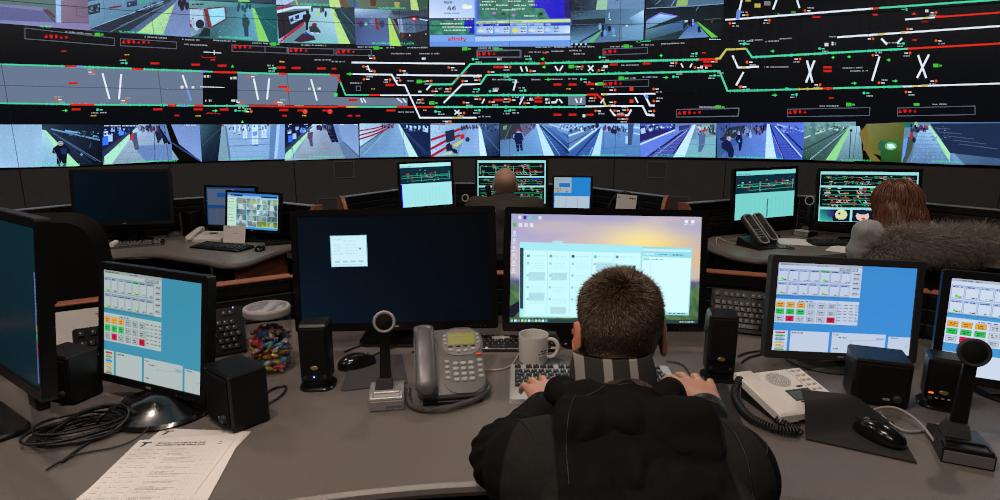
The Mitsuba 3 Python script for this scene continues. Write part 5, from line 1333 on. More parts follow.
def draw_desktop(c):
    """Sunset wallpaper with two bright windows."""
    rng = np.random.default_rng(5)
    n, m = 40, 26
    u, v = np.meshgrid(np.linspace(0, 1, n + 1), np.linspace(0, 1, m + 1))
    sky0, sky1 = np.array([166, 164, 204]), np.array([222, 206, 206])
    sun = np.exp(-(((u - .69) / .22) ** 2 + ((v - .26) / .16) ** 2))
    cl = meshkit.fbm(np.stack([u * 4 + v * 2, v * 9, u * 0], -1), 4, 3)
    cl = np.clip((cl - .42) * 5, 0, 1) * (v < .6)
    col = sky0 * (1 - v[..., None]) + sky1 * v[..., None]
    col = col * (1 - .55 * cl[..., None]) + np.array([214, 190, 190]) * .55 * cl[..., None]
    col = col * (1 - sun[..., None]) + np.array([255, 240, 170]) * sun[..., None]
    warm = np.exp(-((u - .8) / .3) ** 2 - ((v - .42) / .2) ** 2)[..., None] * .6
    col = col * (1 - warm) + np.array([245, 190, 90]) * warm
    hill = np.clip((v - (.56 + .03 * np.sin(u * 9))) * 30, 0, 1)[..., None]
    col = col * (1 - hill) + np.array([92, 92, 130]) * hill
    grass = np.clip((v - .63) * 25, 0, 1)[..., None]
    g = meshkit.fbm(np.stack([u * 60, v * 40, u * 0], -1), 3, 8)[..., None]
    col = col * (1 - grass) + (np.array([34, 62, 36]) + np.array([92, 104, 74]) * g) * grass
    p = np.c_[u.ravel() * 100, v.ravel() * 100]
    i, j = np.meshgrid(np.arange(m), np.arange(n), indexing='ij')
    a = i * (n + 1) + j
    f = np.vstack([np.stack([a, a + 1, a + n + 2], -1).reshape(-1, 3), np.stack([a, a + n + 2, a + n + 1], -1).reshape(-1, 3)])
    c._put(p, f, col.reshape(-1, 3))
    c.up()
    # icons and task bar
    for i in range(6):
        c.rect(1 + 2.6 * i, 1.6, 2.6 + 2.6 * i, 4.8, ((150, 180, 220), (225, 225, 235), (40, 70, 190), (120, 200, 220), (110, 190, 190), (220, 220, 225))[i])
    for i in range(4):
        c.rect(1 + 2.9 * i, 8.2, 2.8 + 2.9 * i, 11.8, ((90, 180, 110), (225, 225, 235), (215, 220, 235), (220, 225, 235))[i])
    for i in range(6):
        c.rect(1, 15.4 + 6.8 * i, 2.5, 18.8 + 6.8 * i, (210, 215, 235)).scrib(.6, 20.4 + 6.8 * i, 2.4, .9, (230, 230, 240), i)
    for i in range(2):
        c.rect(91 + 3.4 * i, 3, 92.8 + 3.4 * i, 6, (235, 240, 245)).scrib(90.6 + 3.4 * i, 7.8, 2.4, .9, (230, 235, 240), i)
    c.poly([(0, 85), (4.5, 80), (6, 88), (2, 95), (0, 95)], (30, 30, 44)).rect(0, 96.6, 100, 100, (44, 66, 66)).up()
    for i in range(11):
        c.rect(.6 + 1.8 * i, 97, 1.9 + 1.8 * i, 99.2, ((120, 220, 230), (230, 240, 245), (80, 180, 220), (220, 220, 120))[i % 4])
    c.scrib(90, 99, 8, 1, (210, 230, 235), 2)
    # browser window
    c.poly([(4.6, 25.5), (68.5, 27.5), (68.5, 95.5), (5.2, 95)], (170, 235, 245)).poly([(21.5, 24), (27, 24.2), (27, 26.5), (21.5, 26.4)], (190, 225, 230)).up()
    c.poly([(6.8, 33), (68, 34.5), (68, 94.3), (7.2, 93.8)], (205, 252, 255)).poly([(4.8, 31), (6.6, 31), (7, 87), (5.4, 87)], (44, 66, 84)).up()
    for i in range(5):
        x = 8.5 + 11.6 * i
        c.line([(x - .9, 34), (x - .7, 92)], .25, (170, 225, 235)).rect(x, 37, x + 1.5, 39.4, ((120, 150, 165), (130, 160, 175), (50, 70, 90), (120, 190, 195), (110, 140, 160))[i]).scrib(x + 2.2, 38.6, 7, 1, (186, 230, 238), i)
        for j in range(4 if i < 3 else 2):
            c.rect(x, 44 + 11 * j, x + 1.3, 46 + 11 * j, (160, 205, 215))
            for q in range(3):
                c.scrib(x + 2.2, 45.4 + 11 * j + 2.0 * q, 7, .8, (188, 236, 243), i * 9 + j * 3 + q)
    for x, y, w, h in ((9.5, 53, 8.5, 8), (9.7, 72, 8.3, 7.5), (21, 53.5, 8.5, 7), (21.2, 85, 8.2, 6.5), (44.5, 43.5, 8.8, 8)):
        c.rect(x, y, x + w, y + h, (182, 226, 235)).up()
        for q in range(3):
            c.scrib(x + .6, y + 2.2 + 2 * q, w - 1.2, .8, (170, 212, 223), q)
        c.layer -= 1
    c.rect(57, 46, 65.6, 53, (60, 80, 90)).up()
    for q in range(9):
        c.rect(57.3 + .9 * q, 47 + rng.random() * 1.5, 58.1 + .9 * q, 50.5, ((230, 235, 235), (90, 140, 120), (40, 50, 60))[q % 3])
    c.rect(57, 51, 65.6, 53, (210, 205, 130)).layer -= 1
    # second window
    c.layer -= 2
    c.poly([(68.6, 28.2), (95.6, 29), (95, 92.5), (68.6, 91.5)], (150, 222, 238)).up().poly([(69, 37.5), (95.1, 38.5), (94.5, 90), (69, 89)], (214, 253, 255)).poly([(69, 30), (94.9, 30.8), (94.9, 33), (69, 32.4)], (200, 240, 245)).up()
    c.scrib(69.6, 35.6, 6, 1.4, (225, 250, 250), 1).scrib(78, 36, 4, 1.2, (90, 170, 190), 2).scrib(85, 36.4, 6, 1.4, (80, 150, 170), 3).rect(69.4, 38.6, 72.8, 41, (150, 235, 200)).scrib(74, 40.6, 6, 1.2, (120, 190, 205), 4).line([(73.4, 42), (73.4, 88)], .25, (180, 228, 236)).scrib(84, 91, 9, 1, (60, 110, 130), 5)


def draw_tracks(c, x0, y0, x1, y1, seed, rows=2, bg=(12, 42, 58), dense=1.0):
    """A block of rail diagram: dark field, green lines, red and pale marks."""
    r = np.random.default_rng(seed)
    c.rect(x0, y0, x1, y1, bg).up()
    W, Hh = x1 - x0, y1 - y0
    for k in range(rows):
        y = y0 + Hh * (k + .6) / (rows + .2)
        c.line([(x0 + W * .03, y), (x0 + W * .97, y - Hh * .0)], Hh * .035, (40, 170, 130))
        for q in range(int(7 * dense)):
            x = x0 + W * (.04 + .9 * r.random())
            c.rect(x, y - Hh * .13, x + W * .035, y - Hh * .07, ((220, 40, 50), (60, 200, 90), (200, 60, 50), (190, 200, 205))[r.integers(4)])
            c.dot(x + W * .02, y + Hh * .05, W * .008, ((235, 90, 50), (60, 220, 150), (230, 220, 200))[r.integers(3)], Hh * .03, 6)
            x = x0 + W * (.05 + .88 * r.random())
            if r.random() < .5 * dense:
                c.line([(x, y), (x + W * .03, y + Hh * .16), (x + W * .12, y + Hh * .16)], Hh * .025, ((40, 170, 130), (200, 210, 215), (210, 50, 50))[r.integers(3)])
    for q in range(int(10 * dense)):
        x, y = x0 + W * (.03 + .92 * r.random()), y0 + Hh * (.08 + .85 * r.random())
        c.rect(x, y, x + W * .025, y + Hh * .035, ((220, 40, 40), (210, 215, 215), (60, 210, 110), (230, 190, 90))[r.integers(4)])
    c.layer -= 1


def draw_plot(bgc, seed, blue=False, mark=False):
    def f(c):
        b = np.array(bgc, float)
        c.rect(0, 0, 100, 100, bgc).up()
        c.rect(0, 0, 100, 9, tuple(b * 1.03)).up()
        draw_tracks(c, 0, 9, 100, 46, seed, 1, (14, 44, 60))
        c.up().up().line([(2, 33), (98, 30)], 1.4, (50, 180, 140)).line([(22, 40), (96, 38)], 1.2, (50, 180, 140)).line([(40, 24), (40, 42)], .8, (120, 190, 180)).line([(96, 20), (96, 40)], .8, (120, 190, 180)).line([(20, 26), (24, 32), (20, 40)], 1.2, (210, 50, 60))
        c.scrib(2, 7.5, 22, 2, (90, 130, 140), 2)
        for i in range(12):
            x = 12 + 7 * i
            c.line([(x, 54), (x, 93)], .35, tuple(b * .88))
        if blue:
            c.rect(0, 47, 2.4, 100, (20, 20, 220))
        if mark:
            c.rect(53, 60, 55, 97, (60, 100, 110))
    return f


def draw_rail_screen(c):
    c.rect(0, 0, 100, 100, (150, 225, 225)).up()
    draw_tracks(c, 1.5, 6, 98, 36, 21, 2, (6, 18, 22), 1.3)
    draw_tracks(c, 1.5, 40, 98, 58, 22, 2, (6, 18, 22), 1.3)
    draw_tracks(c, 1.5, 62, 98, 96, 23, 4, (6, 18, 22), 1.2)
    c.up().up()
    for x in (4, 27, 53, 67):
        c.line([(x, 14), (x, 32)], .9, (120, 190, 190))
    c.line([(60, 12), (72, 14), (78, 26), (96, 26)], 1.6, (205, 60, 60)).rect(67, 10, 71, 13.5, (40, 40, 190)).rect(80, 41, 90, 45, (30, 40, 150))


def draw_rail_wide(c):
    c.rect(0, 0, 100, 100, (150, 225, 228)).up()
    draw_tracks(c, .8, 6, 98.5, 28, 31, 2, (6, 18, 24), 1.6)
    draw_tracks(c, .8, 32, 99, 71, 32, 4, (6, 18, 24), 1.7)
    c.rect(1.5, 76, 33, 99, (16, 26, 44)).rect(35.5, 76, 70, 99, (16, 22, 36)).up()
    c.grad([(1.5, 76), (12, 76), (16, 99), (1.5, 99)], [(30, 120, 120), (20, 60, 80), (40, 150, 140), (60, 190, 170)], 3, 3).dot(13, 84, 3.8, (50, 36, 130), 8).dot(24, 86, 6.5, (215, 220, 170), 11).dot(46, 88, 7, (220, 200, 190), 10).up().dot(46, 80, 6, (24, 30, 60), 5).dot(22, 84, 1.2, (20, 30, 30), 2).line([(20, 94), (27, 96)], 1, (190, 40, 60)).dot(47, 93, 2.2, (205, 50, 70), 2)


def draw_camera_grid(c):
    c.rect(0, 0, 100, 100, (160, 225, 235)).up()
    c.rect(0, 0, 100, 7, (60, 130, 210)).rect(0, 7, 100, 13, (150, 190, 225)).rect(0, 94, 100, 100, (70, 150, 215)).rect(0, 13, 17, 94, (190, 225, 205)).up()
    c.rect(6, 4, 30, 9, (24, 44, 100)).rect(66, 6, 97, 10, (24, 44, 100)).dot(10, 6.5, 3, (225, 40, 40), 2.6)
    r = np.random.default_rng(4)
    for j in range(5):
        for i in range(4):
            x, y = 18 + 20.3 * i, 14 + 15.9 * j
            a = ((150, 170, 70), (110, 150, 150), (110, 150, 160), (120, 120, 110)) if j == 0 else ((70, 100, 110), (120, 160, 170), (150, 170, 180), (90, 120, 140))
            if j == 4 and i > 1:
                a = ((120, 140, 40),) * 4
            q = [np.array(a[r.integers(len(a))], float) * (0.6 + .8 * r.random()) for _ in range(4)]
            c.grad([(x, y), (x + 19.6, y), (x + 19.6, y + 15.2), (x, y + 15.2)], q, 5, 4, .35, i + 4 * j, 1.0)
    c.up()
    for j in range(5):
        for i in range(4):
            x, y = 18 + 20.3 * i, 14 + 15.9 * j
            c.poly([(x + 6 * r.random() + 3, y + 1), (x + 9 + 3 * r.random(), y + 1), (x + 17 - 8 * r.random(), y + 15), (x + 4, y + 15)], tuple(np.array([200, 220, 210]) * (.5 + .5 * r.random())))
    for k in range(8):
        c.scrib(2, 18 + 9 * k, 11, 2, (120, 160, 150), k)


def draw_blue_form(c):
    c.rect(0, 0, 100, 100, (24, 68, 122)).up()
    c.rect(2, 4, 60, 47, (78, 91, 115)).rect(2, 56, 100, 100, (70, 82, 104)).up().rect(22, 14, 54, 26, (20, 76, 150)).scrib(8, 22, 10, 4, (70, 90, 130), 1)
    for i in range(3):
        c.line([(4 + 18 * i, 30), (4 + 18 * i, 46)], .8, (80, 96, 124)).line([(20 + 20 * i, 58), (20 + 20 * i, 98)], .8, (78, 92, 116))
    c.dot(54, 8, 3, (180, 195, 215), 2.4)


def draw_blue_small(c):
    c.rect(0, 0, 100, 100, (36, 130, 205)).up().rect(0, 0, 48, 48, (150, 172, 190)).rect(2, 58, 98, 100, (175, 195, 210)).up()
    c.rect(14, 18, 44, 30, (44, 110, 180)).line([(34, 60), (34, 100)], 1.2, (120, 160, 195)).line([(66, 62), (66, 100)], 1.2, (120, 160, 195)).line([(12, 58), (12, 100)], 1, (140, 170, 200))
    for i, cc in enumerate(((220, 110, 60), (220, 110, 60), (220, 110, 60), (60, 190, 100), (60, 190, 100), (60, 190, 100))):
        c.rect(3 + 6 * (i % 3), 33 + 5 * (i // 3), 7.6 + 6 * (i % 3), 37 + 5 * (i // 3), cc)
    c.rect(9, 43, 13, 47, (205, 50, 60)).rect(33, 43, 38, 47, (205, 50, 60)).scrib(4, 8, 30, 3, (90, 170, 120), 1)


def scaled(p, s):
    return EYE + (np.array(p, float) - EYE) * s


B_ = 0.020
mL = monitor('small black monitor with teal dispatch panel on a glossy conical stand, near the printed sheets', scaled((-0.96, 1.565, 0.89), 0.92), -22, 8, -0.4, 0.346, 0.277, draw_dispatch((62, 142, 170), (176, 188, 186), 0), DESK_Z, (.016, .020, .019, .020), .055, stand='cone', base_fwd=.105, base_side=.045)
mR = monitor('dark-bezel monitor with bright blue dispatch panel above the white telephone console', scaled((1.05, 1.75, .89), .94), 1.5, 8, -3.0, .404, .254, draw_dispatch((60, 138, 208), (192, 205, 226), 0), DESK_Z, (.020, .022, .020, .022), .05, 'charcoal')
monitor('large dark monitor showing one small white dialog box', (-0.33, 1.82, 1.0), -1, 8, 1.6, .598, .336, draw_dialog, DESK_Z, (.021, .021, .021, .026), .055, 'black_gloss', 'plate', neck_back=.05)
monitor('large bright monitor with sunset wallpaper behind the seated man\'s head', (0.33, 1.81, 1.0), 4, 9, -1.6, .598, .336, draw_desktop, DESK_Z, (.021, .021, .021, .026), .055, 'black_gloss', 'plate', neck_back=.05)


def draw_side(c):
    c.grad([(0, 0), (100, 0), (100, 100), (0, 100)], [(10, 34, 42), (8, 40, 50), (8, 34, 44), (10, 26, 34)], 4, 4).up()
    c.rect(96.0, 27, 99.4, 97, (66, 100, 150)).up()
    for i, cc in enumerate(((150, 120, 60), (60, 150, 80), (130, 60, 80), (120, 60, 90))):
        c.rect(96.2, 60 + 5.4 * i, 99.2, 64 + 5.4 * i, cc)
    for i in range(12):
        c.scrib(96.3, 32 + 2.1 * i, 2.6, .7, (110, 140, 180), i)
    c.scrib(10, 20, 40, 2, (40, 90, 100), 2)


ySide = -35
monitor('tall dark monitor at the very edge of the desk, its screen turned aside', (-1.118, 1.275, 1.09), ySide, 6, 0, .52, .325, draw_side, DESK_Z, (.02, .012, .02, .024), .028, 'black_plastic', 'plate', base_d=.14, base_fwd=.10, base_side=-.12)
monitor('monitor with pale screen at the far end of the desk, behind a slim black speaker', (1.36, 1.42, .925), -26, 6, 0, .404, .254, draw_dispatch((66, 150, 210), (205, 218, 236), 0), DESK_Z, (.02, .02, .02, .022), .05)

# the tier in front
monitor('switched-off black monitor on the desk beside the empty black office chair', scaled((-2.4, 3.8, .97), 1.04), 14, 8, -.4, .56, .325, draw_idle((3, 14, 24)), LOW_DESK, (.02, .02, .02, .024), .045, 'black_plastic', 'plate', base_d=.10)
monitor('small monitor with a grid of camera pictures beside the white telephone', scaled((-1.79, 4.3, .80), .925), -12, 8, -1.5, .38, .237, draw_camera_grid, LOW_DESK, (.015, .02, .016, .02), .03, stand='plate', base_d=.09, base_fwd=.02)
_p = EYE + ray(231, 206.5) * (4.17 / ray(231, 206.5)[1])
monitor('monitor with dim blue and grey form, half hidden behind the camera grid monitor', _p, -10, 5, 0, .37, .262, draw_blue_form, LOW_DESK, (.016, .016, .016, .02), .02, stand='plate', base_d=.06, base_fwd=.0, neck_back=.0)
monitor('tilted monitor with track strip above a blank pale chart, beside the bald man', scaled((-.52, 4.25, 1.0), 1.08), 26, 3, .6, .408, .326, draw_plot((165, 232, 236), 3, True), LOW_DESK, (.018, .018, .016, .02), .045, stand='plate')
monitor('monitor full of red and green rail diagrams in front of the bald man', scaled((.08, 4.13, 1.03), 1.13), 0, 4, 0, .53, .336, draw_rail_screen, LOW_DESK, (.02, .02, .02, .022), .045, stand='plate')
_p = EYE + ray(572, 193.5) * (4.85 / ray(572, 193.5)[1])
monitor('small monitor with blue desktop and grey form, next to the paper on a hoop', _p, -6, 4, 0, .292, .26, draw_blue_small, LOW_DESK, (.014, .02, .014, .02), .04, stand='plate')
monitor('monitor with track strip above a pale green chart, above the twin telephone', scaled((1.5, 3.38, 1.04), 1.228), 21, 3, .4, .528, .331, draw_plot((122, 212, 206), 5, mark=True), LOW_DESK, (.022, .022, .02, .026), .04, stand='plate', base_d=.14, base_fwd=.07)
monitor('wide monitor of rail diagrams in front of the red-haired woman', scaled((2.19, 3.56, 1.0), 1.12), -12, 9, .4, .593, .336, draw_rail_wide, LOW_DESK, (.022, .022, .02, .026), .04, stand='plate', base_d=.10, base_fwd=.02)

# ---------------------------------------------------------------- things on our desk
TOP = DESK_Z + 0.0006


def at_desk(px, py, dz=0.0):
    p = on_level(px, py, DESK_Z)
    return np.array([p[0], p[1], TOP + dz])


def ink_canvas(M, step=0.0003):
    """Print on a flat sheet: x across and y down from the sheet's top left corner, in metres; M maps (x, up, out)."""
    def at(p, layer):
        q = np.c_[p[:, 0], -p[:, 1], np.full(len(p), step * (1 + layer))]
        return q @ M[:3, :3].T + M[:3, 3]
    return Canvas(at)


def ink_part(name, canvas, m, parent, label=None):
    part(name, canvas.mesh()[0], m, parent, smooth=False, label=label)


def small_speaker(label, pos, yaw, h=0.2, led=None, group=None):
    k = thing('speaker', label, 'speaker', group)
    M = frame(pos, yaw, 0)
    w, d = 0.077, 0.072
    part('cabinet', cat(bx(w, d, h - 0.022, (0, 0.012, 0.022 + (h - 0.022) / 2), 0.006), bx(w - 0.02, d * 0.8, 0.02, (0, 0.012, 0.014), 0.004)), 'black_plastic', k, M)
    part('foot', move(ext_bev(rrect(0.095, 0.088, 0.03), 0.008, 0.003), np.eye(4)), 'black_gloss', k, M @ frame((0, 0.012, 0)))
    part('grille', bx(w - 0.012, 0.005, h * 0.62, (0, -0.0265, h * 0.64), 0.003), 'black_matte', k, M)
    part('badge', cat(turn(shift(lathe([(0, 0), (0.007, 0), (0.006, 0.0012), (0, 0.0014)], 16), 0, 0, 0), 90, 'x')), 'gold', k, M @ frame((0, -0.029, h * 0.36)) @ np.diag([1.5, 1, 0.8, 1]))
    for x in (-0.026, 0.026):
        part('knob', turn(lathe([(0, 0), (0.005, 0), (0.005, 0.004), (0, 0.005)], 12), 90, 'x').apply_translation((x, -0.0255, h * 0.215)), 'charcoal', k, M)
    if led:
        kk = key_of('power_light', k)
        scene[kk] = mikit.ply(move(turn(lathe([(0, 0), (0.0022, 0), (0.0018, 0.0015), (0, 0.002)], 10), 90, 'x').apply_translation((-0.002, -0.026, h * 0.215)), M), 'white_plastic', True, emitter={'type': 'area', 'radiance': rgb(led), 'sampling_weight': 0.0})
    return k


small_speaker('small upright black speaker with a glowing blue light, beside the candy jar', at_desk(318, 387), 5, 0.186, (0.8, 1.2, 14.0))
small_speaker('small upright black speaker with an unlit front, behind the operator\'s right hand', at_desk(718, 379), -12, 0.195)
sp = small_speaker('slim black speaker with an orange indicator beside the badged box speaker', at_desk(940, 413) + [0.022, 0.035, 0], -28, 0.135)
M = frame(at_desk(940, 413) + [0.022, 0.035, 0], -28)
kk = key_of('indicator', sp)
scene[kk] = mikit.ply(move(bx(0.010, 0.002, 0.004, (-0.026, -0.030, 0.045)), M), 'red_key', False, emitter={'type': 'area', 'radiance': rgb((1.2, 0.25, 0.03)), 'sampling_weight': 0.0})
part('control', cat([bx(0.006, 0.003, 0.003, (-0.026 + 0.013 * i, -0.0275, 0.032)) for i in range(4)]), 'silver_plastic', sp, M)


def box_speaker(label, corner, along_x, w, d, h, yaw, badge=True):
    """A cube speaker; corner is the base corner nearest to us on its front's left end."""
    k = thing('speaker', label, 'speaker')
    M = frame((corner[0], corner[1], TOP), yaw)
    part('cabinet', bx(w, d, h, (w / 2 * along_x, d / 2, h / 2 + 0.001), 0.005), 'black_plastic', k, M)
    part('grille', bx(w - 0.016, 0.006, h - 0.02, (w / 2 * along_x, -0.0015, h / 2 + 0.001), 0.003), 'black_matte', k, M)
    part('knob', turn(lathe([(0, 0), (0.010, 0), (0.0095, 0.008), (0.007, 0.010), (0, 0.010)], 20), 90, 'x'), 'charcoal', k, M @ frame((w * 0.78 * along_x, -0.004, h * 0.24)))
    if badge:
        part('badge', bx(0.016, 0.002, 0.006, (w * 0.60 * along_x, -0.005, h * 0.2), 0.0008), 'mid_grey', k, M)
    return k


box_speaker('black box speaker turned aside, right behind the corner of the printed sheets', (-0.714, 1.348), 1, 0.124, 0.095, 0.142, -40)
box_speaker('black box speaker between the edge monitor and the teal dispatch monitor', (-1.198, 1.452), 1, 0.115, 0.085, 0.13, -20, False)
box_speaker('black box speaker in front of the bright blue dispatch monitor, badge on its grille', (0.905, 1.432), 1, 0.130, 0.11, 0.122, -20)


# --- keyboards
def key_mesh(w, d, h=0.007):
    t = 0.78
    return hull([(sx * w / 2 * s, sy * d / 2 * s + (0.001 if s < 1 else 0), z) for sx in (-1, 1) for sy in (-1, 1) for s, z in ((1, 0), (t, h))])


def keyboard(label, M, w=0.45, d=0.155, body='black_plastic', keys='key_black', rows=6, unit=0.019, silver_band=False, lean=False, leds=False, group=None, th=0.018):
    k = thing('keyboard', label, 'keyboard', group)
    base = hull(np.vstack([np.c_[np.array(rrect(w, d, 0.008, 3).exterior.coords)[:-1], np.zeros(len(rrect(w, d, 0.008, 3).exterior.coords) - 1)],
                           [[x, y, th * (0.6 if y < 0 else 1.0)] for x, y in np.array(rrect(w - 0.008, d - 0.008, 0.006, 3).exterior.coords)[:-1]]]))
    part('case', base, body, k, M)
    y0 = d / 2 - 0.012 - unit / 2
    ms, prints = [], []
    z = lambda y: th * (0.8 + 0.4 * y / d) - 0.001  # noqa: E731
    n_main = int((w * 0.66) / unit)
    for r in range(rows):
        y = y0 - r * unit - (0.010 if r else 0)
        if y < -d / 2 + unit / 2:
            break
        xs, x = [], -w / 2 + 0.014
        while x < w / 2 - 0.014 - unit * 0.9:
            col = int((x + w / 2) / unit)
            kw = unit
            if r == rows - 1 and 3 <= col < 4:
                kw = unit * 6
            elif r and col == 0:
                kw = unit * (1.0 + 0.25 * (r % 3))
            if r == 0 and col in (1, 6, 11, 17):
                x += unit * 0.55
            if abs(x - (-w / 2 + w * 0.67)) < unit * 0.6 or abs(x - (-w / 2 + w * 0.81)) < unit * 0.6:
                x += unit * 0.6
            if x + kw > w / 2 - 0.012:
                break
            m = key_mesh(kw - 0.0025, unit - 0.0025)
            ms.append(shift(m, x + kw / 2, y, z(y)))
            prints.append(shift(bx(0.003, 0.004, 0.0004), x + kw / 2 - 0.002, y + 0.003, z(y) + 0.0072))
            x += kw
    part('keys', cat(ms), keys, k, M, smooth=False, kind='stuff')
    part('key_print', cat(prints), 'key_print', k, M, smooth=False, kind='stuff')
    if silver_band:
        part('rest', bx(w - 0.01, 0.012, 0.006, (0, -d / 2 + 0.008, th * 0.6), 0.002), 'silver_plastic', k, M)
    if leds:
        kk = key_of('status_light', k)
        scene[kk] = mikit.ply(move(bx(0.004, 0.004, 0.002, (w / 2 - 0.03, d / 2 - 0.006, th)), M), 'white_plastic', False, emitter={'type': 'area', 'radiance': rgb((0.4, 0.6, 5.0)), 'sampling_weight': 0.0})
    return k


KYAW = -1.5
km = frame((0.255, 1.525, TOP), KYAW)
keyboard('silver-framed keyboard with black keys under the operator\'s left hand', km, 0.46, 0.215, 'silver_plastic', 'key_black', 6, 0.0205, th=0.02)
keyboard('black keyboard lying below the big monitors, partly behind the white mug', frame((0.045, 1.835, TOP), 0), 0.29, 0.115, 'black_plastic', 'key_black', 5, 0.0185, True, th=0.016)


def leaning(pos, yaw, lean, d):
    """A keyboard stood on its long edge: its top face looks at us, its back leans away."""
    a = math.radians(lean)
    Q = np.eye(4)
    Q[:3, 0], Q[:3, 1], Q[:3, 2] = (1, 0, 0), (0, math.cos(a), math.sin(a)), (0, -math.sin(a), math.cos(a))
    return frame(pos, yaw) @ Q @ frame((0, d / 2, 0))


keyboard('black keyboard with blue light stood on edge behind the teal dispatch monitor', leaning((-0.985, 1.665, TOP + 0.001), 30, 62, 0.15), 0.45, 0.15, leds=True)
keyboard('black keyboard stood on edge against the slats beside the bright blue dispatch monitor', leaning((0.915, 1.90, TOP + 0.001), -21, 62, 0.15), 0.42, 0.15)


# --- computer mice and pads
def mouse(label, pos, yaw, mat_='black_gloss', s=1.0, z=0.0):
    k = thing('computer_mouse', label, 'computer mouse')
    m = trimesh.creation.icosphere(3)
    v = np.array(m.vertices)
    y = v[:, 1]
    wv = 0.031 * (1 - 0.10 * np.sin(y * 2.2))
    hv = 0.036 * (1 - 0.16 * (y + 0.15) ** 2)
    v = np.c_[np.sign(v[:, 0]) * np.abs(v[:, 0]) ** 0.85 * wv, y * 0.058, np.where(v[:, 2] > 0, v[:, 2] ** 0.8 if False else np.abs(v[:, 2]) ** 0.8, 0) * hv] * s
    M = frame((pos[0], pos[1], pos[2] + z), yaw)
    part('shell', tm(v, m.faces), mat_, k, M, 40)
    part('wheel', turn(shift(lathe([(0, -0.003), (0.008, -0.003), (0.009, 0), (0.008, 0.003), (0, 0.003)], 16), 0, 0, 0), 90, 'y'), 'grey_plastic', k, M @ frame((0, 0.030 * s, 0.0245 * s)))
    part('button_split', bx(0.0012, 0.03 * s, 0.002, (0, 0.044 * s, 0.0205 * s)), 'black_matte', k, M @ frame((0, 0, 0), 0, 0))
    return k


def pad(label, poly_pts, th, m, h=None):
    """Mouse pad from its outline on the desk."""
    g = Polygon(poly_pts).buffer(-0.012).buffer(0.012, quad_segs=4)
    return whole('mouse_pad', ext(g, th, TOP), m, label, 'mouse pad')


pad('small grey mouse pad under the black mouse and the desk microphone', [on_level(*p)[:2] for p in ((340, 392), (408, 384), (402, 355), (352, 358))], 0.0025, 'mousepad_grey')
mouse('black mouse on the small grey pad, between speaker and desk microphone', at_desk(357, 366, 0.003), -62)
pad('black mouse pad under the operator\'s right hand', [(0.375, 1.525), (0.628, 1.545), (0.575, 1.275), (0.375, 1.26)], 0.003, 'mousepad')
mouse('dark mouse mostly covered by the operator\'s right hand', (0.480, 1.442, TOP + 0.0036), 6, s=0.9)

# pad that rides up on the white telephone: a draped sheet
_t = on_level(801, 390, TOP + 0.062)
_c = [np.array([_t[0], _t[1], TOP + 0.062]), np.array([0.948, 1.322, TOP + 0.004]), np.array([0.887, 1.150, TOP + 0.004]), np.array([0.700, 1.248, TOP + 0.004])]
n = 44
u, v = np.meshgrid(np.linspace(0, 1, n + 1), np.linspace(0, 1, n + 1))
u, v = u.ravel()[:, None], v.ravel()[:, None]
top = (_c[0] * (1 - u) + _c[1] * u) * (1 - v) + (_c[3] * (1 - u) + _c[2] * u) * v
s_ = np.clip((u[:, 0] / 0.55 + (v[:, 0] - 0.07) / 0.52 - 0.75) / 1.0, 0, 1)
lift = 1 - s_ * s_ * (3 - 2 * s_)
top[:, 2] = TOP + 0.004 + 0.060 * np.clip(lift, 0, 1)
i, j = np.meshgrid(np.arange(n), np.arange(n), indexing='ij')
a = (i * (n + 1) + j).ravel()
f = np.vstack([np.stack([a, a + n + 2, a + 1], -1), np.stack([a, a + n + 1, a + n + 2], -1)])
f2 = f[:, ::-1] + len(top)
rim = np.r_[np.arange(n + 1), (np.arange(1, n + 1)) * (n + 1) + n, n * (n + 1) + np.arange(n - 1, -1, -1), np.arange(n - 1, 0, -1) * (n + 1)]
r2 = np.roll(rim, -1)
side = np.vstack([np.stack([rim, r2, rim + len(top)], -1), np.stack([r2, r2 + len(top), rim + len(top)], -1)])
pm = tm(np.vstack([top, top - [0, 0, 0.003]]), np.vstack([f, f2, side]))
pm.fix_normals()
whole('mouse_pad', pm, 'mousepad', 'black mouse pad with one corner resting on the white telephone', 'mouse pad', smooth=40)
mouse('black mouse on the pad that leans on the white telephone', at_desk(878, 440, 0.009), 28)

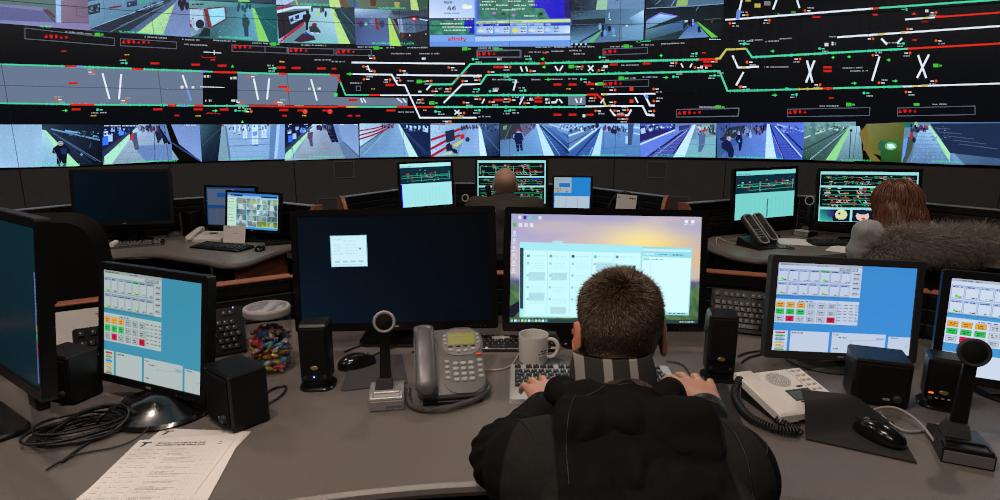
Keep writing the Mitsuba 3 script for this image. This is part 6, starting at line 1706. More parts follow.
# --- desk microphone
def desk_mic(label, pos, yaw, s=1.0, base_m='mid_grey', face='silver_plastic', ring='chrome', group=None, text=None, head_face=True):
    k = thing('desk_microphone', label, 'microphone', group)
    M = frame(pos, yaw) @ np.diag([s, s, s, 1])
    # base: dark tray with a sloped top, a silver front and a push bar
    prof = Polygon([(-0.075, 0), (0.065, 0), (0.065, 0.022), (-0.02, 0.034), (-0.075, 0.032)])
    R = np.array([[0, 0, 1, 0], [1, 0, 0, 0], [0, 1, 0, 0], [0, 0, 0, 1.0]])
    b = move(ext(prof, 0.094, -0.047), R)
    b.fix_normals()
    part('base', b, base_m, k, M)
    part('front_plate', bx(0.088, 0.003, 0.026, (0, -0.0765, 0.016), 0.001), 'grey_plastic' if face == 'black_plastic' else 'mid_grey', k, M)
    part('push_bar', cat(bx(0.088, 0.006, 0.007, (0, -0.070, 0.034), 0.002), bx(0.008, 0.032, 0.006, (-0.040, -0.055, 0.036), 0.002), bx(0.008, 0.032, 0.006, (0.040, -0.055, 0.036), 0.002), bx(0.07, 0.008, 0.007, (0, -0.042, 0.038), 0.002), bx(0.07, 0.018, 0.003, (0, -0.056, 0.035))), face, k, M)
    part('stem_socket', hull(np.vstack([bx(0.05, 0.05, 0.004, (-0.008, 0.01, 0.032)).vertices, bx(0.036, 0.03, 0.004, (-0.004, 0.012, 0.058)).vertices])), 'charcoal', k, M)
    part('stem', hull(np.vstack([bx(0.032, 0.016, 0.004, (-0.004, 0.012, 0.05), 0.002).vertices, bx(0.024, 0.013, 0.004, (0, 0.016, 0.20), 0.002).vertices])), 'black_plastic', k, M)
    Hd = M @ frame((0, 0.010, 0.226)) @ frame((0, 0, 0), 0, 8)
    part('head', turn(lathe([(0, -0.012), (0.022, -0.012), (0.029, -0.006), (0.030, 0.004), (0.026, 0.010), (0.0, 0.012)], 32), 90, 'x'), 'charcoal', k, Hd)
    part('head_ring', turn(shift(lathe([(0.0225, 0.006), (0.030, 0.004), (0.031, 0.009), (0.028, 0.0125), (0.0235, 0.0115), (0.0225, 0.006)], 36), 0, 0, 0), 90, 'x'), ring, k, Hd)
    part('head_grille', turn(lathe([(0, 0.016), (0.012, 0.0150), (0.0235, 0.0105), (0.0235, 0.006)][::-1], 32), 90, 'x'), 'black_matte', k, Hd)
    if text:
        v, f = flat_text(text, 0.0075)
        q = np.c_[v[:, 0] - 0.002, np.full(len(v), -0.0784), v[:, 1] + 0.0085]
        part('lettering', tm(q, f), 'ink', k, M, smooth=False)
    return k


desk_mic('desk microphone with round ringed head and silver push bar, standing by the grey telephone', at_desk(388, 409) + [-0.012, 0.058, 0], 9, 0.93, ring='silver_plastic', text='amprobe')
desk_mic('all-black desk microphone standing beyond the mouse on the leaning pad', at_desk(944, 458) + [0.055, 0.035, 0], -24, 1.0, 'black_plastic', 'black_plastic', 'charcoal')


# --- the grey desk telephone
def loft(centers, widths, heights, n=18):
    """Closed loft of super-ellipses across a path in the y-z plane (x is the width)."""
    c = np.array(centers, float)
    t = np.gradient(c, axis=0)
    t /= np.linalg.norm(t, axis=1, keepdims=True)
    nrm = np.c_[t[:, 0] * 0, -t[:, 2], t[:, 1]]
    a = np.arange(n) * 2 * PI / n
    ca, sa = np.sign(np.cos(a)) * np.abs(np.cos(a)) ** 0.7, np.sign(np.sin(a)) * np.abs(np.sin(a)) ** 0.7
    v = c[:, None] + np.array(widths)[:, None, None] * ca[None, :, None] * np.array([1.0, 0, 0]) + np.array(heights)[:, None, None] * sa[None, :, None] * nrm[:, None]
    i, j = np.meshgrid(np.arange(len(c) - 1), np.arange(n), indexing='ij')
    k = (j + 1) % n
    q = np.stack([i * n + j, i * n + k, (i + 1) * n + k, (i + 1) * n + j], -1).reshape(-1, 4)
    f = [*q[:, [0, 1, 2]], *q[:, [0, 2, 3]]]
    v = np.vstack([v.reshape(-1, 3), c[:1], c[-1:]])
    for s in range(n):
        f.append([len(v) - 2, (s + 1) % n, s])
        o = (len(c) - 1) * n
        f.append([len(v) - 1, o + s, o + (s + 1) % n])
    m = tm(v, f)
    m.fix_normals()
    return m


def handset(parent, M, L=0.2, mat_='phone_grey', w=0.024):
    y = np.linspace(-L / 2, L / 2, 15)
    s = y / (L / 2)
    z = 0.020 + 0.014 * (1 - np.abs(s) ** 2.2)
    ww = w * np.where(np.abs(s) > 0.98, 0.45, 1.0) * (0.92 + 0.14 * np.abs(s) ** 2)
    hh = np.where(np.abs(s) > 0.98, 0.004, 0.010 + 0.010 * np.abs(s) ** 1.5)
    part('handset', loft(np.c_[y * 0, y, z], ww, hh), mat_, parent, M, 50)


tel = thing('telephone', 'grey desk telephone with handset on its cradle and a green-grey display', 'telephone')
TM = frame((-0.128, 1.466, TOP), 9) @ np.diag([.95, .95, .95, 1])
A = 38
Fm = TM @ frame((0.0, 0.035, 0.0915)) @ trimesh.transformations.rotation_matrix(math.radians(A), [1, 0, 0])   # face: x across, y up the slope, z out
part('body', move(ext_bev(rrect(0.19, 0.215, 0.03), 0.028, 0.006), frame((0, 0, -0.028))), 'phone_grey', tel, Fm)
part('foot', hull([(x, y, z) for x in (-0.08, 0.08) for y, z in ((-0.045, 0.0), (-0.045, 0.008), (0.115, 0.0), (0.105, 0.122), (0.085, 0.105))]), 'black_plastic', tel, TM)
face = Polygon(shapely.unary_union([shapely.affinity.translate(rrect(0.116, 0.10, 0.045), 0.036, 0.052), shapely.affinity.translate(rrect(0.108, 0.16, 0.04), 0.036, -0.018)]).buffer(0.004).exterior)
part('face_plate', ext(face, 0.004, 0.0), 'phone_grey', tel, Fm)
disp = Polygon(shapely.affinity.translate(rrect(0.112, 0.085, 0.04), 0.036, 0.056).exterior)
part('display_surround', ext(disp, 0.0022, 0.004), 'phone_face', tel, Fm)
part('display', bx(0.074, 0.038, 0.001, (0.036, 0.066, 0.0068)), 'lcd_green', tel, Fm)
ic = ink_canvas(Fm @ frame((0.0, 0.083, 0.0072)))
for r_ in range(4):
    ic.scrib(0.004, 0.007 + 0.007 * r_, 0.05, 0.003, (0, 0, 0), r_)
ink_part('display_print', ic, 'ink_grey', tel)
dome = lambda rx, ry, h: ext_bev(rrect(rx * 2, ry * 2, min(rx, ry) * 0.95), h, h * 0.5)  # noqa: E731
kk_ = dome(0.0085, 0.0062, 0.005)
for r_ in range(4):
    for c_ in range(3):
        part('dial_key', shift(kk_, 0.014 + 0.0215 * c_, -0.012 - 0.0165 * r_, 0.0038), 'phone_key', tel, Fm)
    part('side_key', shift(dome(0.0075, 0.0052, 0.004), -0.010, -0.005 - 0.0165 * r_, 0.0038), 'phone_key', tel, Fm)
    part('side_key', shift(dome(0.0075, 0.0052, 0.004), 0.082, -0.005 - 0.0165 * r_, 0.0038), 'phone_key', tel, Fm)
for x in (0.004, 0.026, 0.046, 0.068):
    part('soft_key', shift(dome(0.007, 0.005, 0.004), x, 0.031 - 0.004 * (abs(x - 0.036) < 0.02), 0.006), 'phone_key', tel, Fm)
    part('soft_key', shift(dome(0.006, 0.0022, 0.003), x, 0.042, 0.006), 'charcoal', tel, Fm)
for y_ in (0.052, 0.065, 0.078):
    for x in (-0.011, 0.083):
        part('line_key', shift(dome(0.0055, 0.004, 0.003), x, y_, 0.006), 'phone_key', tel, Fm)
part('mute_key', shift(dome(0.009, 0.006, 0.005), 0.082, 0.014, 0.0038), 'red_key', tel, Fm, label='orange-red message key')
part('cradle', shift(ext_bev(rrect(0.062, 0.2, 0.02), 0.012, 0.004), -0.068, -0.006, 0.0), 'phone_face', tel, Fm)
handset(tel, Fm @ frame((-0.070, -0.006, 0.010)), 0.215, 'phone_grey', 0.029)
cp = [(-0.238, 1.455, TOP + 0.03), (-0.236, 1.425, TOP + 0.014), (-0.227, 1.403, TOP + 0.009), (-0.187, 1.375, TOP + 0.009), (-0.142, 1.378, TOP + 0.009), (-0.102, 1.398, TOP + 0.012), (-0.062, 1.428, TOP + 0.012), (-0.032, 1.463, TOP + 0.02), (-0.037, 1.508, TOP + 0.02), (-0.062, 1.533, TOP + 0.03)]
part('coiled_cord', coil(smooth_path(cp, 12), 0.0062, 0.0018, 190, 5, 8), 'phone_grey', tel, smooth=True)
part('brand_mark', bx(0.016, 0.004, 0.0004, (0.036, 0.092, 0.0064)), 'red_key', tel, Fm, smooth=False)

# --- the white telephone console
wt = thing('telephone', 'white telephone console with round speaker grille and black coiled cord', 'telephone')
WM = frame((0.737, 1.410, TOP), 14)
w_, d_ = 0.195, 0.175
hz = lambda y: 0.044 + 0.030 * (y / d_)  # noqa: E731
pts = lambda x0, x1, y0, y1, lo, up: [(x, y, hz(y) + o) for x in (x0, x1) for y in (y0, y1) for o in (lo, up)]  # noqa: E731
part('base', hull([(x, y, z) for x in (-w_ / 2 + 0.012, w_ / 2 - 0.012) for y in (-d_ / 2 + 0.015, d_ / 2 - 0.01) for z in (0.0, hz(y) - 0.012)]), 'black_plastic', wt, WM)
part('housing', hull(pts(-w_ / 2 + 0.052, w_ / 2, -d_ / 2, d_ / 2, -0.016, 0.0)), 'white_plastic', wt, WM)
part('handset', hull(np.vstack([pts(-w_ / 2 - 0.004, -w_ / 2 + 0.048, -d_ / 2 - 0.006, d_ / 2 + 0.004, -0.014, 0.004), pts(-w_ / 2 + 0.002, -w_ / 2 + 0.042, -d_ / 2, d_ / 2, 0.006, 0.008)])), 'white_plastic', wt, WM)
WF = WM @ frame((0, 0, 0.044)) @ trimesh.transformations.rotation_matrix(math.atan2(0.030, d_), [1, 0, 0])
hole = bx(0.003, 0.0016, 0.0006)
hs = []
for r_ in range(1, 8):
    nn = 6 * r_
    for q in range(nn):
        an = 2 * PI * q / nn
        hs.append(shift(hole, 0.0 + 0.0042 * r_ * math.cos(an), 0.048 + 0.0042 * r_ * math.sin(an), 0.0003))
part('speaker_grille', cat(hs), 'grey_plastic', wt, WF, smooth=False, kind='stuff')
part('display', bx(0.058, 0.034, 0.0014, (0.018, -0.020, 0.0006)), 'lcd_dark', wt, WF)
part('display_frame', cat(bx(0.066, 0.004, 0.002, (0.018, -0.0005, 0.001)), bx(0.066, 0.004, 0.002, (0.018, -0.0395, 0.001)), bx(0.004, 0.042, 0.002, (-0.013, -0.02, 0.001)), bx(0.004, 0.042, 0.002, (0.049, -0.02, 0.001))), 'charcoal', wt, WF)
for r_ in range(7):
    for c_ in range(2):
        part('key', shift(dome(0.0065, 0.0042, 0.004), 0.066 + 0.017 * c_, 0.078 - 0.0205 * r_, 0.0), 'beige_plastic', wt, WF)
for c_ in range(3):
    part('soft_key', bx(0.013, 0.004, 0.002, (0.0 + 0.018 * c_, -0.047, 0.001), 0.0008), 'charcoal', wt, WF)
part('message_light', bx(0.018, 0.006, 0.002, (0.037, 0.013, 0.001), 0.0008), 'charcoal', wt, WF)
part('panel_joint', cat(bx(0.0012, d_ * 0.98, 0.0008, (0.054, 0, 0.0002)), bx(0.06, 0.0012, 0.0008, (0.02, -0.056, 0.0002))), 'mid_grey', wt, WF)
cw = [(0.628, 1.455, TOP + 0.06), (0.605, 1.43, TOP + 0.035), (0.600, 1.37, TOP + 0.014), (0.608, 1.32, TOP + 0.013), (0.632, 1.283, TOP + 0.013), (0.662, 1.264, TOP + 0.013), (0.690, 1.263, TOP + 0.014), (0.675, 1.286, TOP + 0.013), (0.66, 1.31, TOP + 0.02)]
part('coiled_cord', coil(smooth_path(cw, 12), 0.0088, 0.0026, 150, 5, 9), 'cable_black', wt, smooth=True)

# --- mug
mug = thing('mug', 'off-white mug with dark printed band and handle, behind the silver keyboard', 'mug')
MP = (0.101, 1.706, TOP)
MM = frame(MP, 12) @ np.diag([.97, .97, .89, 1])
part('body', lathe([(0, 0.006), (0.036, 0.006), (0.037, 0.0), (0.040, 0.0), (0.0435, 0.004), (0.0455, 0.03), (0.0465, 0.095), (0.0455, 0.0975), (0.0435, 0.0965), (0.0425, 0.03), (0.038, 0.010), (0.0, 0.009)], 48), 'ceramic', mug, MM)
hp = smooth_path([(0.043, 0, 0.082), (0.062, 0, 0.083), (0.075, 0, 0.066), (0.074, 0, 0.042), (0.061, 0, 0.024), (0.0445, 0, 0.020)], 8)
part('handle', tube(hp, 0.0062, 12), 'ceramic', mug, frame(MP, -14) @ np.diag([.97, .97, .89, 1]))


def on_mug(p, layer):
    a = np.radians(-90) + p[:, 0] / 0.0462
    return np.c_[0.0467 * np.cos(a), 0.0467 * np.sin(a), 0.095 - p[:, 1]] @ MM[:3, :3].T + MM[:3, 3]


mc = Canvas(on_mug)
for q in range(5):
    mc.rect(0.006 + 0.006 * q, 0.062, 0.012 + 0.006 * q, 0.074, (0, 0, 0))
ink_part('printed_band', mc, 'ink_grey', mug)
mc = Canvas(on_mug)
mc.scrib(0.010, 0.046, 0.026, 0.005, (0, 0, 0), 2)
ink_part('lettering', mc, 'ink', mug)
mc = Canvas(on_mug)
mc.scrib(0.004, 0.055, 0.032, 0.005, (0, 0, 0), 5)
ink_part('lettering', mc, 'ink', mug)

# --- candy jar
scene['jar_plastic'] = {'type': 'thindielectric', 'int_ior': 1.33}
mat('frosted_lid', (0.30, 0.28, 0.275), 0.4, spec=0.4)
mat('lid_film', proc(lambda p, n, uv: mix((0.15, 0.15, 0.165), (0.33, 0.31, 0.305), smoothstep(.4, .6, fbm(p.x * 60, p.y * 25, 0, 3)))), 0.3)
JP = np.array([-0.672, 1.652, TOP])
jar = thing('candy_jar', 'clear plastic jar full of wrapped sweets with a frosted white lid', 'jar')
part('wall', lathe([(0.0, 0.001), (0.054, 0.001), (0.061, 0.006), (0.063, 0.02), (0.063, 0.150), (0.060, 0.162), (0.058, 0.172)], 48), 'jar_plastic', jar, frame(JP), True)
part('lid', lathe([(0.0605, 0.168), (0.0635, 0.168), (0.0655, 0.172), (0.0655, 0.186), (0.063, 0.190), (0.055, 0.191), (0.054, 0.188)], 48), 'frosted_lid', jar, frame(JP))
part('lid_window', lathe([(0.0, 0.1885), (0.055, 0.1885), (0.055, 0.187), (0.0, 0.187)][::-1], 48), 'lid_film', jar, frame(JP))
rng = np.random.default_rng(11)
CANDY = {'red': (0.55, 0.02, 0.03), 'blue': (0.03, 0.25, 0.55), 'yellow': (0.65, 0.42, 0.03), 'orange': (0.65, 0.20, 0.02), 'pink': (0.65, 0.12, 0.20), 'green': (0.25, 0.45, 0.05), 'purple': (0.18, 0.06, 0.30), 'white': (0.6, 0.58, 0.55), 'brown': (0.10, 0.04, 0.02)}
for nme, col in CANDY.items():
    mat('wrapper_' + nme, tuple(np.array(col) * 0.62 + 0.02), 0.33, metallic=0.1, spec=0.5)


def candy_meshes(r):
    L, Wd = 0.0165 * (0.8 + .5 * r.random()), 0.0125
    body = trimesh.creation.icosphere(1)
    body.vertices *= 1 + 0.28 * (r.random((len(body.vertices), 1)) - .5)
    body.apply_scale((L, Wd, Wd * 0.62))
    ws = []
    for s in (-1, 1):
        n_ = 7
        v, f = [], []
        for q in range(n_):
            t = (q / (n_ - 1) - .5) * 1.5
            rr = 0.011 + 0.003 * r.random()
            v += [(s * L * 0.9, 0, 0), (s * (L * 0.9 + rr * math.cos(t)), rr * math.sin(t), 0.0034 * (-1) ** q)]
        for q in range(n_ - 1):
            f.append([2 * q, 2 * q + 1, 2 * q + 3])
        a_ = tm(v, f)
        b_ = tm(v, [x[::-1] for x in f])
        b_.apply_translation((0, 0, -0.0004))
        ws.append(cat(a_, b_))
    return cat(body), ws


names = list(CANDY)
wts = np.array([.2, .2, .12, .12, .12, .08, .06, .06, .04])
protos = [candy_meshes(np.random.default_rng(s)) for s in range(4)]
for q in range(78):
    lay = q // 13
    ang = (q % 13) / 13 * 2 * PI + lay * 0.5 + rng.normal() * 0.12
    rad = 0.0435 if q % 13 else 0.02
    zz = 0.018 + 0.0178 * lay + rng.normal() * 0.003
    if lay == 5:
        rad, zz = 0.036 * math.sqrt(rng.random()), 0.112 + rng.random() * 0.008
    cn = names[rng.choice(len(names), p=wts)]
    k = thing('candy', f'{cn}-wrapped sweet inside the clear jar', 'sweet', f'{cn} sweets in the jar')
    Q = frame((0, 0, 0), math.degrees(ang) + 90 + rng.normal() * 30, rng.normal() * 28, rng.normal() * 22)
    Mc = frame(JP) @ frame((rad * math.cos(ang), rad * math.sin(ang), zz)) @ Q
    b_, w2 = protos[q % 4]
    part('sweet', b_, 'wrapper_' + cn, k, Mc, False)
    for we in w2:
        part('wrapper_end', we, 'wrapper_' + cn, k, Mc, False)

# --- papers
def sheet(label, corner_tl, yaw, z, w=0.216, h=0.279, m='paper', curl=0.0):
    """A sheet lying on the desk, its top left corner given; prints are put on it with ink_canvas(M)."""
    k = thing('paper_sheet', label, 'paper')
    n_ = 10
    u_, v_ = np.meshgrid(np.linspace(0, 1, n_ + 1), np.linspace(0, 1, n_ + 1))
    p = np.c_[u_.ravel() * w, -v_.ravel() * h, curl * (np.sin(u_.ravel() * 3.1) * (1 - v_.ravel()) ** 2)]
    i_, j_ = np.meshgrid(np.arange(n_), np.arange(n_), indexing='ij')
    a_ = (i_ * (n_ + 1) + j_).ravel()
    f_ = np.vstack([np.stack([a_, a_ + n_ + 2, a_ + 1], -1), np.stack([a_, a_ + n_ + 1, a_ + n_ + 2], -1)])
    M = frame((corner_tl[0], corner_tl[1], z), yaw)
    part('sheet', cat(tm(p, f_), tm(p - [0, 0, 0.0003], f_[:, ::-1])), m, k, M, 30)
    return k, M


def print_list(k, M, seed, head=True):
    c, g = ink_canvas(M, 0.0002), ink_canvas(M, 0.0002)
    e = ink_canvas(M, 0.0002)
    e.poly([(0.012, 0.010), (0.034, 0.010), (0.034, 0.014), (0.026, 0.014), (0.022, 0.030), (0.016, 0.030), (0.020, 0.014), (0.012, 0.014)], (0, 0, 0))
    ink_part('emblem', e, 'ink', k)
    if head:
        c.scrib(0.050, 0.018, 0.105, 0.0042, (0, 0, 0), seed, gap=.25)
        ink_part('lettering', c, 'ink', k)
        c = ink_canvas(M, 0.0002)
        c.scrib(0.048, 0.027, 0.11, 0.0042, (0, 0, 0), seed + 1, gap=.25)
        c.scrib(0.185, 0.016, 0.008, 0.003, (0, 0, 0), 3).scrib(0.185, 0.024, 0.008, 0.003, (0, 0, 0), 4)
        for r_ in range(13):
            y = 0.044 + 0.0175 * r_
            g.scrib(0.010, y, 0.014, 0.0026, (0, 0, 0), r_).scrib(0.038, y, 0.016, 0.0026, (0, 0, 0), r_ + 20).scrib(0.062, y, 0.014, 0.0026, (0, 0, 0), r_ + 40)
            for q in range(1 + (r_ * 7) % 3):
                g.scrib(0.092, y + 0.0045 * q, 0.035 + 0.04 * ((r_ * 5 + q * 3) % 4) / 3, 0.0026, (0, 0, 0), r_ + 60 + q)
            g.rect(0.008, y + 0.0095, 0.208, y + 0.0098, (0, 0, 0))
        for x in (0.033, 0.058, 0.084, 0.176, 0.186):
            g.rect(x, 0.036, x + 0.0004, 0.27, (0, 0, 0))
    if head:
        ink_part('lettering', c, 'ink', k)
        ink_part('print', g, 'ink_grey', k)


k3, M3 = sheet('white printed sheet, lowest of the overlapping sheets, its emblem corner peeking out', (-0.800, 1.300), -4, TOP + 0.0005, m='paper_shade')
print_list(k3, M3, 5, False)
k2, M2 = sheet('white sheet between the two emblem sheets, only its far edge showing', (-0.812, 1.246), 8, TOP + 0.0015)
k1, M1 = sheet('white printed sheet with black emblem, on top of the overlapping sheets', (-0.822, 1.243), 2.5, TOP + 0.0026)
print_list(k1, M1, 9)
ks = thing('paper_sheet', 'white notice propped against the slats behind the box speaker', 'paper')
Mp = frame((-1.222, 1.730, TOP + 0.002), 30, 20)
part('sheet', bx(0.34, 0.0006, 0.155, (0, 0, 0.0775)), 'paper', ks, Mp, False)
cS = ink_canvas(Mp @ np.array([[1, 0, 0, -0.17], [0, 0, -1, -0.0006], [0, 1, 0, 0.155], [0, 0, 0, 1.0]]))
cS.scrib(0.165, 0.022, 0.11, 0.004, (0, 0, 0), 1, gap=.2).scrib(0.170, 0.029, 0.10, 0.003, (0, 0, 0), 2, gap=.2)
ink_part('print', cS, 'ink', ks)

# --- cables
rng = np.random.default_rng(3)


def loops(cx, cy, rx, ry, turns, rot, seed, r, z0=0.006, jitter=0.008):
    r_ = np.random.default_rng(seed)
    n_ = int(turns * 14)
    t = np.linspace(0, turns * 2 * PI, n_)
    k_ = np.cumsum(r_.normal(0, jitter * 0.35, (n_, 2)), 0)
    k_ -= np.linspace(0, 1, n_)[:, None] * k_[-1]
    x, y = (rx + 0.010 * np.sin(t * 0.37 + seed)) * np.cos(t), (ry + 0.008 * np.cos(t * 0.23 + seed)) * np.sin(t)
    c, s = math.cos(rot), math.sin(rot)
    z = TOP + z0 + 0.024 * (0.5 + 0.5 * np.sin(t * 0.5 + seed)) * r_.random()
    return np.c_[cx + x * c - y * s + k_[:, 0], cy + x * s + y * c + k_[:, 1], z]


cb = thing('cable_coil', 'tangled coil of thin black cables on the desk in front of the conical stand', 'cable')
for q in range(5):
    part('loop', tube(smooth_path(loops(-0.988 + 0.012 * (q % 3), 1.278 + 0.012 * (q % 2), 0.085, 0.050, 2.2, 0.5, q, 0.003), 3), 0.0032, 6), 'cable_black', cb, smooth=True)
part('loop', coil(smooth_path([(-1.03, 1.25, TOP + 0.012), (-1.0, 1.32, TOP + 0.03), (-0.93, 1.345, TOP + 0.035), (-0.88, 1.33, TOP + 0.02)], 10), 0.005, 0.0017, 260, 5, 7), 'cable_black', cb, smooth=True)


def cable(label, pts, r=0.0028, m='cable_black', n_=10):
    q = smooth_path(pts, n_)
    fl = np.min(np.array(pts)[:, 2]) if np.min(np.array(pts)[:, 2]) < TOP - 0.01 else TOP
    q[:, 2] = np.maximum(q[:, 2], fl + r + 0.0006)
    return whole('cable', tube(q, r, 7), m, label, 'cable', smooth=True)


Dk = lambda x, y, z=0.004: np.array([*on_level(x, y, TOP + z)[:2], TOP + z])  # noqa: E731
cable('thin black cable running from the cable coil past the printed sheets', [Dk(46, 470), Dk(75, 455), Dk(110, 448), Dk(140, 436, .01), Dk(150, 426, .02)], 0.0022)
cable('black cable looping up beside the teal dispatch monitor', [Dk(96, 425, .01), Dk(106, 414, .035), Dk(118, 404, .055), Dk(127, 408, .04), Dk(122, 424, .02), Dk(104, 436), Dk(62, 462)], 0.003)
cable('black cable draped over the coil towards the desk edge', [Dk(40, 446), Dk(66, 430), Dk(98, 418, .03), Dk(116, 406, .04), Dk(126, 396, .03)], 0.0028)
cable('black cable emerging behind the turned box speaker', [Dk(262, 398), Dk(275, 388), Dk(283, 386), Dk(279, 397), Dk(268, 404), Dk(262, 410)], 0.003)
cable('thin beige cable from the grey telephone to behind the mug', [Dk(480, 369, .006), Dk(495, 370), Dk(508, 367), Dk(516, 359), Dk(520, 352)], 0.0022, 'cable_beige')
cable('thin black cable curving from the covered mouse to the monitor', [Dk(666, 361), Dk(678, 363), Dk(688, 371), Dk(691, 379), np.array([0.481, 1.515, TOP + 0.012])], 0.0022)
cable('black cable behind the small speaker, by the keyboard on edge', [Dk(738, 356), Dk(750, 352), Dk(762, 350), Dk(770, 347), Dk(765, 352), Dk(750, 357), Dk(742, 362)], 0.003)
cable('grey cable looping across the desk end beside the black mouse', [Dk(868, 418, .012), Dk(874, 410, .02), Dk(890, 407, .03), Dk(910, 415, .03), Dk(926, 430, .02), Dk(934, 441, .012)], 0.003, 'cable_grey')
cable('grey cable lying under the looped one by the slim speaker', [Dk(880, 412, .006), Dk(890, 423), Dk(905, 431), Dk(921, 431), Dk(938, 424)], 0.003, 'cable_grey')
cable('mouse cable between the leaning pad and the box speaker', [Dk(857, 424, .016), Dk(855, 415, .012), Dk(860, 408, .008), Dk(872, 409, .006)], 0.0022)
cable('thin cable from the black mouse on the small pad to the monitor foot', [Dk(368, 359, .01), Dk(380, 352), Dk(395, 347), Dk(410, 345)], 0.0022)
for q, pts_ in enumerate(([(412, 352), (440, 347), (462, 345), (480, 341)], [(344, 352), (362, 345), (388, 341), (412, 343)])):
    cable(('black cable lying under the large dark monitor', 'black cable trailing towards the small blue-lit speaker')[q], [Dk(*p) for p in pts_], 0.0026)
whole('power_adapter', cat(bx(0.045, 0.03, 0.02, (0, 0, 0.0105), 0.003), bx(0.02, 0.02, 0.012, (0.028, 0, 0.012), 0.003)), 'beige_plastic', 'small beige power plug lying under the gap between the big monitors', 'plug', M=frame(at_desk(499, 343) + [0, 0.0, 0.0], 15))
import drjit as dr

# ---------------------------------------------------------------- people: bodies from blended distance fields
def net(sdf, lo, hi, h):
    """Surface nets of sdf(points) over a box, evaluated only in blocks near the surface."""
    lo, hi = np.array(lo, float), np.array(hi, float)
    B = 8
    nb = np.ceil((hi - lo) / (h * B)).astype(int)
    N = nb * B + 1
    bc = np.stack(np.meshgrid(*[np.arange(k) for k in nb], indexing='ij'), -1).reshape(-1, 3)
    d = sdf(lo + (bc + 0.5) * B * h)
    near = np.abs(d) < B * h * 0.87 * 1.25 + 0.012
    D = np.zeros(N, np.float32)
    far = np.sign(d)
    for b, s in zip(bc[~near], far[~near]):
        x, y, z = b * B
        D[x:x + B + 1, y:y + B + 1, z:z + B + 1] = s
    q = np.stack(np.meshgrid(*[np.arange(B + 1)] * 3, indexing='ij'), -1).reshape(-1, 3)
    bl = bc[near] * B
    for c in range(0, len(bl), 256):
        idx = (bl[c:c + 256, None] + q[None]).reshape(-1, 3)
        D[idx[:, 0], idx[:, 1], idx[:, 2]] = sdf(lo + idx * h)
    S = D < 0
    cells = np.zeros(N - 1, bool)
    for o in np.ndindex(2, 2, 2):
        cells |= S[o[0]:N[0] - 1 + o[0], o[1]:N[1] - 1 + o[1], o[2]:N[2] - 1 + o[2]] != S[:-1, :-1, :-1]
    ci = np.argwhere(cells)
    acc, cnt = np.zeros((len(ci), 3)), np.zeros(len(ci))
    offs = list(np.ndindex(2, 2, 2))
    val = {o: D[ci[:, 0] + o[0], ci[:, 1] + o[1], ci[:, 2] + o[2]] for o in offs}
    for a in offs:
        for k in range(3):
            if a[k] == 0:
                b = tuple(a[i] + (i == k) for i in range(3))
                x, y = val[a], val[b]
                m = (x < 0) != (y < 0)
                t = np.where(m, x / np.where(m, x - y, 1), 0)
                p = np.array(a, float)[None] + t[:, None] * np.eye(3)[k]
                acc += p * m[:, None]
                cnt += m
    v = lo + (ci + acc / cnt[:, None]) * h
    num = np.full(N - 1, -1)
    num[tuple(ci.T)] = np.arange(len(ci))
    F = []
    for k in range(3):
        i, j = (k + 1) % 3, (k + 2) % 3
        sl0 = [slice(1, -1)] * 3
        sl0[k] = slice(0, -1)
        sl1 = list(sl0)
        sl1[k] = slice(1, None)
        e = np.argwhere(S[tuple(sl0)] != S[tuple(sl1)])
        off = np.ones(3, int)
        off[k] = 0
        e = e + off
        s = S[tuple(e.T)]
        di, dj = np.eye(3, dtype=int)[i], np.eye(3, dtype=int)[j]
        quad = np.stack([num[tuple((e - di - dj).T)], num[tuple((e - dj).T)], num[tuple(e.T)], num[tuple((e - di).T)]], 1)
        quad = np.where(s[:, None], quad, quad[:, ::-1])
        F.append(quad[(quad >= 0).all(1)])
    F = np.vstack(F)
    return tm(v, np.vstack([F[:, [0, 1, 2]], F[:, [0, 2, 3]]]))


def cone(a, b, ra, rb):
    a, b = np.array(a, float), np.array(b, float)
    ab = b - a
    L2 = ab @ ab + 1e-12

    def f(p):
        t = np.clip((p - a) @ ab / L2, 0, 1)
        return np.linalg.norm(p - a - t[:, None] * ab, axis=1) - (ra + (rb - ra) * t)
    return f


def ell(c, r, R=None):
    c, r = np.array(c, float), np.array(r, float)

    def f(p):
        q = p - c
        if R is not None:
            q = q @ R
        k0 = np.linalg.norm(q / r, axis=1)
        k1 = np.linalg.norm(q / (r * r), axis=1)
        return k0 * (k0 - 1) / np.maximum(k1, 1e-9)
    return f


def blend(fs, k):
    def f(p):
        d = fs[0](p)
        for g in fs[1:]:
            e = g(p)
            hh = np.clip(0.5 + 0.5 * (d - e) / k, 0, 1)
            d = d * (1 - hh) + e * hh - k * hh * (1 - hh)
        return d
    return f


def lowest(*fs):
    return lambda p: np.minimum.reduce([f(p) for f in fs])


def rotx(deg):
    a = math.radians(deg)
    return np.array([[1, 0, 0], [0, math.cos(a), -math.sin(a)], [0, math.sin(a), math.cos(a)]])


def rotz(deg):
    a = math.radians(deg)
    return np.array([[math.cos(a), -math.sin(a), 0], [math.sin(a), math.cos(a), 0], [0, 0, 1]])


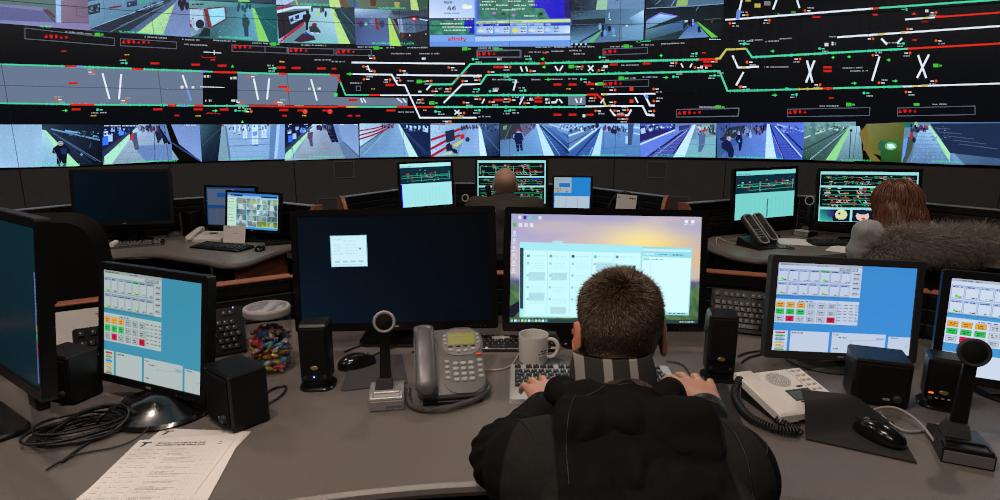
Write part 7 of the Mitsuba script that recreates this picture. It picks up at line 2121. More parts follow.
def head_field(c, pitch, yaw=0, s=1.0):
    """Head looking along +y, nodded by pitch; returns its field and the frame (columns right, forward, up)."""
    R = rotz(yaw) @ rotx(-pitch)
    L = lambda x, y, z: np.array(c) + R @ (np.array([x, y, z]) * s)  # noqa: E731
    r = lambda *v: np.array(v) * s  # noqa: E731
    fs = [ell(L(0, -0.012, 0.012), r(.0745, .094, .088), R), ell(L(0, 0.02, -0.02), r(.066, .078, .092), R),
          ell(L(0, 0.052, -0.075), r(.046, .042, .040), R),                                               # jaw and chin
          cone(L(0, 0.092, 0.012), L(0, 0.112, -0.022), .009 * s, .013 * s), ell(L(0, 0.088, -0.062), r(.022, .012, .010), R),   # nose, lips
          ell(L(0, 0.083, 0.022), r(.05, .016, .012), R)]                                                # brow
    base = blend(fs, 0.014 * s)
    ears = []
    for q in (-1, 1):
        Re = R @ rotz(-q * 24)
        outer = ell(L(q * .081, -0.008, -0.024), r(.008, .019, .033), Re)
        inner = ell(L(q * .089, -0.002, -0.022), r(.007, .011, .022), Re)
        ears.append(lambda p, o=outer, i=inner: np.maximum(o(p), -i(p)))
    eyes = [ell(L(q * .031, 0.082, -0.004), r(.013, .012, .009), R) for q in (-1, 1)]

    def f(p):
        d = base(p)
        for e in ears:
            x = e(p)
            hh = np.clip(0.5 + 0.5 * (d - x) / 0.006, 0, 1)
            d = d * (1 - hh) + x * hh - 0.006 * hh * (1 - hh)
        for e in eyes:
            d = np.minimum(d, e(p))
        return d
    return f, R


def hand_bones(wrist, yaw, side, curl=(14, 46, 62), lift=6, spread=1.0, roll=0):
    """Finger and palm bones, palm down, fingers along +y turned by yaw. side +1: thumb on the +x side."""
    R = rotz(yaw) @ rotx(lift) @ np.array([[math.cos(math.radians(roll)), 0, math.sin(math.radians(roll))], [0, 1, 0], [-math.sin(math.radians(roll)), 0, math.cos(math.radians(roll))]])
    P = lambda x, y, z: np.array(wrist) + R @ np.array([x * side, y, z])  # noqa: E731
    kn = [(-.034, .070), (-.012, .083), (.011, .087), (.033, .083)]
    seg = [(.034, .021, .018), (.042, .027, .021), (.046, .029, .022), (.042, .026, .021)]
    palm = [cone(P(-.012, -.03, -.002), P(-.014, .01, 0), .021, .021), cone(P(.012, -.03, -.002), P(.012, .01, 0), .021, .021)]
    for x, y in kn:
        palm.append(cone(P(x * .55, .012, 0), P(x, y, .002), .0185, .0125))
    palm.append(cone(P(.014, .012, -.006), P(.030, .045, -.010), .017, .012))
    fingers = []
    for n_, ((x, y), L) in enumerate(zip(kn, seg)):
        a = np.array([x, y, .002])
        ang, az = 0, math.radians((n_ - 1.5) * 6 * spread)
        prev, rr = a, [.0108, .0098, .0088, .0072]
        if n_ == 0:
            rr = [v * .88 for v in rr]
        for m_, l_ in enumerate(L):
            ang = math.radians(curl[m_] + (3 if n_ in (0, 3) else 0))
            b = prev + l_ * np.array([math.sin(az) * math.cos(ang), math.cos(az) * math.cos(ang), -math.sin(ang)])
            fingers.append((n_, cone(P(*prev), P(*b), rr[m_], rr[m_ + 1])))
            prev = b
    th = [(.026, .030, -.008), (.046, .056, -.013), (.050, .082, -.020), (.045, .102, -.024)]
    rr = [.0140, .0118, .0102, .0082]
    thumb = [cone(P(*th[q]), P(*th[q + 1]), rr[q], rr[q + 1]) for q in range(3)]
    fs = [blend(palm, .012)] + [blend([f for m_, f in fingers if m_ == q], .004) for q in range(4)] + [blend(thumb, .005)]
    return blend(fs, .0045)


def vertex_paint(mesh, fn):
    return fn(np.array(mesh.vertices), np.array(mesh.vertex_normals))


VC = {'type': 'mesh_attribute', 'name': 'vertex_color'}
mat('skin', VC, 0.48, spec=0.4)
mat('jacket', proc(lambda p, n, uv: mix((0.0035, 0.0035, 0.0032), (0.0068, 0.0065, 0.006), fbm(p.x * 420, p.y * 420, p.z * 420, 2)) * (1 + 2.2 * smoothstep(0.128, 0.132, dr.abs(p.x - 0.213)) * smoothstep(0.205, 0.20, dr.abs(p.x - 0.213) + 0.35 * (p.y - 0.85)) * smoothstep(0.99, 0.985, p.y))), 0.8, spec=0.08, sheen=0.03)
mat('jacket_panel', proc(lambda p, n, uv: mix((0.015, 0.014, 0.012), (0.027, 0.025, 0.021), fbm(p.x * 500, p.y * 500, p.z * 500, 2))), 0.85, spec=0.1, sheen=0.1)
mat('jacket_shell', (0.006, 0.0062, 0.0065), 0.45, spec=0.35)
mat('trouser', (0.012, 0.013, 0.018), 0.85)
mat('shoe', (0.01, 0.01, 0.01), 0.4)
mat('hair_brown', proc(lambda p, n, uv: mix((0.022, 0.0135, 0.008), (0.135, 0.085, 0.05), fbm(p.x * 220, p.y * 220, p.z * 220, 2))), 0.42, spec=0.5)
mat('hair_auburn', proc(lambda p, n, uv: mix((0.045, 0.014, 0.007), (0.20, 0.068, 0.030), fbm(p.x * 90, p.y * 90, p.z * 25, 3))), 0.4, spec=0.5)
mat('collar_knit', proc(lambda p, n, uv: mix((0.012, 0.012, 0.012), (0.20, 0.19, 0.18), smoothstep(0.36, 0.30, dr.abs((p.x - 0.145) * 22 - dr.round((p.x - 0.145) * 22)) * 2) * smoothstep(0.27, 0.25, p.x))), 0.9)
mat('grey_top', proc(lambda p, n, uv: mix((0.27, 0.285, 0.29), (0.40, 0.415, 0.42), fbm(p.x * 30, p.y * 30, p.z * 30, 3))), 0.85)
mat('dark_shirt', proc(lambda p, n, uv: mix((0.028, 0.024, 0.022), (0.05, 0.043, 0.04), fbm(p.x * 25, p.y * 25, p.z * 60, 3))), 0.85)
mat('fur', proc(lambda p, n, uv: mix((0.10, 0.09, 0.08), (0.46, 0.42, 0.37), fbm(p.x * 55, p.y * 55, p.z * 22, 3))), 0.6, spec=0.3)
mat('fur_base', (0.045, 0.04, 0.036), 0.9)
mat('coat_dark', (0.010, 0.0095, 0.009), 0.9, spec=0.2)
mat('chair_fabric', proc(lambda p, n, uv: mix((0.003, 0.003, 0.0033), (0.006, 0.006, 0.0063), fbm(p.x * 250, p.y * 250, p.z * 250, 2))), 0.92, spec=0.2)


def strands(roots, normals, dirs, length, width, bend=None, rng=None, seg=2):
    """Tapered blades: three-sided spikes along dirs."""
    n_ = len(roots)
    d = dirs / np.linalg.norm(dirs, axis=1, keepdims=True)
    a = np.cross(d, rng.normal(size=(n_, 3)))
    a /= np.linalg.norm(a, axis=1, keepdims=True)
    b = np.cross(d, a)
    V, F = [], []
    L = np.broadcast_to(length, (n_,))[:, None]
    W = np.broadcast_to(width, (n_,))[:, None]
    base = [roots + W * (math.cos(t) * a + math.sin(t) * b) for t in (0, 2.1, 4.2)]
    tip = roots + L * d
    if bend is not None:
        tip = tip + bend
    V = np.stack([*base, tip], 1).reshape(-1, 3)
    o = np.arange(n_)[:, None] * 4
    F = np.vstack([o + [0, 1, 3], o + [1, 2, 3], o + [2, 0, 3]])
    return tm(V, F)


def office_chair(label, x, y, floor, yaw, back_h=0.56, back_w=0.46, back_z=0.62, arms=True, seat_z=0.44, group=None, recline=8, arm_h=0.20):
    k = thing('office_chair', label, 'chair', group)
    M = frame((x, y, floor), yaw)
    seat = shift(ext_bev(rrect(0.48, 0.46, 0.09), 0.07, 0.025), 0, 0, seat_z - 0.07)
    part('seat', seat, 'chair_fabric', k, M)
    R = np.array([[1, 0, 0, 0], [0, 0, -1, 0], [0, 1, 0, 0], [0, 0, 0, 1.0]])
    o = rrect(back_w, back_h, 0.11, 8)
    bk = hull(np.vstack([np.c_[np.array(o.exterior.coords), np.full(len(o.exterior.coords), -0.03)], np.c_[np.array(o.buffer(-0.02).exterior.coords), np.full(len(o.buffer(-0.02).exterior.coords), 0.035)], np.c_[np.array(o.buffer(-0.015).exterior.coords), np.full(len(o.buffer(-0.015).exterior.coords), -0.045)]]))
    part('backrest', bk, 'chair_fabric', k, M @ frame((0, -0.24, back_z + back_h / 2), 0, -recline) @ R)
    part('back_bracket', tube(smooth_path([(0, -0.05, seat_z - 0.09), (0, -0.27, seat_z - 0.06), (0, -0.29, back_z + 0.12)], 8), 0.022, 8), 'black_plastic', k, M)
    part('column', cat(shift(trimesh.creation.cylinder(0.028, seat_z - 0.16, sections=16), 0, 0, (seat_z - 0.07 + 0.09) / 2)), 'black_plastic', k, M)
    for q in range(5):
        a = 2 * PI * q / 5 + 0.3
        e = np.array([math.cos(a), math.sin(a)])
        part('leg', hull(np.vstack([bx(0.05, 0.05, 0.04, (0, 0, 0.10)).vertices, bx(0.03, 0.03, 0.02, (0.28 * e[0], 0.28 * e[1], 0.068)).vertices])), 'black_plastic', k, M)
        part('caster', turn(shift(trimesh.creation.cylinder(0.026, 0.02, sections=16), 0, 0, 0), 90, 'x').apply_translation((0.28 * e[0], 0.28 * e[1], 0.0275)), 'black_matte', k, M)
    if arms:
        for s in (-1, 1):
            part('armrest', shift(ext_bev(rrect(0.075, 0.26, 0.03), 0.028, 0.008), s * 0.27, 0.04, seat_z + arm_h), 'charcoal', k, M)
            part('arm_support', tube(smooth_path([(s * 0.2, -0.10, seat_z - 0.06), (s * 0.275, -0.14, seat_z - 0.01), (s * 0.275, 0.0, seat_z + arm_h)], 8), 0.016, 8), 'black_plastic', k, M)
    return k


# ---- the operator in front of us
def operator():
    k = thing('person', 'seated person from behind with short brown hair and black hooded jacket, typing', 'person')
    CX = 0.213
    Hc = np.array([0.238, 1.135, 1.056])
    hf, R = head_field(Hc, 14, -2, 1.055)
    C7 = np.array([CX + .006, 0.975, 0.95])
    wl, wr = np.array([0.114, 1.296, 0.806]), np.array([0.480, 1.290, 0.810])
    el, er = np.array([0.012, 1.035, 0.822]), np.array([0.392, 1.03, 0.822])
    sl, sr = np.array([0.062, 0.885, 0.89]), np.array([0.362, 0.885, 0.89])
    neck = blend([cone(Hc + R @ np.array([0, -0.010, -0.05]), C7 + [0, 0.05, 0.01], .053, .050), cone(C7 + [0, .045, -.01], (CX, 0.87, 0.76), .048, .095)], .02)
    trunk = blend([cone((CX - .06, .86, .82), (CX - .05, .70, .54), .10, .11), cone((CX + .06, .86, .82), (CX + .05, .70, .54), .10, .11), cone(sl, C7, .05, .055), cone(sr, C7, .05, .055)], .05)
    arms = blend([cone(sl, el, .046, .038), cone(el, wl, .038, .025), cone(sr, er, .046, .038), cone(er, wr, .038, .025)], .015)
    legs = []
    for s in (-1, 1):
        legs += [cone((CX + s * .09, .70, .52), (CX + s * .13, 1.12, .545), .075, .055), cone((CX + s * .13, 1.12, .545), (CX + s * .13, 1.10, .10), .052, .036), cone((CX + s * .13, 1.09, .05), (CX + s * .14, 1.26, .035), .036, .03)]
    hl = hand_bones(wl, 8, 1, (12, 40, 58), 4, 1.1, 0)
    hr = hand_bones(wr, 0, -1, (10, 30, 42), 7, 2.0, 0)
    body = blend([hf, neck, trunk, arms, blend(legs, .04)], .022)
    full = blend([body, hl, hr], .006)
    m = net(full, (-0.12, 0.50, -0.0), (0.64, 1.56, 1.20), 0.0042)

    def paint(v, nrm):
        loc = (v - Hc) @ R
        c = np.tile([0.47, 0.245, 0.17], (len(v), 1))
        g = meshkit.fbm(v * 60, 3, 2)[:, None]
        c = c * (0.88 + 0.24 * g)
        ear = (np.abs(loc[:, 0]) > 0.0795) & (loc[:, 1] > -.04) & (loc[:, 2] < .03) & (v[:, 2] > .95)
        c[ear] *= [1.05, 0.72, 0.62]
        kn = np.exp(-((v[:, 1] - 1.45) / .02) ** 2)[:, None]
        c = c * (1 - kn * [0, .10, .12])
        line = -0.055 + 0.02 * np.clip(loc[:, 1] / .05, -1, 1)
        hair = (loc[:, 2] > line - 0.03 * (loc[:, 1] < -.03)) & (loc[:, 1] < 0.055 + 0.03 * (loc[:, 2] > .06)) & ~ear & (v[:, 2] > .95)
        w = hair[:, None] * 1.0
        return c * (1 - w) + np.array([0.028, 0.018, 0.012]) * w, hair, loc
    col, hair, loc = paint(np.array(m.vertices), None)
    scene[k] = mikit.ply(m, 'skin', True, color=col)
    # eyes, brows: small but there
    R4 = np.eye(4)
    R4[:3, :3], R4[:3, 3] = R, Hc
    for s in (-1, 1):
        part('eye', shift(trimesh.creation.icosphere(2, 0.0085), s * .0327, 0.0934, -0.0042), 'ceramic', k, R4, True)
        part('eyebrow', tube([(s * .019, 0.101, 0.021), (s * .034, 0.102, 0.0275), (s * .0505, 0.093, 0.0235)], [0.002, 0.003, 0.0015], 6), 'hair_brown', k, R4)
    # hair
    r = np.random.default_rng(8)
    tri_ok = np.where(hair[np.array(m.faces)].all(1))[0]
    sub = m.submesh([tri_ok], append=True, repair=False)
    pts_, fi = trimesh.sample.sample_surface(sub, 30000, seed=4)
    nn = sub.face_normals[fi]
    lc = (pts_ - Hc) @ R
    up = np.clip((lc[:, 2] + 0.02) / 0.09, 0, 1)
    crown = np.array([0.006, -0.055, 0.085])
    rad = lc - crown
    rad -= (rad * ((nn @ R))).sum(1, keepdims=True) * (nn @ R)
    swirl = np.cross(nn @ R, rad)
    fl = rad + 0.5 * swirl
    fl /= np.linalg.norm(fl, axis=1, keepdims=True) + 1e-6
    fl[:, 1] += 0.5 * up                                       # the top is brushed forward and up
    d = nn * (0.22 + 0.55 * up[:, None]) + (fl @ R.T) * 0.9 + r.normal(0, .17, nn.shape)
    ln_ = 0.0045 + 0.020 * up ** 1.5 * (0.7 + 0.6 * r.random(len(pts_)))
    part('hair', strands(pts_ - nn * 0.0008, nn, d, ln_, 0.0007 + 0.0005 * up, None, r), 'hair_brown', k, smooth=False)

    # jacket
    def wr_fold(p, amp, sc, seed):
        return amp * (meshkit.fbm(p * sc, 3, seed) - 0.5) * 2
    jt = blend([cone((CX - .075, .875, .845), (CX - .06, .69, .52), .118, .135), cone((CX + .075, .875, .845), (CX + .06, .69, .52), .118, .135), cone(sl, (CX, .90, .90), .082, .09), cone(sr, (CX, .90, .90), .082, .09), cone(C7 + [0, -.02, -.03], (CX, .86, .82), .085, .12)], .05)
    jl = blend([cone(sl, el + [-.004, .01, .004], .078, .060), cone(el, wl + (el - wl) * .16, .060, .043)], .03)
    jr = blend([cone(sr, er + [.004, .01, .004], .078, .060), cone(er, wr + (er - wr) * .16, .060, .043)], .03)
    cut = ell(C7 + [0, .045, .055], (.070, .075, .07))

    def jacket(p):
        d = blend([jt, jl, jr], .035)(p)
        d = d + wr_fold(p, .0065, (9, 9, 13), 3) + wr_fold(p, .0022, (34, 34, 44), 5)
        # creases across the elbows and towards the armpits
        for c_, s_ in ((el, -1), (er, 1)):
            w = np.exp(-(np.linalg.norm(p - c_, axis=1) / .10) ** 2)
            d = d + .0045 * w * np.sin((p[:, 1] * 1.0 + p[:, 2] * .8 - s_ * p[:, 0] * .5) * 150)
        return np.maximum(d, -cut(p))
    jm = net(jacket, (-0.14, 0.46, 0.34), (0.66, 1.40, 1.10), 0.006)
    part('jacket', jm, 'jacket', k, None, True, label='black hooded jacket')
    for wv, ev in ((wl, el), (wr, er)):
        dv = (ev - wv) / np.linalg.norm(ev - wv)
        part('cuff', tube([wv + dv * .040, wv + dv * .046, wv + dv * .075, wv + dv * .082], [.038, .0445, .0455, .043], 20), 'jacket_shell', k, None, 40)
    # hood: a bunched collar roll and a bag lying on the back
    tc = np.array([CX - .004, 1.015, .986])
    Rb = rotx(36)
    bc_ = np.array([CX + .004, .765, .872])

    def hood(p):
        q = p - tc
        ang = np.arctan2(q[:, 0], -q[:, 1])
        rx, ry = .098, .090
        ring = np.stack([rx * np.sin(ang), -ry * np.cos(ang), .020 * np.cos(ang) - .012 - .06 * (np.cos(ang) < 0) * np.abs(np.cos(ang))], 1)
        roll = np.linalg.norm(q - ring, axis=1) - (.030 + .008 * np.cos(ang) + .004 * np.sin(ang * 7 + 1))
        w = (p - bc_) @ Rb
        half = np.array([.122, .175, .010])
        w2 = w.copy()
        w2[:, 0] = w[:, 0] / (1 - .55 * np.clip(w[:, 1] / .175, -1, 1) * .35)
        e = np.abs(w2) - half
        bag = np.linalg.norm(np.maximum(e, 0), axis=1) + np.minimum(e.max(1), 0) - .042
        fold = .018 * np.sin(w[:, 0] * 42 + 1.2 * np.sin(w[:, 1] * 14)) * np.clip(.6 - w[:, 1] / .25, 0, 1) * np.exp(-(w[:, 0] / .1) ** 2) + .006 * np.sin(w[:, 1] * 48 + 10 * w[:, 0] ** 2) * np.clip(w[:, 1] / .16, 0, 1)
        d = blend([lambda _: roll, lambda _: bag - fold], .014)(p)
        rid = np.abs(meshkit.fbm(p * [10, 7, 10], 3, 9) - .5) * 2
        d = d + .020 * (.22 - np.minimum(rid, .22)) / .22 * .5 + wr_fold(p, .007, (11, 11, 15), 19)
        return d
    hm = net(hood, (-0.0, 0.52, 0.66), (0.48, 1.20, 1.12), 0.005)
    part('hood', hm, 'jacket', k, None, True)
    # seams drawn along the real surfaces
    def snap(pts, mesh, off):
        p, _, _ = trimesh.proximity.closest_point(mesh, pts)
        return p + off
    both = cat(jm, hm)
    for pl in ([(CX - .09, .84, 1.05), (CX - .03, .86, 1.05), (CX + .03, .86, 1.05), (CX + .09, .84, 1.05)], [(CX - .10, .93, 1.1), (CX, .90, 1.1), (CX + .10, .93, 1.1)],
               [(.13, .86, 1.0), (.105, .80, .95), (.10, .72, .9)], [(.345, .86, 1.0), (.37, .80, .95), (.375, .72, .9)],
               [(.07, .97, 1.0), (.03, .88, .98), (.06, .78, .95)], [(.40, .97, 1.0), (.445, .88, .98), (.415, .78, .95)]):
        q = smooth_path(pl, 10)
        loc_, _, _ = (None, None, None)
        rayo = q + [0, -0.0, 0.25]
        dirs_ = np.tile([0, 0.25, -1.0], (len(q), 1))
        try:
            hit, ir, _ = both.ray.intersects_location(rayo, dirs_, multiple_hits=False)
            o_ = np.argsort(ir)
            q2 = hit[o_]
            if len(q2) > 5:
                part('seam', tube(q2 + [0, 0, .0006], .0014, 5), 'jacket_shell', k, None, True)
        except Exception:
            pass
    # striped knit collar at the neck
    n_ = 36
    a = np.arange(n_) * 2 * PI / n_
    ringv = []
    for zz, rx, ry, dy in ((-.085, .088, .092, -.008), (-.03, .082, .085, .0), (.0, .079, .080, .01), (.022, .073, .073, .022), (.026, .068, .068, .024), (.0, .066, .066, .02)):
        ringv.append(np.c_[CX + rx * np.sin(a) * (1 + .03 * np.sin(3 * a)), C7[1] + .068 + dy - ry * np.cos(a), C7[2] + .054 + zz + .014 * np.cos(a)])
    i_, j_ = np.meshgrid(np.arange(5), np.arange(n_), indexing='ij')
    kk_ = (j_ + 1) % n_
    qd = np.stack([i_ * n_ + j_, i_ * n_ + kk_, (i_ + 1) * n_ + kk_, (i_ + 1) * n_ + j_], -1).reshape(-1, 4)
    part('collar', tm(np.vstack(ringv), np.vstack([qd[:, [0, 1, 2]], qd[:, [0, 2, 3]]])), 'collar_knit', k, None, True, label='grey and black striped collar')
    # trousers and shoes (below the desk)
    tr = net(blend([cone((CX, .70, .535), (CX, .66, .53), .15, .15)] + [cone((CX + s * .09, .70, .53), (CX + s * .13, 1.12, .55), .092, .072) for s in (-1, 1)] + [cone((CX + s * .13, 1.12, .55), (CX + s * .13, 1.10, .14), .070, .055) for s in (-1, 1)], .03), (-0.1, .45, .05), (.58, 1.24, .72), .012)
    part('trousers', tr, 'trouser', k, None, True)
    for s in (-1, 1):
        part('shoe', hull(np.vstack([trimesh.creation.icosphere(2, .045).apply_translation((CX + s * .13, 1.10, .048)).vertices * [1, 1, 1], bx(.08, .2, .02, (CX + s * .137, 1.19, .012)).vertices, trimesh.creation.icosphere(2, .036).apply_translation((CX + s * .14, 1.27, .037)).vertices])), 'shoe', k)
    return k


operator()
office_chair('black office chair under the operator in the hooded jacket', 0.238, 0.68, 0.0, 0, 0.24, 0.42, 0.48, False, 0.345, recline=14)

# ---------------------------------------------------------------- the tier in front: people
def bald_man():
    k = thing('person', 'bald person in a dark shirt facing a screen of rail diagrams', 'person')
    c = EYE + ray(505, 183.5) * (4.20 / ray(505, 183.5)[1])
    hf, R = head_field(c, 6, 4, 1.08)
    x, y, z = c
    fl = LOW_FLOOR
    sh = z - .165
    neck = cone(c + [0, -.02, -.06], (x, y - .03, sh + .02), .060, .056)
    arms = []
    for s in (-1, 1):
        S, E_, W = np.array([x + s * .20, y - .05, sh - .005]), np.array([x + s * .26, y + .02, .735]), np.array([x + s * .13, y + .20, .72])
        arms.append((S, E_, W))
    skin = [hf, neck, cone((x, y - .03, sh - .05), (x, y - .10, .55), .075, .09)] + [cone(E_, W, .038, .028) for _, E_, W in arms]
    hands = [hand_bones(W, 0, -1 if s > 0 else 1, (20, 45, 60), 4) for s, (_, _, W) in zip((-1, 1), arms)]
    legs = []
    for s in (-1, 1):
        legs += [cone((x + s * .09, y - .1, fl + .5), (x + s * .12, y + .30, fl + .52), .07, .055), cone((x + s * .12, y + .30, fl + .52), (x + s * .12, y + .28, fl + .10), .05, .036), cone((x + s * .12, y + .27, fl + .045), (x + s * .12, y + .43, fl + .04), .036, .03)]
    m = net(blend([blend(skin, .02), blend(legs, .03)] + hands, .012), (x - .36, y - .32, fl - .02), (x + .36, y + .52, z + .14), .009)
    v = np.array(m.vertices)
    lc = (v - c) @ R
    col = np.tile([0.42, 0.24, 0.165], (len(v), 1)) * (0.9 + .2 * meshkit.fbm(v * 50, 3, 4)[:, None])
    st = np.clip((.045 - lc[:, 2]) / .05, 0, 1) * (lc[:, 1] < .05) * (np.abs(lc[:, 0]) < .079) * (v[:, 2] > z - .085)
    col = col * (1 - .5 * st[:, None] * [.8, .75, .7])
    scene[k] = mikit.ply(m, 'skin', True, color=col)

    def shirt(p):
        d = blend([cone((x - .07, y - .06, sh - .06), (x - .05, y - .1, fl + .48), .115, .13), cone((x + .07, y - .06, sh - .06), (x + .05, y - .1, fl + .48), .115, .13)] + [blend([cone(S, E_, .075, .06), cone(E_, W + (E_ - W) * .2, .058, .042)], .02) for S, E_, W in arms] + [cone((x, y - .04, sh + .055), (x, y - .06, sh - .02), .078, .125), cone(arms[0][0] + [0, 0, .01], arms[1][0] + [0, 0, .01], .07, .07)], .04)(p)
        return np.maximum(d + .012 * (meshkit.fbm(p * [9, 9, 14], 3, 6) - .5), -ell((x, y, z - .095), (.064, .066, .055))(p))
    part('shirt', net(shirt, (x - .42, y - .34, fl + .3), (x + .42, y + .36, z - .08), .010), 'dark_shirt', k, None, True, label='dark brown-black shirt')
    office_chair('dark office chair under the bald man, hidden by the big monitors', x, y - .10, fl, 0, 0.24, 0.42, 0.44, False, 0.33)
    # a hand-held receiver at his ear
    h_ = thing('telephone_receiver', 'dark telephone receiver held at the bald man\'s left ear', 'telephone receiver')
    Mh = frame((x - .112, y + .03, z - .075), 0, 0, 10) @ trimesh.transformations.rotation_matrix(math.radians(90), [1, 0, 0])
    handset(h_, Mh, 0.125, 'black_plastic', 0.02)


bald_man()


def woman():
    k = thing('person', 'person with long red-brown hair and a pale grey top, seen from behind', 'person')
    c = EYE + ray(894, 204) * (3.02 / ray(894, 204)[1])
    hf, R = head_field(c, 10, 18, 0.97)
    x, y, z = c
    fl = LOW_FLOOR
    sh = z - .135
    neck = cone(c + [0, -.02, -.06], (x, y - .04, sh + .02), .05, .056)
    arms = []
    for s in (-1, 1):
        arms.append((np.array([x + s * .145, y - .04, sh - .005]), np.array([x + s * .17, y - .02, .80]), np.array([x + s * .06, y + .10, .62])))
    legs = []
    for s in (-1, 1):
        legs += [cone((x + s * .09, y - .08, fl + .5), (x + s * .11, y + .30, fl + .52), .072, .054), cone((x + s * .11, y + .30, fl + .52), (x + s * .11, y + .28, fl + .10), .05, .034), cone((x + s * .11, y + .27, fl + .045), (x + s * .11, y + .41, fl + .04), .034, .028)]
    hands = [hand_bones(W, 10, -1 if s > 0 else 1, (20, 45, 60), 2) for s, (_, _, W) in zip((-1, 1), arms)]
    m = net(blend([blend([hf, neck, cone((x, y - .03, sh - .06), (x, y - .08, .55), .065, .085)] + [cone(E_, W, .034, .025) for _, E_, W in arms], .02), blend(legs, .03)] + hands, .012), (x - .36, y - .30, fl - .02), (x + .36, y + .50, z + .13), .009)
    v = np.array(m.vertices)
    scene[k] = mikit.ply(m, 'skin', True, color=np.tile([0.5, 0.29, 0.21], (len(v), 1)))

    def top(p):
        d = blend([cone((x - .06, y - .05, sh - .07), (x - .05, y - .08, fl + .48), .10, .12), cone((x + .06, y - .05, sh - .07), (x + .05, y - .08, fl + .48), .10, .12)] + [blend([cone(S, E_, .060, .048), cone(E_, W + (E_ - W) * .18, .046, .034)], .02) for S, E_, W in arms] + [cone((x, y - .03, sh + .03), (x, y - .05, sh - .03), .062, .09), cone(arms[0][0], arms[1][0], .055, .055)], .04)(p)
        d = d + .022 * (meshkit.fbm(p * [11, 11, 15], 3, 12) - .5)
        return np.maximum(d, -ell((x, y, z - .10), (.058, .06, .055))(p))
    part('top', net(top, (x - .40, y - .32, fl + .3), (x + .40, y + .34, z - .10), .009), 'grey_top', k, None, True, label='pale grey long-sleeved top')

    # hair: a full cap and long locks over the shoulders
    def cap(p):
        q = (p - c) @ R
        d = blend([ell((0, -.014, .014), (.088, .106, .100)), ell((0, -.07, -.085), (.100, .050, .12)), ell((-.075, -.03, -.09), (.04, .055, .11)), ell((.08, -.03, -.10), (.04, .055, .12))], .04)(q)
        d = d + .010 * (meshkit.fbm(q * [40, 40, 9], 3, 2) - .5) * 2
        return np.maximum(d, -ell((0, .125, -.04), (.072, .09, .10))(q))
    part('hair', net(cap, (x - .2, y - .24, z - .26), (x + .2, y + .16, z + .14), .006), 'hair_auburn', k, None, True, label='long wavy red-brown hair')
    r = np.random.default_rng(21)
    ms = []
    for q in range(620):
        a = r.uniform(-2.35, 2.35)
        th0 = r.uniform(.15, 1.45)
        L = .17 + .13 * r.random()
        n_ = 10
        t = np.linspace(0, 1, n_)
        th = np.minimum(th0 + t * 2.6, PI / 2 + .1)
        drop = np.clip(t - (PI / 2 - th0) / 2.6, 0, 1) * L / (1 - min((PI / 2 - th0) / 2.6, .55)) * 1.25
        wob, am = r.uniform(0, 6.3), r.uniform(.003, .012)
        rad = 1.06 + .10 * r.random()
        side = 1 + .55 * drop / .2 * r.random()
        px = .084 * rad * np.sin(th) * math.sin(a) * side + am * np.sin(drop * 55 + wob)
        py = -.014 - .100 * rad * np.sin(th) * math.cos(a) - .03 * np.sin(drop * 9) + am * np.cos(drop * 50 + wob)
        pz = .014 + .098 * rad * np.cos(th) - drop
        ms.append(tube((np.c_[px, py, pz] @ R.T) + c, np.linspace(.0042, .0014, n_), 4))
    part('hair_lock', cat(ms), 'hair_auburn', k, None, True, kind='stuff')
    return x, y, z


WX, WY, WZ = woman()
_wc = office_chair('black office chair with a fur-trimmed coat over its back, under the red-haired woman', WX - .05, WY - .06, LOW_FLOOR, 8, 0.44, 0.46, 0.48, False, 0.33)

# the coat on her chair: dark cloth with a fur collar
coat = thing('coat', 'dark coat with a thick grey-brown fur collar hung over the woman\'s chair', 'coat')
CM = frame((WX - .255, WY - .455, 0), 5)
fz = WZ - .125
cloth = lambda p: (lambda q: blend([ell((.10, 0, fz - .25), (.27, .065, .30)), cone((-.08, 0, fz - .06), (.34, 0, fz - .05), .062, .062)], .06)(q) + .02 * (meshkit.fbm(q * [10, 10, 4], 3, 5) - .5))((p - CM[:3, 3]) @ CM[:3, :3])  # noqa: E731
cmh = net(cloth, (WX - .56, WY - .66, .2), (WX + .42, WY - .20, fz + .16), .010)
part('cloth', cmh, 'coat_dark', coat, None, True)
fur_f = lambda p: (lambda q: blend([cone((-.10, -.02, fz - .03), (.0, -.03, fz + .015), .045, .056), cone((.0, -.03, fz + .015), (.38, -.02, fz + .015), .056, .055)], .04)(q))((p - CM[:3, 3]) @ CM[:3, :3])  # noqa: E731
fm = net(fur_f, (WX - .50, WY - .64, fz - .14), (WX + .42, WY - .24, fz + .14), .008)
part('fur_collar', fm, 'fur_base', coat, None, True, label='grey-brown fur collar')
_r = np.random.default_rng(5)
_p, _fi = trimesh.sample.sample_surface(fm, 16000, seed=6)
_n = fm.face_normals[_fi]
_g = meshkit.fbm(_p * 22, 2, 3)[:, None]
_d = _n * .9 + np.array([0.25, -0.25, -0.75]) * .8 + _r.normal(0, .30, _n.shape) + (_g - .5) * np.array([1.6, .6, .4])
part('fur', strands(_p - _n * .002, _n, _d, (.035 + .045 * _r.random(len(_p))), .0013, None, _r), 'fur', coat, smooth=False, kind='stuff')

# the empty chair beside the left desk
office_chair('empty black office chair with a wide rounded back, in front of the switched-off monitor', -1.80, 2.42, LOW_FLOOR, 8, 0.66, 0.58, 0.56, True, 0.46, recline=8, arm_h=0.35)

# ---------------------------------------------------------------- the tier in front: things on the desks
LT = LOW_DESK + 0.0006
Lk = lambda px, py, dz=0.0: np.array([*on_level(px, py, LOW_DESK)[:2], LT + dz])  # noqa: E731

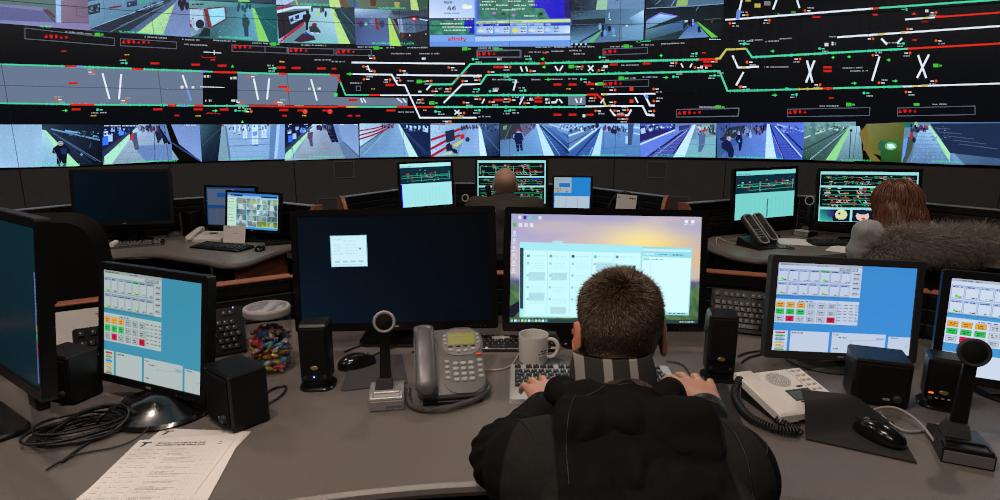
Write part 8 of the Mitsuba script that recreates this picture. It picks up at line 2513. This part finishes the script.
keyboard('black keyboard lying slantwise in front of the white telephone on the far desk', frame(Lk(222, 248), -20), 0.40, 0.15, rows=5, unit=0.02)
keyboard('black keyboard in front of the switched-off monitor', frame(Lk(130, 246), 26), 0.40, 0.145, rows=5, unit=0.02)
keyboard('black keyboard in front of the wide rail monitor, beside the red-haired woman', frame(Lk(838, 244.5), -8), 0.36, 0.14, rows=5, unit=0.02)
mouse('black mouse beside the slanted keyboard on the far desk', Lk(260.5, 250), 10)
mouse('dark mouse beside the white telephone on the far desk', Lk(176, 236), -40, 'grey_plastic')
wp = thing('telephone', 'white desk telephone with green display, small, near the camera grid monitor', 'telephone')
PM = frame(Lk(211, 239.5), -4)
part('base', hull([(x, y, z) for x in (-.12, .12) for y, z in ((-.10, 0), (-.10, .02), (.05, 0), (.05, .05))]), 'white_plastic', wp, PM)
part('display', bx(.05, .03, .003, (.02, .01, .044)), 'lcd_dark', wp, PM @ frame((0, 0, 0)))
handset(wp, PM @ frame((-.09, -.025, .022)) @ trimesh.transformations.rotation_matrix(math.radians(12), [1, 0, 0]), .2, 'white_plastic', .022)
_s = thing('paper_sheet', 'small white card propped up before the camera grid monitor', 'paper')
part('sheet', bx(.155, .0008, .115, (0, 0, .0575)), 'paper', _s, frame(Lk(234, 243, .001), -6, 14, 0), False)
cS = ink_canvas(frame(Lk(234, 243, .001), -6, 14, 0) @ np.array([[1, 0, 0, -.0775], [0, 0, -1, -.0006], [0, 1, 0, .115], [0, 0, 0, 1.0]]))
cS.scrib(.02, .016, .035, .005, (0, 0, 0), 1).scrib(.07, .055, .03, .005, (0, 0, 0), 2)
ink_part('print', cS, 'ink_grey', _s)
desk_mic('small microphone peeking over the empty office chair\'s back', Lk(57, 239) + [0, .0, 0], 30, 0.8, 'charcoal', 'beige_plastic', 'silver_plastic')
desk_mic('microphone with pale head beside the tilted monitor and the bald man', np.array([*on_level(465, 214, LOW_DESK)[:2] * 0 + [-0.27, 4.62], LT]), -20, 0.95, 'charcoal', 'beige_plastic', 'beige_plastic')
desk_mic('microphone with pale head between the chart monitor and the wide rail monitor', np.array([2.19, 4.22, LT]), -50, 1.1, 'charcoal', 'beige_plastic', 'beige_plastic')
small_speaker('dim upright speaker with a brass-coloured edge on the far desk, left of the blue form monitor', Lk(192, 236.0, 0), 20, 0.19) if False else None
sb = thing('speaker', 'dark speaker box on the far desk, beside the monitor with the dim blue form', 'speaker')
SM = frame(Lk(193, 235) + [0, .0, 0], -18)
part('cabinet', bx(.10, .1, .17, (0, 0, .086), .005), 'black_plastic', sb, SM)
part('edge_strip', bx(.010, .004, .165, (-.042, -.052, .086)), 'gold', sb, SM)
whole('pen_tray', cat(bx(.16, .05, .02, (0, 0, .0105), .004), bx(.06, .01, .006, (.01, .0, .024))), 'black_plastic', 'small black tray with pens beside the mouse on the far desk', 'tray', M=frame(Lk(278, 244.5), 25))
whole('paper_roll', tube(smooth_path([(0, 0, .02), (.01, .10, .022)], 6), .018, 12), 'paper', 'rolled white paper at the desk edge behind the empty chair', 'paper', M=frame(Lk(111, 249), 20))

# twin telephone on the right desk
tt = thing('telephone', 'grey-black twin-handset telephone on a stand below the pale green chart', 'telephone')
PT = frame(Lk(759, 245.5), 26)
part('stand', hull([(x, y, z) for x in (-.13, .05) for y, z in ((-.12, 0), (-.10, .012), (.08, 0), (.06, .06))]), 'black_plastic', tt, PT)
for q, (dx, dy, sc) in enumerate(((-.04, 0, 1.0), (.085, .03, .95))):
    Mq = PT @ frame((dx, dy, .116)) @ trimesh.transformations.rotation_matrix(math.radians(42), [1, 0, 0]) @ np.diag([sc, sc, sc, 1])
    kq = part('receiver', shift(ext_bev(rrect(.085, .25, .03), .03, .008), 0, 0, -.03), 'charcoal', tt, Mq)
    part('front_rim', ext(rrect(.082, .245, .028).difference(rrect(.062, .225, .02)), .003), 'silver_plastic', kq, Mq)
    part('display', bx(.045, .075, .002, (0, .055, .001)), 'lcd_dark', kq, Mq)
    for r_ in range(4):
        for c_ in range(3):
            if q == 0:
                part('key', shift(dome(.006, .005, .004), -.018 + .018 * c_, -.01 - .02 * r_, 0), 'mid_grey', kq, Mq)
part('foot', hull([(x, y, z) for x in (.03, .14) for y, z in ((-.03, 0), (.09, 0), (.09, .10), (.07, .10))]), 'black_plastic', tt, PT)
cable('dark telephone cord curving across the far desk below the twin telephone', [Lk(762, 249, .008), Lk(772, 250, .008), Lk(784, 250.5, .008), Lk(794, 251, .008), Lk(786, 248.5, .008)], 0.004)
cable('pale thin cable at the corner of the far desk near the bright big monitor', [Lk(717, 247, .006), Lk(720, 241, .02), Lk(727, 243, .008), Lk(740, 246, .006)], 0.003, 'cable_beige')
for q, (px, py, yw, lb) in enumerate(((796, 241.5, -15, 'loose white sheet on the far desk between twin telephone and keyboard'), (856, 249, -40, 'white sheet by the red-haired woman\'s elbow on the far desk'))):
    sheet(lb, Lk(px, py) - [0.10, -0.10, 0], yw, LT + .0006 + q * .001, .22, .2, curl=.006)
whole('yellow_note', bx(.06, .0008, .06, (0, 0, .0305)), 'note_yellow', 'pale yellow sticky note under the chart monitor, above the twin telephone', 'note', M=frame(Lk(757, 229), 20, 25))

# paper on a wire hoop in front of the centre console
dh = thing('document_holder', 'thin dark wire hoop holder behind the bright big monitor', 'holder')
_hp = EYE + ray(624, 207) * (3.4 / ray(624, 207)[1])
HM = frame((_hp[0], 3.4, 0), -6)
a = np.linspace(0, PI, 25)
part('hoop', tube(np.c_[.098 * np.cos(a), 0 * a, LOW_DESK + .25 + .162 * np.sin(a)], .0035, 6), 'charcoal', dh, HM)
for s in (-1, 1):
    part('leg', tube([(s * .098, 0, LOW_DESK + .25), (s * .098, 0, LOW_FLOOR + .01)], .0045, 6), 'charcoal', dh, HM)
part('foot', cat(bx(.26, .14, .012, (0, 0, LOW_FLOOR + .0065), .003)), 'charcoal', dh, HM)
part('shelf', bx(.2, .02, .006, (0, 0, LOW_DESK + .228)), 'charcoal', dh, HM)
ps = thing('paper_sheet', 'pale sheet of paper with a dark heading held on the wire hoop', 'paper')
PMh = HM @ frame((0, -.026, LOW_DESK + .232), 0, 6, -5)
part('sheet', bx(.112, .0008, .165, (0, 0, .0825)), 'paper', ps, PMh, False)
cS = ink_canvas(PMh @ np.array([[1, 0, 0, -.056], [0, 0, -1, -.0007], [0, 1, 0, .165], [0, 0, 0, 1.0]]))
cS.scrib(.070, .022, .034, .008, (0, 0, 0), 1).scrib(.008, .02, .012, .006, (0, 0, 0), 2)
ink_part('print', cS, 'ink', ps)
